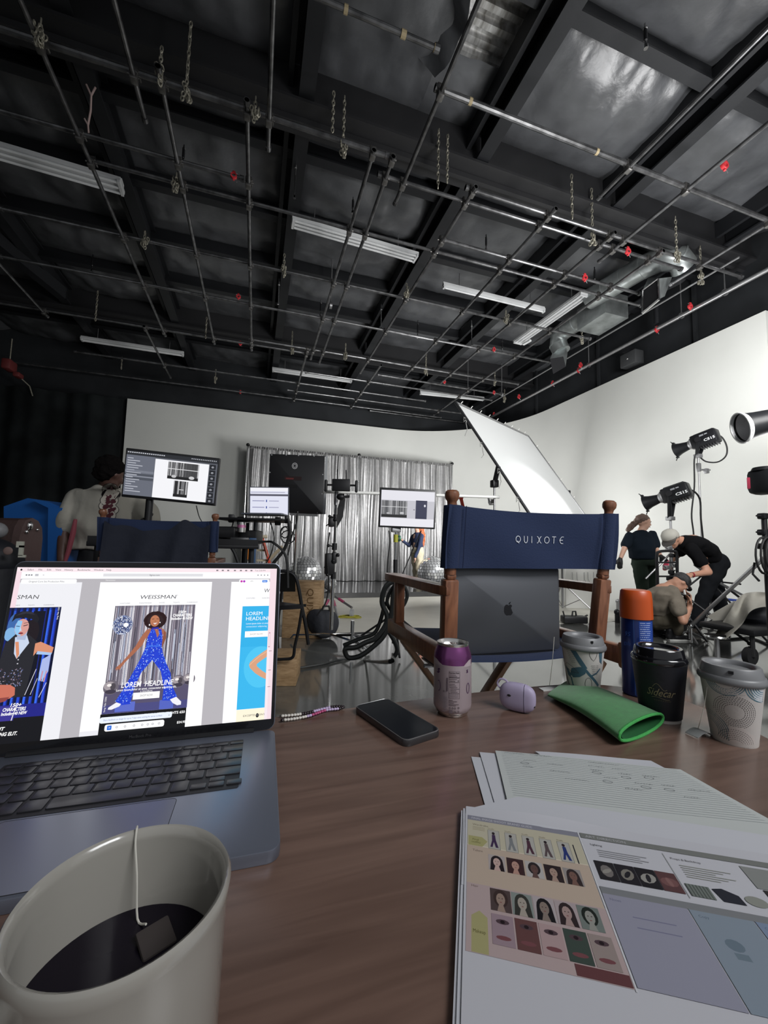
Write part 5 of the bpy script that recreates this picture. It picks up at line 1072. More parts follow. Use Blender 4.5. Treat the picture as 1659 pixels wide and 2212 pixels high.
# laptop cart in the middle (tilted laptop with white page)
O,ex,ez,n,W_,H_=screen_thing(0,0,0,(545,1055),(627,1053),(617,1113),(536,1109),3.6)
t=thing('small_laptop','silver laptop with a bright white page open on the tethering cart','laptop',O+ex*W_/2)
MB().prism(rrect(-.008,-.006,W_+.016,H_+.014,.008),O-n*.008,ex,ez,n*.008).build('lid',M_alu,t)
fwd=V((n.x,n.y,0)).normalized()
MB().prism(rrect(0,0,W_+.016,.23,.008),O-ex*.008-V((0,0,.016)),ex,fwd,V((0,0,.012))).build('base',M_alu,t)
u=W_/100; A=Art(O+n*.001,ex*u,ez*u,n,2e-4); hh=H_/u
A.rect(0,0,100,hh,'#e6e8f8'); A.rect(0,hh-9,100,9,'#f6f6fc'); A.rect(0,hh-22,100,5,'#5a5a68'); A.rect(2,hh-13,90,1.5,'#9a9ab0')
for k in range(3): A.rect(6,hh-36-k*17,32,2,'#9090b4'); A.rect(42,hh-38-k*17,3,6,'#4a5aa0'); A.rect(50,hh-36-k*17,26,2,'#a4a4c0')
A.build('screen_image',attrmat('screen_light',emit=.95),kid(t,'lid'))
t=thing('tethering_cart','black tethering cart with arm shelf and clamps under the small laptop','cart',(0.08,3.7,0))
a=dep(487,1113,3.55);b=dep(622,1118,3.55); MB().box((a+b)/2-V((0,0,.035)),((b-a).length,.38,.02),Matrix.Rotation(math.radians(-17),3,'Z'),b=.004).build('shelf',M_blk,t)
MB().box(dep(520,1160,3.6),(.34,.2,.12),Matrix.Rotation(math.radians(-17),3,'Z'),b=.01).build('battery_box',M_blk,t); MB().box(dep(478,1150,3.5),(.3,.16,.10),Matrix.Rotation(math.radians(-17),3,'Z'),b=.02).build('side_box',M_plast,t)
p=dep(530,1180,3.65); MB().cyl((p.x,p.y,.05),(p.x,p.y,1.22),.028,n=14).build('column',M_blk,t)
p2=dep(552,1150,3.75); MB().cyl((p2.x,p2.y,.05),(p2.x,p2.y,1.25),.022,n=12).build('rear_column',M_steel,t)
MB().box((p.x,p.y,.04),(.6,.5,.06),b=.02).build('cart_base',M_blk,t)
for k,(x,y,w_) in enumerate(((500,1120,.05),(520,1125,.06),(600,1126,.05),(620,1122,.04))): MB().box(dep(x,y,3.5),(w_,.05,.07),b=.008).build('shelf_clamp',M_blk,t)
MB().box(dep(545,1190,3.45),(.06,.05,.22),b=.006).build('tool_pouch',mat('pouch_blue',(.03,.08,.18),.6),t); MB().box(dep(538,1193,3.42),(.02,.02,.12)).build('marker',mat('marker_orange',h('#d07a20'),.4),t)
t=thing('drink_can','small silver can with pink band held under the laptop shelf','can',dep(522,1137,3.42)); c=dep(522,1137,3.42); MB().cyl(c-V((0,0,.05)),c+V((0,0,.035)),.034,n=20).build('can_body',M_alum,t); MB().cyl(c-V((0,0,.012)),c+V((0,0,.012)),.0348,n=20).build('pink_band',mat('pink_band',h('#c77fa8'),.4,.4),t)
for k,(P,l,r_) in enumerate(([[(470,1165),(490,1172),(505,1190),(515,1215)],'thick black hose looping down left of the tethering cart',.016],[[(622,1120),(626,1150),(615,1185),(596,1210),(575,1235)],'thick black cable curving down right of the tethering cart',.014],[[(505,1122),(500,1140),(488,1150)],'thin cable under the left of the tethering cart',.005],[[(584,1128),(592,1160),(586,1195),(570,1225)],'thin cable between the cart and the ladder',.005],[[(642,1110),(640,1130),(630,1160),(622,1200)],'thin cable hanging below the black light panel',.006],[[(424,1092),(432,1120),(450,1142),(462,1135),(470,1125)],'thin wire hanging from the left monitor corner',.003])):
    tag(MB().tube(smooth([tuple(dep(x,y,3.45 if k!=5 else 2.7)) for x,y in P],5),r_,8).build('cable',M_rub),l,'cable')
m=MB()
for k,(cx_,cy_,rx,ry) in enumerate(((618,1155,12,18),(622,1160,15,14),(615,1150,9,12))): m.tube([dep(cx_+rx*math.cos(i*.5),cy_+ry*math.sin(i*.5),4.0+.02*k) for i in range(13)],.006,6)
tag(m.build('coiled_cable',M_rub),'loose coiled thin cable behind the tethering cart','cable')
# ladders
M_fib=mat('ladder_orange',h('#d0422a'),.5); M_lad=mat('ladder_cream',h('#c9bba0'),.5)
t=thing('step_ladder','orange fibreglass step ladder leaning behind the tethering cart','ladder',dep(575,1250,4.4))
a=dep(567,1163,4.3);b=dep(592,1250,4.3); MB().beam(a,b,.055,.03,b=.004).build('side_rail',M_fib,t); m=MB(); m.beam(a+V((0,-.018,0)),a.lerp(b,.45)+V((0,-.018,0)),.05,.004).build('warning_label',M_lad,t)
A=Art((0,0,0),(1,0,0),(0,1,0),(0,0,1)); MB().box(a+V((-.02,.05,.02)),(.14,.2,.03),b=.005).build('ladder_top',M_lad,t)
a2=dep(610,1180,4.6);b2=dep(566,1226,4.6); MB().beam(a2,b2,.03,.03).build('rear_brace',M_lad,t)
c_=dep(552,1168,4.4);d_=dep(548,1250,4.4); MB().beam(c_,d_,.03,.03).build('rear_rail',M_fib,t)
for k in range(3): q=a.lerp(b,.3+.25*k); MB().box(q+V((-.12,.06,0)),(.26,.08,.02)).build('step',M_lad,t)
t=thing('step_ladder','orange ladder top seen behind the left post of the front director chair','ladder',dep(993,1075,6)); 
for x0,x1 in((981,988),(995,1006)): MB().beam(dep(x0,1073,6.1),dep(x1,1120,6.1),.05,.03).build('side_rail',M_fib,t)
MB().box(dep(988,1075,6.1),(.14,.12,.03)).build('ladder_top',M_fib,t); MB().box(dep(996,1098,6.1),(.18,.08,.02)).build('step',M_fib,t)
# black light panel with ring logo
O,ex,ez,n,W_,H_=screen_thing(0,0,0,(586,982),(710,984),(690,1112),(574,1104),4.9)
t=thing('led_panel','large tilted black light panel with a white ring logo in front of the curtain','light',O+ex*W_/2)
MB().prism(rrect(0,0,W_,H_,.01),O-n*.10,ex,ez,n*.10,.008).build('panel_case',M_plast,t)
sc_=M_chrome
for x,y in((.05,.03),(.3,.02),(.55,.02),(.9,.02),(.04,.98),(.3,.99),(.52,.99),(.8,.99),(.02,.35),(.02,.68),(.97,.35),(.97,.68)): MB().cyl(O+ex*W_*x+ez*H_*y+n*.0,O+ex*W_*x+ez*H_*y+n*.006,.007,n=8).build('screw',sc_,t)
A=Art(O+n*.001,ex*(W_/100),ez*(W_/100),n,3e-4); hh=H_/W_*100; A.ring(46,hh-20,5,5.6,.9,'#c8c8ca'); A.ring(46,hh-20,2.9,3.3,.8,'#c8c8ca'); A.rect(28,hh-46,31,7,'#2c1f20'); A.rect(31,hh-44.5,14,2.6,'#6a3030'); A.rect(30,hh-60,22,6,'#19191b')
A.build('panel_marks',attrmat('printed_ink'),kid(t,'panel_case'))
MB().prism(rrect(0,0,.03,H_,.01),O+ex*W_-n*.09,ex,ez,n*.08).build('edge_strip',M_chrome,t)
q=O+ex*W_*.5-n*.14; MB().cyl(q+ez*H_*.4,(q.x,q.y+.1,.05),.02,n=10).build('support_pole',M_chrome,t)
MB().prism(rrect(0,0,W_*.5,.04,.01),O+ex*W_*.4-ez*.03-n*.08,ex,ez,n*.07).build('bottom_bracket',M_steel,t)
# C-stand with small monitor
t=thing('light_stand','tall chrome rolling stand with a small black monitor at the centre','stand',(.80,4.25,0))
bs=onz(714,1392,0); tp=dep(727,1066,4.2); sx=V((bs.x,bs.y,0))
MB().cyl(sx+V((0,0,.15)),sx+V((.005,-.01,.75)),.019,n=14).build('lower_pole',M_chrome,t); MB().cyl(sx+V((.005,-.01,.75)),tp-V((0,0,.1)),.015,n=12).build('upper_pole',M_chrome,t); MB().cyl(tp-V((0,0,.12)),tp+V((0,0,.02)),.022,n=12).build('grip_head',M_steel,t)
for z in(.72,1.02,1.32): q=sx.lerp(tp,z/tp.z); MB().cyl((q.x,q.y,z-.035),(q.x,q.y,z+.035),.027,n=12).cyl((q.x,q.y,z),(q.x-.06,q.y-.03,z+.01),.007,n=8).ell((q.x-.07,q.y-.035,z+.01),.017,n=8,m=6).build('locking_collar',M_blk,t)
for a_,L_ in((math.radians(15),.52),(math.radians(-55),.42),(math.radians(150),.42)):
    d=V((math.cos(a_),math.sin(a_),0)); MB().tube([sx+V((0,0,.10)),sx+d*.08+V((0,0,.10)),sx+d*L_+V((0,0,.07)),sx+d*(L_+.03)+V((0,0,.03))],.011,8).build('leg',M_chrome,t)
t2=thing('field_monitor','small black monitor with two antennas on the centre stand','monitor',dep(737,1050,4.12))
c=dep(737,1048,4.1); R_=Matrix.Rotation(math.radians(-18),3,'Z'); MB().box(c,(.185,.035,.125),R_,b=.008).build('monitor_body',M_blk,t2)
for dx_ in(-.04,.05): MB().cyl(c+V((dx_,0,.06)),c+V((dx_-.005,0,.16)),.006,n=6).build('antenna',M_blk,t2)
for s in(-1,1): MB().box(c+R_@V((s*.155,0,-.01)),(.028,.05,.125),R_,b=.012).cyl(c+R_@V((s*.09,0,0)),c+R_@V((s*.15,0,0)),.01,n=8).build('side_handle',M_blk,t2)
MB().ell(c+V((0,0,-.12)),(.045,.04,.035)).cyl(c+V((.03,0,-.12)),c+V((.09,0,-.11)),.014,n=8).build('ball_mount',M_blk,t2)
a=dep(697,1062,4.25);b=dep(1078,1074,4.9); tag(MB().cyl(a,b,.017,n=12).build('horizontal_pole',M_white),'long white horizontal pole clamped across the centre stand behind the hanging screen','pole')
tag(MB().prism([(0,0),(.06,.12),(.075,.30),(.06,.42),(.0,.2)],dep(728,1140,4.3),(1,-.2,0),(0,0,1),(0,.03,0)).build('black_flag',M_blk),'black blade shaped flag clipped beside the centre stand','flag')
for k,(x,y,w_,h_) in enumerate(((716,1128,.06,.10),(712,1218,.10,.22),(722,1205,.05,.12))): tag(MB().box(dep(x,y,4.2),(w_,.06,h_),b=.015).cyl(dep(x,y,4.2),dep(x-12,y+8,4.18),.006,n=6).ell(dep(x+8,y-6,4.18),.02,n=8,m=6).build('grip_clamp',M_blk),['black grip clamp high on the centre stand','large black battery grip low on the centre stand','black knob clamp beside the battery grip'][k],'clamp')
tag(MB().tube(smooth([tuple(dep(x,y,4.15)) for x,y in((712,1150),(706,1200),(710,1260),(704,1300),(690,1322),(684,1330))],5),.007,6).build('cable',M_rub),'black cable running down the centre stand','cable')
# rolling base behind (caster stand) with pink tape
t=thing('rolling_stand_base','rolling stand base with grey casters and pink taped legs behind the centre stand','stand',onz(712,1330,0)); sx=onz(716,1325,0)
MB().cyl(sx+V((0,0,.15)),sx+V((0,0,.9)),.02,n=12).build('pole',M_chrome,t)
for k,(px_,py_) in enumerate(((760,1325),(728,1345),(690,1340))):
    q=onz(px_,py_,.06); d=(q-sx); d.z=0; MB().cyl(sx+V((0,0,.28)),sx+d+V((0,0,.14)),.017,n=10).build('leg',M_steel,t); MB().cyl(sx+d*.35+V((0,0,.235)),sx+d*.6+V((0,0,.20)),.021,n=10).build('pink_tape',mat('pink_tape',h('#b34a70'),.5),t); MB().cyl(q+V((-.02,.01,0)),q+V((.02,-.01,0)),.06,n=14).build('caster',mat('caster_grey',(.35,.36,.37),.4),t)
m=MB(); q=onz(742,1332,.012)
for k in range(7): m.tube([q+V((.12*math.cos(a)*(1-.08*k)+.03*k,.07*math.sin(a)-.012*k,.006*(k%3))) for a in [i*2*PI/20 for i in range(20)]],.007,5,closed=True)
tag(m.build('cable_coil',mat('yellow_cable',h('#a8a23c'),.5)),'yellow green cable coil lying on the white floor by the casters','cable')
# sandbag
q=onz(705,1385,0); t=thing('sandbag','dark sandbag slumped over the foot of the centre stand','sandbag',q)
MB().grid(lambda u,v:V((q.x-.02+.17*math.cos(2*PI*u)*math.sin(PI*v)**.7*(1+.15*math.sin(6*PI*u)),q.y+.12+.11*math.sin(2*PI*u)*math.sin(PI*v)**.7,.16-.155*math.cos(PI*(1-v))*(1 if v<.5 else 1)+.06*math.exp(-((u-.5)/.15)**2)*math.sin(PI*v))),26,14,closeu=True).build('bag_body',mat('sandbag_cloth',(.025,.027,.035),.8,bump=.3,bscale=25),t,ang=70)
MB().tube([q+V((-.06,.1,.28)),q+V((-.03,.08,.36)),q+V((.03,.08,.36)),q+V((.05,.1,.28))],.012,6).build('bag_strap',M_rub,t)
# hanging screen (TV)
O,ex,ez,n,W_,H_=screen_thing(0,0,0,(820,1053),(943,1058),(940,1144),(818,1138),4.15,Dr=4.2)
t=thing('video_monitor','wide black framed video monitor on a stand showing two curtain photos','monitor',O+ex*W_/2)
MB().prism(rrect(0,0,W_,H_,.006),O-n*.04,ex,ez,n*.04,.003).build('housing',M_plast,t); q=O+ex*W_*.32-n*.05; bs=V((q.x,q.y,0))
MB().cyl(q+ez*.1,(q.x,q.y,.85),.014,n=12).build('upper_pole',M_chrome,t); MB().cyl((q.x,q.y,.9),(q.x,q.y,.05),.02,n=12).build('lower_pole',M_blk,t); MB().cyl((q.x,q.y,1.08),(q.x,q.y,1.16),.024,n=12).build('yellow_collar',mat('collar_yellow',h('#a8a838'),.4),t); MB().box(q-V((0,0,.02)),(.10,.05,.06),b=.01).build('mount_clamp',M_steel,t)
for a_ in(.3,2.4,4.5): MB().cyl(bs+V((0,0,.35)),bs+V((.45*math.cos(a_),.45*math.sin(a_),.03)),.011,n=8).build('leg',M_blk,t)
u=W_/100; A=Art(O+n*.001,ex*u,ez*u,n,3e-4); hh=H_/u
A.rect(3,3,94,hh-7,'#c9c8d0'); A.rect(3,hh-21,94,16.5,'#e9e8f0'); A.rect(3,3,94,14,'#eeedf4'); 
strip(4,18,45,hh-40,'#55565a',7); A.rect(4,18+(hh-40)*.62,45,.8,'#e8e8ea'); A.ell(40,26,4,2,'#c4c4c8'); A.ell(16,25,3,1.6,'#b4b4b8'); strip(64,17,20,hh-37,'#2a2c3c',8); A.rect(64,17,20,hh-37,'#30324a'); 
for k in range(8): A.rect(65+k*2.4,20,.4,hh-42,'#4c4e66',up=k==0)
A.ell(80,hh-29,1.6,2.2,'#e8e8f0'); A.rect(60,32,2.5,1,'#444444'); A.rect(60,hh-2.6,9,1,'#777777')
A.build('screen_image',attrmat('screen_light',emit=.95),kid(t,'housing'))
tag(MB().tube(smooth([tuple(dep(x,y,4.1)) for x,y in((840,1146),(842,1170),(838,1210),(836,1250))],4),.006,6).build('cable',M_rub),'thin cable dangling left of the video monitor pole','cable')
tag(MB().tube(smooth([tuple(dep(x,y,4.3)) for x,y in((910,1146),(897,1175),(880,1215),(866,1248))],4),.006,6).build('cable',M_rub),'thin cable sloping down in front of the red haired woman','cable')
# wooden boxes
M_ab=wood('apple_box_ply',h('#8d6f4d'),h('#b79872'),.6,(3,3,14),0)
def crate(c,d,rz,label,words=None):
    t=thing('apple_box',label,'wooden box',(c[0],c[1],c[2]-d[2]/2)); R_=Matrix.Rotation(rz,3,'Z'); c=V(c)
    MB().box(c,d,R_,b=.006).build('box_body',M_ab,t); MB().box(c+R_@V((0,-d[1]/2,.05)),(.10,.004,.03),R_,b=.0015).build('hand_hole',mat('dark_hole',(.003,.003,.004),.8),t)
    if words:
        A=Art(c+R_@V((d[0]*.24,-d[1]/2-.002,d[2]*.38)),R_@V((0,0,-1)),R_@V((1,0,0)),R_@V((0,-1,0)),1e-4); A.text(words,0,-.045,.075,'#6f5436',w=d[2]*.80); A.build('stencil',attrmat('printed_ink'),kid(t,'box_body'))
cq=onz(652,1378,0); crate((cq.x+.02,cq.y+.1,.31),(.42,.26,.62),math.radians(-17),'tall upright wooden apple box stencilled with letters, between folding chair and stand','QUIXOTE')
cq=onz(612,1478,0); crate((cq.x-.08,cq.y+.12,.10),(.40,.3,.2),math.radians(-12),'low wooden apple box beside the laptop screen edge')
tag(MB().ell((1,0,0),.01).build('x',M_blk),'x','x') if False else None
tp=dep(672,1272,4.6); tag(MB().tube(smooth([tuple(V((cq.x,cq.y,0))*0+dep(x,y,4.55)) for x,y in((628,1274),(645,1271),(660,1273),(672,1268),(680,1271))],4),.012,8).build('work_gloves',mat('glove_red',h('#a8324a'),.6)),'crumpled pink and black gloves on top of the tall wooden box','gloves')
# folding chair
t=thing('folding_chair','black metal folding chair turned side on beside the wooden boxes','chair',onz(640,1410,0)); D=2.95
def dp(x,y,d=D): return dep(x,y,d)
MB().tube(smooth([tuple(dp(x,y)) for x,y in((600,1234),(622,1235),(638,1246),(646,1275),(652,1310),(660,1350),(666,1392))],5),.013,10).build('front_leg_frame',M_blk,t)
MB().tube(smooth([tuple(dp(x,y,2.9)) for x,y in((652,1318),(645,1360),(637,1395),(632,1420),(610,1424),(596,1424))],5),.011,10).build('rear_leg_frame',M_blk,t)
MB().tube(smooth([tuple(dp(x,y,3.2)) for x,y in((612,1250),(606,1300),(600,1350),(600,1400))],4),.012,8).build('far_leg_frame',M_blk,t)
MB().grid(lambda u,v:dp(600+38*u,1240+38*v-4*u*(1-v),2.97+.25*(1-u)),10,6).solid(.008,(0,1,0)).build('backrest',M_plast,t)
a=dp(598,1309,2.9);b=dp(652,1306,2.9); MB().add([a,b,b+V((-.25,.30,.0)),a+V((-.25,.30,0)),a-V((0,0,.03)),b-V((0,0,.03)),b+V((-.25,.3,-.03)),a+V((-.25,.3,-.03))],[(0,1,2,3),(7,6,5,4),(0,4,5,1),(1,5,6,2),(2,6,7,3),(3,7,4,0)]).build('seat',M_plast,t)
# cable bundle hanging on the chair arm / stand at centre right
M_cab=mat('cable_black_satin',(.016,.018,.018),.38)
D=1.75
for k,(P,r_,l) in enumerate((
 ([(862,1252),(835,1265),(825,1300),(836,1330),(832,1352),(812,1378),(790,1388),(770,1398),(746,1402),(752,1420),(775,1418),(800,1402),(830,1372),(845,1330),(850,1285),(858,1258)],.011,'thickest black cable loop hanging from the chair arm to the floor'),
 ([(868,1252),(848,1270),(836,1300),(850,1322),(870,1310),(880,1285),(872,1262)],.008,'small upper loop of the black cable bundle at the chair arm'),
 ([(832,1300),(822,1340),(808,1368),(776,1380),(742,1394)],.009,'straight black cable run beside the loops'),
 ([(838,1362),(852,1385),(858,1405),(850,1420),(835,1430),(790,1428),(745,1424),(700,1434),(640,1444)],.010,'black cable trailing along the glossy floor to the left'))):
    tag(MB().tube(smooth([tuple(dep(x,y,D+.02*k+(.0 if k<3 else .0)) if not(k==3 and i>4) else onz(x,y,.012)) for i,(x,y) in enumerate(P)],5),r_,8).build('cable',M_cab),l,'cable')
t=thing('small_floor_tripod','small black floor stand with chrome feet tangled in the cable loops','stand',onz(760,1410,0)); q=onz(760,1408,0); 
MB().cyl(q+V((0,0,.1)),q+V((0,0,.30)),.018,n=10).build('post',M_chrome,t)
for x,y in((728,1372),(790,1378),(798,1408)): MB().cyl(q+V((0,0,.16)),onz(x,y,.12 if y<1400 else .02),.012,n=8).build('leg',M_blk if y<1400 else M_chrome,t)
# ---- big bounce frame
P4=[V(p) for p in((2.40,4.59,2.92),(4.48,5.86,3.02),(5.22,4.81,.96),(3.15,3.53,.86))]; t=thing('bounce_frame','large tilted white bounce cloth laced to a metal frame, brightly lit','reflector',(P4[0]+P4[2])/2)
nb=(P4[1]-P4[0]).cross(P4[3]-P4[0]).normalized(); 
if nb.dot(CAM-P4[0])<0: nb=-nb
M_bounce=mat('bounce_cloth',(.60,.61,.61),.75,bump=.02,bscale=6)
MB().grid(lambda u,v:(P4[0].lerp(P4[1],.012+.976*u)).lerp(P4[3].lerp(P4[2],.012+.976*u),.012+.976*v)-nb*(.02*math.sin(PI*u)*math.sin(PI*v)),16,16).solid(.004,nb).build('bounce_cloth',M_bounce,t)
for i in range(4): MB().cyl(P4[i],P4[(i+1)%4],.017,n=10).build('frame_tube',[M_steel,M_steel,M_steel,M_blk][i] if i!=3 else mat('frame_dark',(.06,.06,.065),.4,.6),t)
m=MB()
for k in range(5):
    q=P4[0].lerp(P4[3],.12+.17*k); m.tube([q,q+V((-.02,-.02,-.06)),q+V((.01,0,-.14)),q+V((-.02,0,-.22+.04*(k%2)))],.005,5); m.tube([q,q+V((-.05,-.02,.01)),q+V((-.05,-.02,-.05)),q],.004,5)
m.build('lacing_ties',mat('tie_grey',(.35,.35,.34),.9),t)
m=MB()
for k in range(9): q=P4[0].lerp(P4[1],.06+.11*k); m.tube([q-nb*.01,q+V((0,0,.03)),q+V((.02,0,.05))],.006,5)
for k in range(6): q=P4[1].lerp(P4[2],.1+.15*k); m.tube([q,q+V((.03,0,.01)),q+V((.05,0,.03))],.005,5)
m.build('ball_bungees',M_white,t)
# stand clamped to the frame
q=P4[0].lerp(P4[3],.44); b_=dep(1068,1045,(q-CAM).dot(FW)+.1); t=thing('frame_stand','steel stand clamped to the left edge of the bounce frame','stand',(b_.x,b_.y,0)); tripod(t,(b_.x,b_.y,0),(b_.x,b_.y,b_.z),.018,.55,.5,M_steel,rot=.5)
MB().cyl(b_,q,.03,n=10).box(b_,(.08,.08,.09),b=.01).build('grip_head',M_blk,t)
b2=P4[1].lerp(P4[2],.5); t=thing('frame_stand','steel stand behind the right edge of the bounce frame','stand',(b2.x+.02,b2.y+.15,0)); tripod(t,(b2.x+.04,b2.y+.2,0),(b2.x+.04,b2.y+.2,b2.z-.02),.018,.5,.5,M_steel,rot=1.2); MB().box((b2.x+.03,b2.y+.1,b2.z),(.06,.2,.06),b=.01).build('grip_head',M_blk,t)
tag(MB().tube([dep(1055,1075,5.0),dep(1058,1090,5.0),dep(1068,1090,5.0),dep(1066,1078,5.0)],.012,6).box(dep(1060,1083,5.05),(.06,.04,.06),b=.01).build('pole_clamp',M_steel),'chrome clamp at the right end of the white horizontal pole','clamp')
# pegboard / sketch sheet leaning at the white wall
q0=dep(1222,1228,7.2);q1=dep(1306,1228,7.2);q2=dep(1306,1262,7.2);q3=dep(1222,1262,7.2); t=thing('foam_board','white foam board leaning against the wall behind the chair, with thin sketch lines','board',(q2+q3)/2)
q2=V((q2.x,q2.y,.01));q3=V((q3.x,q3.y,.01)); MB().add([q0,q1,q2,q3]+[p+V((0,.02,0)) for p in(q0,q1,q2,q3)],[(0,1,2,3),(7,6,5,4),(0,4,5,1),(1,5,6,2),(2,6,7,3),(3,7,4,0)]).build('board',mat('foam_white',(.62,.62,.6),.8),t)
m=MB(); 
for x in(1236,1246,1262,1270,1282,1292): m.tube([dep(x,1236,7.18),dep(x+1,1252,7.16),dep(x+4,1258,7.16)],.006,4)
m.build('sketch_lines',mat('line_grey',(.25,.25,.25),.7),t)
m=MB(); t=thing('rolling_dolly','low rolling stand base lying on the white floor seen through the chair','stand',(6.15,6.45,0)); q=V((6.15,6.45,0)); MB().box(q+V((0,0,.10)),(.5,.2,.03),b=.01).build('base_plate',M_white,t)
for dx_ in(-.22,.0,.22): MB().cyl(q+V((dx_,-.06,.05)),q+V((dx_,-.02,.05)),.05,n=12).build('caster',mat('caster_grey',(.35,.36,.37),.4),t)
# black gear on the floor behind the left patterned cup
q=onz(1240,1347,0); t=thing('gear_case','small black camera rig lying on the floor just above the teal leaf cup','gear',q); MB().box(q+V((0,0,.06)),(.34,.15,.10),Matrix.Rotation(-.3,3,'Z'),b=.02).build('rig_body',M_blk,t); MB().tube([q+V((-.03,0,.11)),q+V((-.02,0,.17)),q+V((.03,0,.17)),q+V((.04,0,.11))],.012,6).build('top_handle',M_blk,t); MB().cyl(q+V((-.16,0,.09)),q+V((-.19,0,.18)),.01,n=6).cyl(q+V((.16,0,.08)),q+V((.24,0,.11)),.012,n=6).build('rod',M_blk,t)
# ---- left side props
M_blu=mat('blue_foam',h('#1f66b8'),.6,bump=.05,bscale=12); D=3.0
def px3(P,d): return [tuple(dep(x,y,d)) for x,y in P]
t=thing('blue_case','bright blue moulded carrying case with a peaked top behind the brown trunk','case',(-1.75,3.2,0))
def slabpx(P,d,th): 
    m=MB(); F_=[dep(x,y,d) for x,y in P]; k=V((PSI*0+math.sin(PSI),math.cos(PSI),0)); B_=[p+k*th for p in F_]; n=len(P); m.add(F_+B_,[tuple(range(n)),tuple(range(n,2*n))[::-1]]+[(i,i+n,(i+1)%n+n,(i+1)%n) for i in range(n)]); return m
slabpx([(8,1094),(60,1076),(104,1084),(110,1400),(10,1400)],3.1,.35).build('case_front',M_blu,t); slabpx([(104,1096),(134,1097),(132,1160),(116,1260),(100,1400)],2.95,.3).build('case_side',M_blu,t); slabpx([(60,1076),(104,1084),(136,1097),(110,1100)],3.0,.30).build('case_lid',M_blu,t)
M_brn=mat('brown_hide',h('#4b3a38'),.45,bump=.15,bscale=30)
t=thing('trunk','dark brown rounded trunk with metal corner hardware at the left edge','trunk',(-1.7,2.4,0)); c=dep(20,1200,2.45)
m=MB()
def tk(u,v):
    th=PI*u; return dep(-60+130*v,1113,2.5)+V((0,0,0))
a=dep(-80,1148,2.3);b=dep(28,1150,2.3); ax_=(b-a).normalized()
prof=[( .0,-.85),(.0,-.03),(.01,.03),(.03,.07),(.07,.085),(.11,.07),(.14,.03),(.15,-.03),(.15,-.85)]
side=V((-ax_.y,ax_.x,0)); m.prism([(y,z) for y,z in prof][::-1],a,side,(0,0,1),(b-a)); m.build('trunk_body',M_brn,t)
prof2=[(x*1.04-.005,z*1.04) for x,z in prof]; MB().prism(prof2[::-1],b+ax_*.0,side,(0,0,1),ax_*.045).build('end_panel',mat('brown_end',h('#5d4a48'),.5,bump=.1,bscale=30),t)
MB().ell(b+side*.05+ax_*.05+V((0,0,.04)),(.015,.02,.028)).ell(b+side*.03+ax_*.05+V((0,0,.005)),(.010,.010,.012)).ell(b+side*.10+ax_*.05+V((0,0,.02)),(.010,.009,.009)).build('metal_latch',M_chrome,t)
t=thing('black_bag','black shoulder bag with a tan patch and white zip piece at the left edge','bag',(-1.6,2.1,.6)); c=dep(-22,1205,2.05)
MB().ell(c,(.15,.10,.105),Matrix.Rotation(.3,3,'Y')).ell(c+V((-.12,0,-.06)),(.16,.12,.14)).build('bag_body',mat('bag_black',(.012,.013,.018),.6,bump=.2,bscale=12),t,ang=80); MB().cyl(c+V((0,0,-.05)),(c.x,c.y,.02),.16,.2,n=16).build('bag_base',mat('bag_black',(.012,.013,.018),.6),t)
MB().ell(dep(17,1190,1.96),(.02,.006,.02)).build('tan_patch',mat('tan_patch',h('#7a6560'),.6),t)
p=dep(44,1176,2.0); MB().box(p,(.03,.01,.03)).box(p+V((.006,0,-.03)),(.018,.01,.05)).box(p+V((.012,0,-.058)),(.03,.01,.012)).build('white_buckle',mat('buckle_white',(.5,.5,.42),.5),t)
tag(MB().ell(dep(-8,1146,2.15),(.05,.04,.045)).cyl(dep(-8,1146,2.15)+V((-.05,0,-.03)),dep(-8,1146,2.15)+V((-.05,.02,-.35)),.03,n=10).build('grey_bottle',mat('bottle_grey',(.25,.25,.26),.5)),'pale grey rounded bottle cap at the far left edge','bottle')
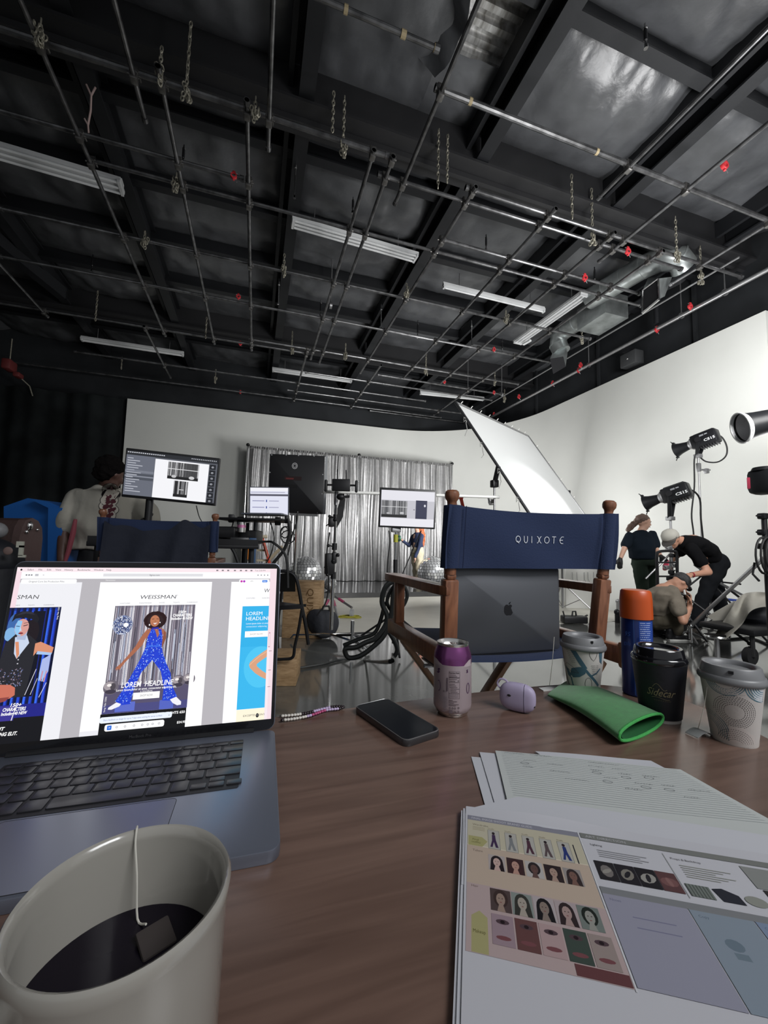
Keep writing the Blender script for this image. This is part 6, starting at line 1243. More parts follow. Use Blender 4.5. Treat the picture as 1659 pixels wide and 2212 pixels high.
# ---- lamps on stands
M_lampb=mat('lamp_black',(.009,.0095,.011),.4,.1,spec=.25); M_lens=mat('lamp_lens_glow',(.9,.95,1),.3,emit=3)
def cs_lamp(body,nose,D,label,yoke_to,stand_px,word='CS15'):
    # body: pixel centre, nose: pixel of front opening centre
    c=dep(*body,D); f=CAM+ray(*nose).normalized()*((c-CAM).length+.10)-c; L=f.length; d=f.normalized(); x,y,_=frame(d); sdn=x if abs(x.z)<abs(y.z) else y; upv=d.cross(sdn); 
    if upv.z<0: upv=-upv
    sdn=d.cross(upv); 
    if sdn.dot(CAM-c)<0: sdn=-sdn
    t=thing('studio_lamp',label,'lamp',c)
    R_=Matrix((d,sdn,upv)).transposed(); MB().box(c-d*.05,(.30,.17,.19),R_,b=.02).build('housing',M_lampb,t); MB().box(c-d*.05+upv*.1,(.24,.05,.03),R_,b=.01).build('carry_handle',M_lampb,t)
    m=MB()
    for k in range(7): m.box(c-d*(.17-.03*k)-upv*.02+sdn*.0,(.006,.13,.205),R_)
    m.build('cooling_fins',mat('fin_dark',(.05,.05,.055),.4,.5),t)
    MB().lathe(c+d*.10,[(.0,0),(.082,0),(.086,.015),(.07,.03),(.062,.05)],28,d).build('mount_ring',M_steel,t)
    MB().lathe(c+d*.14,[(.055,0),(.062,.04),(.078,.12),(.10,.18),(.104,.19),(.098,.19),(.072,.12),(.05,.01)],28,d).build('reflector_cone',M_lampb,t)
    MB().lathe(c+d*.17,[(0,0),(.054,0)],24,d).build('lamp_lens',M_lens,t)
    for s in(-1,1): MB().box(c+d*.33+upv*s*.11,(.03,.05,.02),R_,b=.004).cyl(c+d*.33+upv*s*.11,c+d*.36+upv*s*.15,.006,n=6).build('clip',M_lampb,t)
    A=Art(c-d*.05+sdn*.0862,-d if (-d).dot(RT)>0 else d,upv,sdn,2e-4)
    A.text(word,.005,-.05,.034,'#d4d6d8',w=.13,al='l',off=.02); A.rect(-.03,.035,.05,.022,'#7c7e82'); A.rect(.03,.04,.035,.014,'#8c8e92'); A.build('model_lettering',attrmat('printed_ink'),kid(t,'housing'))
    yk=c-upv*.0; j=V((c.x,c.y,c.z-.34)) if yoke_to is None else dep(*yoke_to,D)
    for s in(-1,1): MB().beam(c+sdn*s*.10,V((j.x,j.y,j.z))+sdn*s*.03,.045,.014,up=tuple(sdn),b=.003).build('yoke_arm',M_lampb,t)
    MB().cyl(c+sdn*.10,c+sdn*.125,.035,n=14).build('tilt_knob',M_blk,t); MB().box(j,(.08,.08,.05),b=.008).build('yoke_bracket',M_steel,t)
    return c,d,j
c1_,d1_,j1_=cs_lamp((1515,952),(1462,972),5.6,'black studio lamp on the tall stand, upper one of the two lettered alike',(1508,985),None)
t=thing('lamp_stand','tall thin steel stand carrying the upper lettered lamp','stand',(j1_.x,j1_.y,0)); tripod(t,(j1_.x,j1_.y,0),tuple(j1_),.017,.75,.75,M_steel,rot=.4,legmat=M_blk)
MB().box(j1_-V((0,0,.16)),(.05,.05,.12),b=.01).cyl(j1_-V((-.03,0,.19)),j1_-V((-.22,0,.18)),.012,n=8).box(j1_-V((-.15,0,.20)),(.06,.05,.07),b=.01).build('grip_clamp',M_steel,t)
t_=[dep(1545,937,5.6),dep(1560,945,5.6),dep(1570,965,5.6),dep(1568,985,5.6),dep(1550,998,5.6),dep(1525,997,5.6),dep(1508,985,5.6),dep(1500,992,5.6),dep(1500,1050,5.55),dep(1494,1110,5.5),dep(1498,1150,5.5),dep(1500,1190,5.5)]
tag(MB().tube(smooth([tuple(p) for p in t_],5),.010,7).build('lamp_cable',M_rub),'black cable looping from the upper lettered lamp down its stand','cable')
c2_,d2_,j2_=cs_lamp((1452,1068),(1385,1090),5.2,'black studio lamp on the short stand, lower one of the two lettered alike',(1448,1120),None)
t=thing('lamp_stand','short steel stand carrying the lower lettered lamp, behind the bending man','stand',(j2_.x,j2_.y,0)); tripod(t,(j2_.x,j2_.y,0),tuple(j2_),.020,.7,.6,M_steel,rot=1.0,legmat=M_blk)
t_=[dep(1483,1056,5.2),dep(1500,1062,5.2),dep(1512,1080,5.25),dep(1514,1120,5.3),dep(1519,1170,5.4),dep(1520,1210,5.4)]
tag(MB().tube(smooth([tuple(p) for p in t_],5),.011,7).build('lamp_cable',M_rub),'black cable hanging from the back of the lower lettered lamp','cable')
# big reflector lamp at right edge
c=dep(1599,925,3.2); v_=ray(1599,925).normalized(); L_=V((-v_.y,v_.x,-.14)).normalized(); d=(L_*.88-v_*.46).normalized(); t=thing('reflector_lamp','large black reflector lamp head with bright ribbed bowl cut by the right edge','lamp',c)
MB().lathe(c,[(.118,0),(.122,.004),(.122,.012),(.112,.02),(.100,.10),(.09,.22),(.085,.5)],40,-d).build('reflector_shell',M_lampb,t)
MB().lathe(c-d*.004,[(.117,0),(.105,.05),(.085,.14),(.06,.2),(0,.21)],40,-d).build('reflector_bowl',mat('bowl_silver',(.8,.8,.82),.3,.35,bump=.3,bscale=120),t,ang=80)
MB().lathe(c,[(.116,-.003),(.126,-.003),(.126,.008),(.116,.008),(.116,-.003)],48,-d).build('rim',mat('rim_white',(.85,.85,.85),.3),t)
A=Art((0,0,0),(1,0,0),(0,1,0),(0,0,1),2e-4); x,y,_=frame(-d); sdn=V((0,0,1)).cross(d).normalized(); 
if sdn.dot(CAM-c)<0: sdn=-sdn
A=Art(c-d*.14+sdn*.0985,-d,V((0,0,1)),sdn,2e-4); 
for k in range(3): A.rect(0,.02-k*.02,.09-.02*k,.008,'#6a6c70',up=k==0)
A.rect(.15,.015,.03,.02,'#a08a30'); A.build('label_print',attrmat('printed_ink'),t)
sp=c-d*.4; MB().cyl(sp,(sp.x,sp.y,0.02),.02,n=10).build('support_pole',M_steel,t)
# edge lamp with stand
t=thing('fresnel_lamp','black lamp with a pink gel on a cabled stand at the right edge','lamp',dep(1650,1045,3.4)); c=dep(1652,1040,3.4)
MB().box(c,(.17,.2,.22),b=.05).lathe(c+V((0,0,.09)),[(.09,0),(.075,.03),(0,.04)],20).build('lamp_body',M_lampb,t); MB().box(c+V((-.072,.05,-.01)),(.02,.07,.10),b=.006).build('pink_gel',mat('gel_pink',h('#c8435f'),.4,emit=.0),t)
MB().tube([c+V((-.03,-.12,-.02)),c+V((-.03,-.12,-.22)),c+V((.0,-.10,-.27)),c+V((.05,0,-.28))],.014,8).build('yoke',M_lampb,t)
s_=dep(1650,1110,3.4); MB().cyl(s_,(s_.x,s_.y,0),.02,n=12).build('stand_pole',M_blk,t)
for k,y in enumerate((1115,1150,1180)): q=dep(1648,y,3.4); MB().box(q,(.06,.06,.05),b=.01).cyl(q,q+V((-.08,0,0)),.008,n=6).build('stand_clamp',M_blk,t)
m=MB()
for k in range(4): m.tube([dep(1650,1200,3.35)+V((.0,.0,0))+V((.10*math.cos(a)+.01*k,-.03*k,.15*math.sin(a))) for a in [i*2*PI/20 for i in range(20)]],.009,6,closed=True)
m.tube([dep(1630,1215,3.35),dep(1626,1240,3.35),dep(1640,1255,3.35)],.009,6); tag(m.build('cable_coil',M_rub),'black cable coiled and hung on the right edge lamp stand','cable')
# diagonal pole, grey cloth, stool
a=dep(1492,1352,4.6);b=dep(1650,1205,4.0); t=thing('boom_pole','bare steel pole slanting up to the right across the kneeling people','pole',a); MB().cyl(a,b,.020,n=12).build('tube',M_steel,t); MB().ell(a,.03,n=10,m=6).cyl(a,(a.x,a.y,.02),.012,n=8).build('foot',M_chrome,t)
UC=smooth([(1545,1372),(1575,1325),(1600,1288),(1630,1279),(1668,1281)],6); LC=smooth([(1567,1382),(1602,1350),(1620,1322),(1642,1312),(1668,1311)],6)
def cloth(u,v):
    i=u*(len(UC)-1); k=min(int(i),len(UC)-2); f_=i-k; a_=[UC[k][j]*(1-f_)+UC[k+1][j]*f_ for j in(0,1)]; b_=[LC[k][j]*(1-f_)+LC[k+1][j]*f_ for j in(0,1)]
    return dep(a_[0]*(1-v)+b_[0]*v,a_[1]*(1-v)+b_[1]*v,4.15-.35*v+.03*math.sin(u*14+v*4)+.1*math.sin(PI*v))
M_gcl=mat('grey_drop_cloth',h('#8f8c84'),.85,bump=.15,bscale=20)
m=MB().grid(cloth,40,14).solid(.01,(.2,.8,0)); tag(m.build('drop_cloth',M_gcl,ang=70),'grey cloth draped over a low black cart at the right edge','cloth')
m=MB(); P=[dep(x,y,4.3) for x,y in((1528,1332),(1588,1298),(1600,1310),(1560,1352))]; m.add(P,[(0,1,2,3)]).solid(.01,(.2,.8,0)); tag(m.build('drop_cloth',M_gcl),'stiff lower flap of grey cloth sticking out to the left','cloth')
t=thing('low_cart','low black wheeled cart under the grey cloth','cart',(4.95,2.9,0)); q=dep(1625,1360,4.1); MB().box((q.x+.15,q.y,.30),(1.1,.5,.06),b=.02).build('deck',M_blk,t); MB().ell((q.x+.34,q.y+.1,.40),(.36,.22,.14)).build('black_bundle',mat('bag_black',(.012,.013,.018),.6),t)
for dx_ in(-.35,.4): MB().cyl((q.x+dx_,q.y-.2,.0+.08),(q.x+dx_,q.y-.15,.08),.08,n=16).cyl((q.x+dx_,q.y-.2,.08),(q.x+dx_,q.y-.2,.30),.02,n=8).build('wheel',M_rub,t)
q=dep(1548,1372,3.9); t=thing('round_stool','small round silver stool top below the grey cloth','stool',(q.x,q.y,0)); MB().lathe((q.x,q.y,q.z-.02),[(0,.02),(.10,.02),(.105,.01),(.10,0),(0,0)],28).build('stool_top',M_chrome,t); MB().cyl((q.x,q.y,.02),(q.x,q.y,q.z-.02),.022,n=12).build('stool_post',M_steel,t); MB().lathe((q.x,q.y,.005),[(0,.02),(.12,.015),(.13,0),(0,0)],24).build('stool_base',M_steel,t)
# hand truck
t=thing('hand_truck','black tubular hand truck between the standing woman and the bending man','hand truck',dep(1440,1280,5.0)); D=5.05
MB().tube(smooth(px3([(1421,1285),(1420,1240),(1419,1200),(1424,1192),(1440,1190),(1456,1191),(1462,1198),(1463,1240),(1466,1285)],D),4),.018,8).build('handle_frame',M_blk,t)
for y in(1215,1245,1270): MB().cyl(dep(1420,y,D),dep(1464,y,D),.011,n=8).build('crossbar',M_blk,t)
q=dep(1443,1290,D); MB().cyl((q.x-.2,q.y,.12),(q.x-.2,q.y+.05,.12),.12,n=16).cyl((q.x+.2,q.y,.12),(q.x+.2,q.y+.05,.12),.12,n=16).build('wheel',M_rub,t); MB().beam(dep(1421,1285,D),(q.x-.15,q.y,.1),.03,.03).beam(dep(1466,1285,D),(q.x+.15,q.y,.1),.03,.03).build('lower_frame',M_blk,t)
# floor stands among the people: struts and cables
for k,(P,r_,mt,l) in enumerate(([[(1500,1220),(1560,1262),(1612,1290)],.016,M_steel,'grey stand leg slanting right behind the bending man'],[[(1545,1250),(1602,1294)],.016,M_blk,'black stand leg crossing behind the bending man toward the right wall'],[[(1520,1256),(1565,1258),(1600,1262)],.012,M_blk,'black horizontal stand brace right of the bending man'],[[(1395,1250),(1430,1215),(1448,1196)],.014,M_steel,'chrome leg rising left of the hand truck'],[[(1525,1290),(1560,1294),(1600,1298)],.018,mat('blue_tube',h('#1c3a8c'),.5),'blue tube lying along the floor by the wall'])):
    tag(MB().tube([tuple(dep(x,y,5.3+.1*k)) for x,y in P],r_,8).build('steel_tube',mt),l,'tube')
for k,P in enumerate(([(1418,1370),(1440,1372),(1448,1355),(1462,1350)],[(1512,1350),(1540,1358),(1580,1362),(1630,1370)],[(1500,1370),(1560,1380),(1620,1378),(1659,1392)],[(1520,1345),(1550,1349),(1590,1352),(1640,1366)],[(1515,1355),(1530,1340),(1552,1352),(1530,1362)])):
    tag(MB().tube(smooth([tuple(onz(x,y,.012)) for x,y in P],6),.012,6).build('cable',M_rub),'black floor cable '+['looping beside the crouching person','behind the man boots','in front of the round stool','nearest the right wall','in a small tangle by the steel pole foot'][k],'cable','cables on the floor at right')
for k,(x,y) in enumerate(((1336,1318),(1334,1345))): q=onz(x,y,0); tag(MB().cyl(q+V((0,0,.0)),q+V((0,0,.14)),.035,n=10).ell(q+V((0,0,.15)),.045).cyl(q+V((0,0,.1)),q+V((.09,0,.12)),.012).build('floor_knob_stand',M_blk if k else M_steel),['small steel clamp standing on the floor left of the spray can','small black clamp on the floor left of the spray can'][k],'clamp')
# ================================================================ PEOPLE
def skin(name,prims,m,parent,vox=.011,smooth_it=6,fold=0,fseed=0,fscale=9):
    b=MB()
    for p in prims:
        if p[0]=='c':
            _,a,ra,c,rc=p; a=V(a);c=V(c); b.cyl(a,c,ra,rc,n=14); b.ell(a,ra,n=14,m=8); b.ell(c,rc,n=14,m=8)
        elif p[0]=='e': b.ell(p[1],p[2],p[3] if len(p)>3 else None,n=18,m=12)
        elif p[0]=='l':  # elliptical loft between rings: list of (centre,(rx,ry),ex,ey)
            n=20; A=[]
            for c,(rx,ry),ex,ey in p[1]: A+=[V(c)+V(ex)*rx*math.cos(2*PI*i/n)+V(ey)*ry*math.sin(2*PI*i/n) for i in range(n)]
            k=len(p[1]); b.add(A,[(j*n+i,j*n+(i+1)%n,(j+1)*n+(i+1)%n,(j+1)*n+i) for j in range(k-1) for i in range(n)]+[tuple(range(n))[::-1],tuple(range((k-1)*n,k*n))])
    o=b.build(name,m,parent); md=o.modifiers.new('r','REMESH'); md.mode='VOXEL'; md.voxel_size=vox; md.use_smooth_shade=True
    s=o.modifiers.new('s','SMOOTH'); s.iterations=smooth_it; s.factor=.5
    dg=bpy.context.evaluated_depsgraph_get(); dg.update(); me=bpy.data.meshes.new_from_object(o.evaluated_get(dg)); o.modifiers.clear(); old=o.data; o.data=me; bpy.data.meshes.remove(old)
    if fold:
        for v in me.vertices:
            n_=v.normal; q=v.co; v.co=q+n_*fold*(noise.noise(V((q.x*fscale,q.y*fscale,q.z*fscale*1.4+fseed)))+.5*noise.noise(V((q.x*fscale*2.3,q.y*fscale*2.3,q.z*fscale*1.2+fseed+9))))
    me.polygons.foreach_set('use_smooth',[True]*len(me.polygons)); me.update(); return o
def hand(J,wrist,direction,palm,side,s=1.,curl=.5):
    """palm + five fingers: wrist point, pointing direction, palm normal, side=+1/-1 thumb side"""
    w=V(wrist); d=V(direction).normalized(); n=V(palm); n=(n-d*n.dot(d)).normalized(); t=d.cross(n)*side; out=[]
    out.append(('c',w,.026*s,w+d*.045*s,.030*s)); pc=w+d*.05*s
    for i,(off,L) in enumerate(((.027,.072),(.009,.080),(-.009,.075),(-.026,.060))):
        b=w+d*.075*s+t*off*s; out.append(('c',w+d*.03*s+t*off*.8*s,.013*s,b,.011*s)); c=b; dd=d.copy()
        for k,f in enumerate((.45,.32,.23)):
            dd=(dd+n*curl*(.35+.3*k)).normalized(); e_=c+dd*L*f*s; out.append(('c',c,.0098*s-.0012*k*s,e_,.0088*s-.0012*k*s)); c=e_
    b=w+d*.02*s+t*.024*s; e1=b+(d*.7+t*.7+n*.25).normalized()*.040*s; e2=e1+(d+t*.2+n*.4).normalized()*.032*s
    out+=[('c',b,.014*s,e1,.012*s),('c',e1,.0115*s,e2,.0095*s)]; return out
def head(c,face,upv,s=1.):
    """head prims: centre, facing direction, up direction"""
    c=V(c); f=V(face).normalized(); u=V(upv); u=(u-f*u.dot(f)).normalized(); r=f.cross(u); R=Matrix((r,f,u)).transposed(); out=[('e',c+u*.02*s-f*.01*s,(.075*s,.092*s,.098*s),R),('e',c+f*.018*s-u*.045*s,(.056*s,.068*s,.065*s),R),('e',c+f*.055*s-u*.085*s,(.026*s,.026*s,.02*s),R)]
    out+=[('c',c+f*.082*s+u*.012*s,.009*s,c+f*.103*s-u*.018*s,.014*s),('e',c+f*.083*s-u*.052*s,(.024*s,.012*s,.010*s),R)]
    for sd_ in(-1,1): out+=[('e',c+r*.075*s*sd_-f*.008*s-u*.004*s,(.010*s,.018*s,.030*s),R),('e',c+r*.030*s*sd_+f*.072*s+u*.026*s,(.022*s,.013*s,.008*s),R),('e',c+r*.040*s*sd_+f*.055*s-u*.02*s,(.022*s,.022*s,.022*s),R)]
    return out,R,f,u,r
def eyes(t,c,R,f,u,r,s=1.,vis=True):
    c=V(c)
    for sd_ in(-1,1):
        MB().ell(c+r*.030*s*sd_+f*.0765*s+u*.008*s,(.013*s,.008*s,.007*s),R,n=10,m=6).build('eye',mat('eye_white',(.7,.68,.65),.3),t)
        MB().ell(c+r*.030*s*sd_+f*.0835*s+u*.008*s,(.0055*s,.003*s,.0055*s),R,n=8,m=5).build('pupil',M_blk,t)
        MB().tube([c+r*sd_*.017*s+f*.086*s+u*.026*s,c+r*sd_*.032*s+f*.085*s+u*.031*s,c+r*sd_*.046*s+f*.076*s+u*.026*s],.0032*s,6).build('eyebrow',mat('brow_dark',(.03,.018,.012),.8),t)
    MB().ell(c+f*.0945*s-u*.050*s,(.020*s,.005*s,.0055*s),R,n=12,m=6).build('lips',mat('lip_rose',h('#9a5a52'),.5),t)
def shoe(name,heel,toe,m,t,sole=None,s=1.):
    a=V(heel);b=V(toe);d=(b-a);d.z=0;d.normalize(); z0_=min(a.z,b.z)
    R=Matrix((V((d.y,-d.x,0)),d,V((0,0,1)))).transposed(); c=(a+b)/2
    skin(name,[('e',V((a.x,a.y,z0_+.05*s))+d*.04*s,(.040*s,.055*s,.05*s),R),('e',V((c.x,c.y,z0_+.035*s)),(.042*s,.12*s,.035*s),R),('e',V((b.x,b.y,z0_+.03*s))-d*.05*s,(.046*s,.07*s,.03*s),R),('c',V((a.x,a.y,z0_+.05*s))+d*.04*s,.042*s,V((a.x,a.y,z0_+.11*s))+d*.035*s,.04*s)],m,t,vox=.009,smooth_it=3)
    MB().prism([(x*.05*s*(1 if y<.5 else 1-.25*(y-.5)),-.135*s+.27*s*y) for x,y in((-.7,0),(-.8,.3),(-.85,.6),(-.7,.9),(-.2,1.0),(.3,1.0),(.75,.9),(.9,.6),(.8,.3),(.7,0))],(c.x,c.y,z0_),(d.y,-d.x,0),(d.x,d.y,0),(0,0,.014*s)).build('sole',sole or M_rub,t)
SK_l=mat('skin_light',h('#c39a86'),.5,spec=.35,bump=.02,bscale=60); SK_d=mat('skin_dark',h('#5a4038'),.45,spec=.4,bump=.02,bscale=60); SK_t=mat('skin_tan',h('#b88a74'),.5,spec=.35)
W=lambda x,y,d:dep(x,y,d)
# ---- man at left in white T-shirt, seen from behind
t=thing('person','person with short black hair in a white T-shirt with maroon back print, seen from behind','person',(-1.06,3.15,0))
D=3.05; hc=W(240,1024,D-.02); away=V((.62,.78,-.35)).normalized(); hp,R,f,u,r=head(hc,away,(0.1,-.05,1),1.03)
neck=W(232,1050,D); shL=W(168,1078,D+.02); shR=W(300,1086,D+.12); chest=W(230,1100,D+.05); hip=V((chest.x+.02,chest.y+.03,.98)); 
elL=W(139,1150,D-.05); wrL=W(133,1205,D-.12); elR=W(330,1128,D+.05); wrR=W(338,1150,D+.28)
kL=V((hip.x-.10,hip.y+.05,.52));kR=V((hip.x+.12,hip.y+.06,.52)); aL=V((hip.x-.12,hip.y-.02,.1)); aR=V((hip.x+.14,hip.y+.02,.1))
ar=(shR-shL).normalized(); fr=V((-ar.y,ar.x,0)).normalized()
body=hp+[('c',hc-V((0,0,.06)),.055,neck-V((0,0,.03)),.062),('c',neck,.06,chest,.12),('l',[(chest+V((0,0,.10)),(.20,.10),ar,fr),(chest-V((0,0,.08)),(.18,.11),ar,fr),(hip+V((0,0,.04)),(.15,.10),ar,fr),(hip-V((0,0,.10)),(.16,.11),ar,fr)])]
body+=[('c',shL,.056,elL,.045),('c',elL,.044,wrL,.030),('c',shR,.056,elR,.044),('c',elR,.043,wrR,.029),('c',hip+V((-.09,0,-.05)),.085,kL,.06),('c',kL,.058,aL,.04),('c',hip+V((.09,0,-.05)),.085,kR,.06),('c',kR,.058,aR,.04)]
body+=hand(0,wrL,(-.05,.1,-1),(.8,.5,0),1,curl=.35)+hand(0,wrR,(.2,.8,-.3),(0,0,-1),-1,curl=.6)
skin('body',body,SK_d,t,vox=.010)
hipb=V((hip.x,hip.y,.90))
sh=[('l',[(neck+V((0,0,-.005)),(.075,.07),ar,fr),(neck-V((0,0,.035)),(.13,.09),ar,fr),(chest+V((0,0,.13)),(.225,.125),ar,fr),(chest+V((0,0,.0)),(.235,.14),ar,fr),(chest-V((0,0,.15)),(.235,.15),ar,fr),(hipb+V((0,0,.12)),(.245,.155),ar,fr),(hipb+V((0,0,.06)),(.25,.155),ar,fr)])]
sl=shL.lerp(elL,.72); sr=shR.lerp(elR,.75)
sh+=[('c',shL,.082,sl,.090),('c',shR,.080,sr,.086)]
skin('t_shirt',sh,mat('tshirt_offwhite',h('#aaa69c'),.85,bump=.1,bscale=25),t,vox=.011,smooth_it=5,fold=.018,fseed=2,fscale=6)
skin('trousers',[('l',[(hipb+V((0,0,.07)),(.19,.13),ar,fr),(hipb-V((0,0,.08)),(.20,.135),ar,fr)]),('c',hipb+V((-.09,0,-.05)),.105,kL,.08),('c',kL,.078,aL,.065),('c',hipb+V((.10,0,-.05)),.105,kR,.08),('c',kR,.078,aR,.065)],mat('trousers_black',(.012,.013,.016),.8),t,vox=.013,fold=.01)
hp=[('e',hc+u*.04-f*.03,(.094,.102,.092),R),('e',hc+u*.0-f*.05,(.088,.068,.085),R)]
skin('hair',hp,mat('hair_black',(.006,.005,.005),1,bump=.5,bscale=90,spec=.1),t,vox=.009,smooth_it=2,fold=.012,fscale=30)
shoe('shoe',aL-V((0,.06,.1)),aL+V((-.02,.2,-.1)),M_blk,t); shoe('shoe',aR-V((0,.06,.1)),aR+V((.03,.2,-.1)),M_blk,t)
# printed graphic on the back of the shirt (laid on the cloth)
shirt=[c for c in bpy.data.objects if c.parent==t and c.name.startswith('t_shirt')][0]
bpy.context.view_layer.update()
def onto(px,py,off):
    o=CAM; d=ray(px,py).normalized(); ok,loc,nn,_=shirt.ray_cast(shirt.matrix_world.inverted()@o,shirt.matrix_world.inverted().to_3x3()@d)
    return (shirt.matrix_world@loc)-d*(.004+off) if ok else dep(px,py,2.9)
A=Art((0,0,0),(1,0,0),(0,1,0),(0,0,1),6e-4,fn=lambda x,y,o:onto(x,y,o)); mr='#541c2a'; wt_='#c9c2b8'
blobs=[(238,1056,15,9),(240,1068,18,9),(236,1081,17,10),(232,1093,16,9),(240,1101,14,8),(236,1113,12,9)]
for x,y,a_,b_ in blobs: A.ell(x,y,a_+3.2,b_+3.4,'#1a1418',up=x==238 and y==1056)
A.k+=1
for x,y,a_,b_ in blobs: A.ell(x,y,a_+2,b_+2.2,wt_,up=False)
A.k+=1
rr=random.Random(2)
for x,y,a_,b_ in blobs:
    for j in range(5): A.ell(x+rr.uniform(-.55,.55)*a_,y+rr.uniform(-.4,.4)*b_,a_*.34,b_*.42,mr,rot=rr.uniform(0,3),n=9,up=False)
A.build('back_print',attrmat('printed_ink'),t)
q=[W(163,1122,D-.15),W(158,1150,D-.14),W(148,1190,D-.12),W(140,1215,D-.12)]
tag(MB().tube([tuple(p) for p in q],[.012,.018,.016,.012],8).build('pink_strap',mat('pink_strap_m',h('#a0505c'),.7)),'pink strap hanging between the arm and the white T-shirt','strap')
# ---- far red-haired woman on the stage
t=thing('person','small distant woman with long red hair, navy top and cream trousers on the stage','person',(3.5,8.63,.1))
g=onz(899,1268,.106); s=.99; F_=V((-.93,-.25,-.1)); sd=V((.25,-.93,0)).normalized()
hc=V((g.x,g.y,.106+1.42)); hp,R,f,u,r=head(hc,F_,(0,0,1),.95)
nk=hc-V((-.01,0,.12)); ch_=V((g.x+.01,g.y,1.22)); hipp=V((g.x+.02,g.y,.96))
sL=ch_+sd*.16+V((0,0,.06));sR=ch_-sd*.16+V((0,0,.06)); eL=sL+V((-.06,0,-.26)); wL=eL+V((-.10,-.02,-.22)); eR=sR+V((-.10,0,-.22)); wR=eR+V((-.17,-.05,.10))
kL=hipp+sd*.08+V((-.02,0,-.43));kR=hipp-sd*.08+V((.02,0,-.43)); aL=kL+V((.03,0,-.41)); aR=kR+V((.03,0,-.41))
skin('body',hp+[('c',hc-V((0,0,.05)),.05,nk-V((0,0,.05)),.055),('c',ch_+V((0,0,.04)),.11,hipp,.12),('c',sL,.045,eL,.036),('c',eL,.034,wL,.025),('c',sR,.045,eR,.036),('c',eR,.034,wR,.025),('c',hipp+sd*.07,.08,kL,.055),('c',kL,.05,aL,.035),('c',hipp-sd*.07,.08,kR,.055),('c',kR,.05,aR,.035)]+hand(0,wL,(-.1,0,-1),(-1,0,0),1)+hand(0,wR,(-.8,0,.5),(0,0,-1),1),SK_l,t,vox=.012)
skin('navy_top',[('l',[(nk-V((0,0,.03)),(.06,.08),f,sd),(ch_+V((0,0,.08)),(.105,.175),f,sd),(ch_-V((0,0,.08)),(.11,.16),f,sd),(hipp+V((0,0,.06)),(.115,.15),f,sd)]),('c',sL,.058,eL,.046),('c',eL,.045,wL,.036),('c',sR,.058,eR,.046),('c',eR,.045,wR,.036)],mat('top_navy',h('#26304e'),.85,bump=.1,bscale=20),t,vox=.012,fold=.008)
skin('cargo_trousers',[('l',[(hipp+V((0,0,.07)),(.115,.15),f,sd),(hipp-V((0,0,.06)),(.14,.175),f,sd)]),('c',hipp+sd*.08-V((0,0,.06)),.105,kL,.088),('c',kL,.088,aL+V((0,0,.05)),.085),('c',hipp-sd*.08-V((0,0,.06)),.105,kR,.088),('c',kR,.088,aR+V((0,0,.05)),.085)],mat('trousers_cream',h('#c9bfa6'),.85,bump=.1,bscale=14),t,vox=.012,fold=.02,fscale=7)
skin('long_hair',[('e',hc+u*.03-f*.03,(.09,.10,.10),R),('c',hc-f*.09,.085,hc-f*.13-V((0,0,.25)),.095),('c',hc-f*.13-V((0,0,.25)),.095,hc-f*.15-V((0,0,.46)),.06)],mat('hair_red',h('#b5633c'),.6,bump=.7,bscale=50),t,vox=.011,smooth_it=2,fold=.02,fscale=14)
eyes(t,hc,R,f,u,r,.95)
WS=mat('shoe_white',(.7,.7,.68),.5); shoe('shoe',aL+V((.08,0,-.055)),aL+V((-.16,-.02,-.055)),WS,t,WS); shoe('shoe',aR+V((.08,0,-.055)),aR+V((-.16,-.02,-.055)),WS,t,WS)
q=wR+V((-.12,-.03,.06)); tag(MB().lathe(q,[(.05,-.02),(.07,-.02),(.07,.02),(.05,.02),(.05,-.02)],18,(1,.2,.1)).build('tape_roll',mat('tape_green',h('#1f5a42'),.5)),'roll of dark green tape held up by the red haired woman','tape')
# ---- standing woman at right
t=thing('person','standing person with a long wavy ponytail, black T-shirt, dark green trousers and black gloves','person',(5.55,4.55,0)); D=6.15
hc=W(1391,1128,D); F_=V((.80,-.42,-.25)); hp,R,f,u,r=head(hc,F_,(.1,0,1),1.0)
nk=W(1385,1146,D); sL=W(1360,1158,D-.02); sR=W(1409,1155,D+.03); ch_=W(1385,1172,D); hipp=W(1390,1212,D)
eL=W(1349,1184,D-.1); wL=W(1340,1207,D-.15); eR=W(1417,1187,D-.05); wR=W(1428,1202,D-.25)
g0=V((hipp.x,hipp.y,0)); kL=V((hipp.x-.09,hipp.y-.05,.50));kR=V((hipp.x+.10,hipp.y,.50)); aL=V((kL.x-.03,kL.y+.05,.1));aR=V((kR.x+.02,kR.y+.05,.1))
ar=V((.96,-.28,0)); fr=V((.28,.96,0))
skin('body',hp+[('c',hc-V((0,0,.05)),.05,nk-V((0,0,.02)),.06),('c',ch_,.10,hipp,.10),('c',sL,.05,eL,.042),('c',eL,.040,wL,.028),('c',sR,.05,eR,.042),('c',eR,.040,wR,.028),('c',hipp+V((-.07,0,-.05)),.075,kL,.055),('c',kL,.055,aL,.04),('c',hipp+V((.07,0,-.05)),.075,kR,.055),('c',kR,.055,aR,.04)]+hand(0,wL,(-.15,0,-1),(.6,.3,0),-1)+hand(0,wR,(.5,-.3,-.7),(0,-.5,-.5),1),SK_l,t,vox=.011)
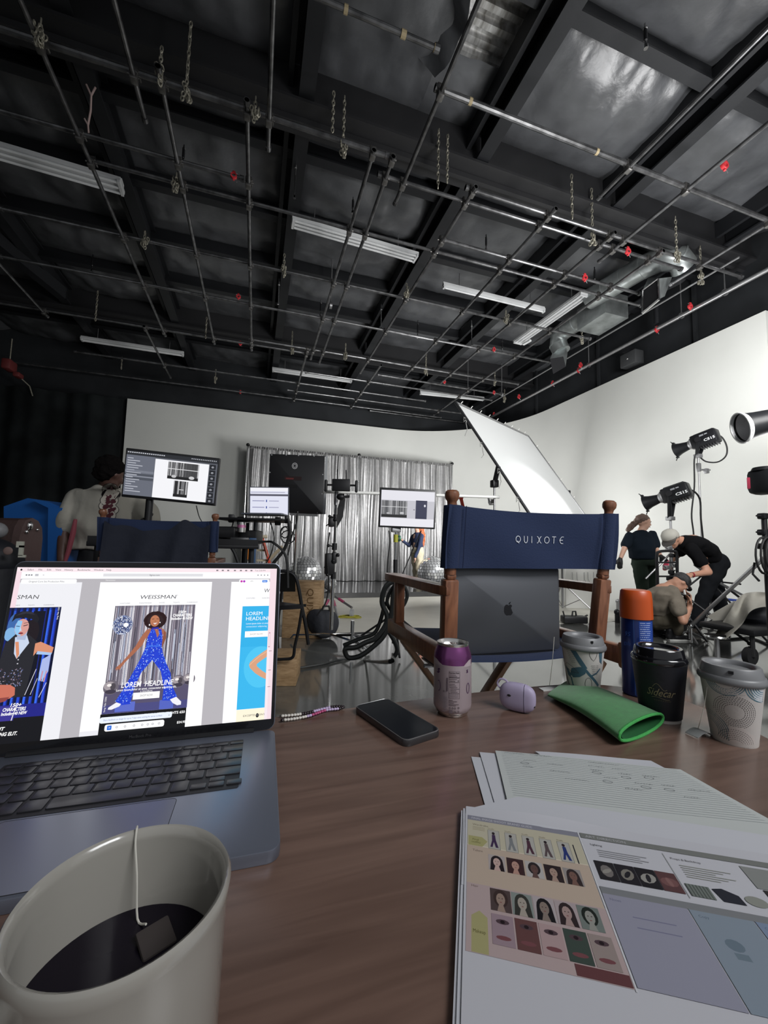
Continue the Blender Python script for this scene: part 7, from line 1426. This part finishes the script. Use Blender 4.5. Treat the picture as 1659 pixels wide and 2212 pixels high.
skin('black_t_shirt',[('l',[(nk-V((0,0,.0)),(.07,.065),ar,fr),(nk-V((0,0,.045)),(.15,.09),ar,fr),(ch_+V((0,0,.02)),(.205,.14),ar,fr),(ch_-V((0,0,.12)),(.195,.15),ar,fr),(hipp+V((0,0,.03)),(.20,.155),ar,fr)]),('c',sL,.068,sL.lerp(eL,.7),.072),('c',sR,.068,sR.lerp(eR,.7),.072)],mat('tshirt_black',(.008,.012,.018),.95,spec=.08,bump=.1,bscale=25),t,vox=.011,fold=.014,fscale=8)
skin('green_trousers',[('l',[(hipp+V((0,0,.05)),(.17,.145),ar,fr),(hipp-V((0,0,.06)),(.18,.15),ar,fr)]),('c',hipp+V((-.08,0,-.05)),.105,kL,.085),('c',kL,.085,aL,.075),('c',hipp+V((.09,0,-.05)),.105,kR,.085),('c',kR,.085,aR,.075)],mat('trousers_green',h('#252f28'),.95,spec=.1,bump=.1,bscale=14),t,vox=.012,fold=.012)
tail=[W(1372,1130,D+.05),W(1364,1136,D+.03),W(1357,1144,D)]
skin('ponytail_hair',[('e',hc+u*.035-f*.03,(.085,.10,.09),R),('c',hc-f*.09,.045,tail[0],.04),('c',tail[0],.045,tail[1],.05),('c',tail[1],.05,tail[2],.035)],mat('hair_brown',h('#5e4a40'),.6,bump=.7,bscale=50),t,vox=.010,smooth_it=2,fold=.015,fscale=18)
eyes(t,hc,R,f,u,r,1.0)
for w_,a_ in((wL,(-.15,0,-1)),(wR,(.5,-.3,-.7))):
    skin('work_glove',[(p[0],p[1],p[2]+.004,p[3],p[4]+.004) for p in hand(0,w_,a_,(.6,.3,0) if a_[0]<0 else (0,-.5,-.5),-1 if a_[0]<0 else 1)],mat('glove_black',(.012,.012,.014),.7),t,vox=.009,smooth_it=2)
shoe('shoe',aL+V((0,.05,-.1)),aL+V((-.02,-.2,-.1)),M_blk,t); shoe('shoe',aR+V((0,.05,-.1)),aR+V((.04,-.2,-.1)),M_blk,t)
# ---- bending man with cap
t=thing('person','person bending over in black T-shirt and jeans with a grey and white cap','person',(5.8,3.95,0)); D=5.25
hc=W(1451,1166,D-.05); F_=V((-.72,-.12,-.70)); hp,R,f,u,r=head(hc,F_,(-.55,0,.85),1.0)
nk=W(1468,1168,D); ch_=W(1496,1176,D+.02); hipp=W(1540,1216,D+.15); sN=W(1494,1185,D-.18); sF=W(1478,1178,D+.2)
eN=W(1530,1236,D-.3); wN=W(1492,1242,D-.35); eF=W(1462,1200,D+.25); wF=W(1448,1214,D+.15)
gN=onz(1503,1368,0);gF=onz(1566,1338,0)
aN=V((gN.x,gN.y,.10)); aF=V((gF.x-.9,gF.y-.35,.10)); aF=W(1563,1318,D+.35); aF.z=.1
kN=(hipp+aN)/2+V((-.02,-.02,0)); kF=(hipp+aF)/2+V((-.05,-.02,0))
tdir=(hipp-ch_).normalized(); sdv=V((FW.x,FW.y,0)).normalized(); tu=sdv.cross(tdir).normalized(); tu=-tu if tu.z<0 else tu
mid=(ch_+hipp)/2+tu*.045
skin('body',hp+[('c',hc-f*.03-u*.03,.055,nk,.06),('c',nk,.06,ch_,.11),('c',ch_,.13,hipp,.12),('c',sN,.055,eN,.046),('c',eN,.045,wN,.03),('c',sF,.055,eF,.044),('c',eF,.043,wF,.03),('c',hipp-sdv*.08,.10,kN,.065),('c',kN,.06,aN,.042),('c',hipp+sdv*.08,.10,kF,.065),('c',kF,.06,aF,.042)]+hand(0,wN,(-1,.1,-.1),(0,0,-1),1,curl=.7)+hand(0,wF,(-.8,0,-.5),(0,0,-1),-1,curl=.7),SK_t,t,vox=.011)
skin('black_t_shirt',[('l',[(nk,(.07,.075),tu,sdv),(nk.lerp(ch_,.45),(.11,.16),tu,sdv),(ch_,(.135,.20),tu,sdv),(mid,(.14,.185),tu,sdv),(hipp+tu*.02-tdir*.04,(.145,.175),tu,sdv)]),('c',sN,.075,sN.lerp(eN,.55),.078),('c',sF,.07,sF.lerp(eF,.6),.072)],mat('tshirt_black2',(.006,.006,.007),.95,spec=.08,bump=.1,bscale=25),t,vox=.011,fold=.016,fscale=7)
skin('dark_jeans',[('c',hipp-sdv*.06-tdir*.03,.145,hipp+sdv*.08,.145),('c',hipp-sdv*.09,.125,kN,.09),('c',kN,.088,aN+V((0,0,.02)),.072),('c',hipp+sdv*.09,.125,kF,.09),('c',kF,.088,aF+V((0,0,.02)),.072)],mat('jeans_black',(.009,.010,.012),.95,spec=.08,bump=.15,bscale=18),t,vox=.012,fold=.014)
skin('hair',[('e',hc+u*.03-f*.035,(.083,.095,.088),R)],mat('hair_brown',h('#5e4a40'),.6),t,vox=.011,smooth_it=2)
m=MB().lathe(hc+u*.035-f*.012,[(.099,0),(.102,.02),(.095,.055),(.07,.09),(.03,.108),(0,.11)],28,u-f*.12,a0=0,a1=2*PI); m.build('cap_crown',mat('cap_white_mesh',h('#a7a49c'),.8),t)
x_,y_,z_=frame(u-f*.12)
MB().grid(lambda uu,v:hc+u*.035-f*.012+(f*math.cos((uu-.5)*2.6)+r*math.sin((uu-.5)*2.6))*(.104*math.cos(v*1.1)+.0)+(u-f*.12)*(.003+.098*math.sin(v*1.25)),14,8).build('cap_front',mat('cap_grey',h('#5f5a55'),.8),t)
MB().grid(lambda uu,v:hc+u*(.037-.012*v)+(f*math.cos((uu-.5)*2.0)*(1+.75*v)+r*math.sin((uu-.5)*2.0))*.1-f*.012,14,5).solid(.004,tuple(-u)).build('cap_brim',mat('cap_brim_dark',h('#3a3735'),.7),t)
eyes(t,hc,R,f,u,r,1.0)
for a_,n_ in((aN,(-.25,-.08)),(aF,(-.2,-.1))): shoe('boot',(a_.x+.05,a_.y,0.002),(a_.x+n_[0],a_.y+n_[1],0.002),mat('boot_brown',(.03,.022,.018),.6),t)
for w_,dd_,s_ in((wF,(-.8,0,-.5),-1),): skin('red_glove',[(p[0],p[1],p[2]+.005,p[3],p[4]+.005) for p in hand(0,w_,dd_,(0,0,-1),s_,curl=.7)],mat('glove_red',h('#a8324a'),.6),t,vox=.009,smooth_it=2)
MB().lathe(wN-V((-.02,0,0)),[(.034,-.012),(.036,0),(.034,.012)],16,(1,-.1,0)).build('wrist_band',mat('band_red',h('#8a2c34'),.5),t)
# ---- crouching person
t=thing('person','person crouching in an olive grey shirt and cap working on a stand','person',(4.8,3.65,0)); D=4.85
hc=W(1470,1260,D-.05); F_=V((.45,-.30,-.75)); hp,R,f,u,r=head(hc,F_,(.5,-.1,.6),1.0)
nk=W(1452,1262,D); ch_=W(1436,1283,D); hipp=W(1418,1333,D+.1); sN=W(1455,1284,D-.15); sF=W(1448,1275,D+.2)
eN=W(1476,1342,D-.3); wN=W(1490,1312,D-.2); eF=W(1475,1322,D+.1); wF=W(1488,1304,D+.02)
kN=W(1461,1310,D-.05); kF=W(1466,1318,D+.25); aN=W(1460,1372,D-.05); aN.z=.11; aF=aN+V((.05,.28,0))
tdir=(hipp-ch_).normalized(); sdv=V((FW.x,FW.y,0)).normalized(); tu=sdv.cross(tdir).normalized(); tu=tu if tu.dot(RT)<0 else -tu
skin('body',hp+[('c',hc-f*.03-u*.04,.052,nk,.06),('c',nk,.06,ch_,.11),('c',ch_,.13,hipp,.13),('c',sN,.055,eN,.045),('c',eN,.043,wN,.03),('c',sF,.055,eF,.044),('c',eF,.043,wF,.03),('c',hipp-sdv*.08,.10,kN,.065),('c',kN,.06,aN,.042),('c',hipp+sdv*.1,.10,kF,.065),('c',kF,.06,aF,.042)]+hand(0,wN,(.1,.1,1),(-.7,.3,0),1,curl=.7)+hand(0,wF,(.1,0,1),(-.7,.0,0),-1,curl=.7),SK_t,t,vox=.011)
skin('olive_shirt',[('l',[(nk,(.07,.075),tu,sdv),(nk.lerp(ch_,.5)+tu*.03,(.12,.17),tu,sdv),(ch_+tu*.04,(.15,.22),tu,sdv),((ch_+hipp)/2+tu*.06,(.155,.20),tu,sdv),(hipp-tdir*.03+tu*.02,(.15,.19),tu,sdv)]),('c',sN,.078,sN.lerp(eN,.6),.085),('c',sF,.07,sF.lerp(eF,.6),.075)],mat('shirt_olive_grey',h('#6f675c'),.85,bump=.12,bscale=20),t,vox=.011,fold=.02,fscale=7)
skin('olive_trousers',[('c',hipp-sdv*.06,.15,hipp+sdv*.08,.15),('c',hipp-sdv*.09,.125,kN,.095),('c',kN,.09,aN+V((0,0,.02)),.08),('c',hipp+sdv*.1,.125,kF,.095),('c',kF,.09,aF+V((0,0,.02)),.08)],mat('trousers_olive',h('#4c463a'),.85,bump=.15,bscale=16),t,vox=.012,fold=.018)
skin('dark_cap',[('e',hc+u*.045-f*.02,(.093,.10,.078),R),('e',hc+u*.03+f*.075,(.07,.06,.015),R)],mat('cap_patterned',(.03,.03,.032),.7,var=.9,vscale=30,bump=.4,bscale=40),t,vox=.009,smooth_it=2)
eyes(t,hc,R,f,u,r,1.0)
shoe('shoe',(aN.x-.12,aN.y+.02,.002),(aN.x+.16,aN.y-.06,.002),M_blk,t,WS); shoe('shoe',(aF.x-.12,aF.y+.02,.002),(aF.x+.16,aF.y-.06,.002),M_blk,t,WS)
# the small stand the crouching person works on
q=onz(1488,1372,0); t=thing('short_stand','short chrome and black stand gripped by the crouching person','stand',(q.x,q.y,0))
a=W(1489,1372,D-.1); MB().cyl((a.x,a.y,.03),W(1486,1310,D-.1),.014,n=10).build('lower_tube',M_chrome,t); MB().cyl(W(1486,1312,D-.1),W(1476,1268,D-.1),.012,n=10).build('upper_tube',M_white,t)
for y in(1290,1312,1345): MB().box(W(1484,y,D-.12),(.06,.05,.06),b=.012).build('clamp_block',M_blk,t)
for a_ in(0,2.1,4.2): MB().cyl((a.x,a.y,.12),(a.x+.25*math.cos(a_),a.y+.2*math.sin(a_),.015),.011,n=8).build('leg',M_steel,t)
t=thing('grip_stand','chrome and black stand top with knobs between the two men','stand',W(1447,1230,5.1)); 
MB().cyl(W(1448,1162,5.15),W(1449,1262,5.15),.016,n=10).build('tube',M_chrome,t)
for k,(x,y) in enumerate(((1444,1186),(1452,1200),(1440,1226),(1450,1236),(1458,1222),(1446,1250))): MB().box(W(x,y,5.1),(.06,.05,.05),b=.01).cyl(W(x,y,5.1),W(x+(8 if k%2 else -8),y-4,5.05),.008,n=6).build('clamp_block',M_blk if k%2 else M_steel,t)
q=W(1449,1262,5.15); MB().cyl(q,(q.x,q.y,.1),.018,n=10).build('lower_tube',M_chrome,t)
for a_ in(.4,2.5,4.6): MB().cyl((q.x,q.y,.5),(q.x+.45*math.cos(a_),q.y+.45*math.sin(a_),.02),.014,n=8).build('leg',M_blk,t)
# ---------------- lamps' own light
def lamp_light(name,c,d,E,ang): spot(name,c+d*.20,c+d*2,E,ang,.35,.06,(1,.99,.97))
PT=V((4.0,4.55,1.75))
spot('upper_lamp_light',c1_+d1_*.36,V((3.95,4.55,1.75)),300,38,1,.05)
spot('lower_lamp_light',c2_+d2_*.36,V((4.5,4.5,1.35)),170,34,1,.05)
spot('reflector_lamp_light',dep(1597,925,3.2)+d*0+V((-.02,.02,0)),V((4.0,4.6,1.7)),8,50,.6,.08)
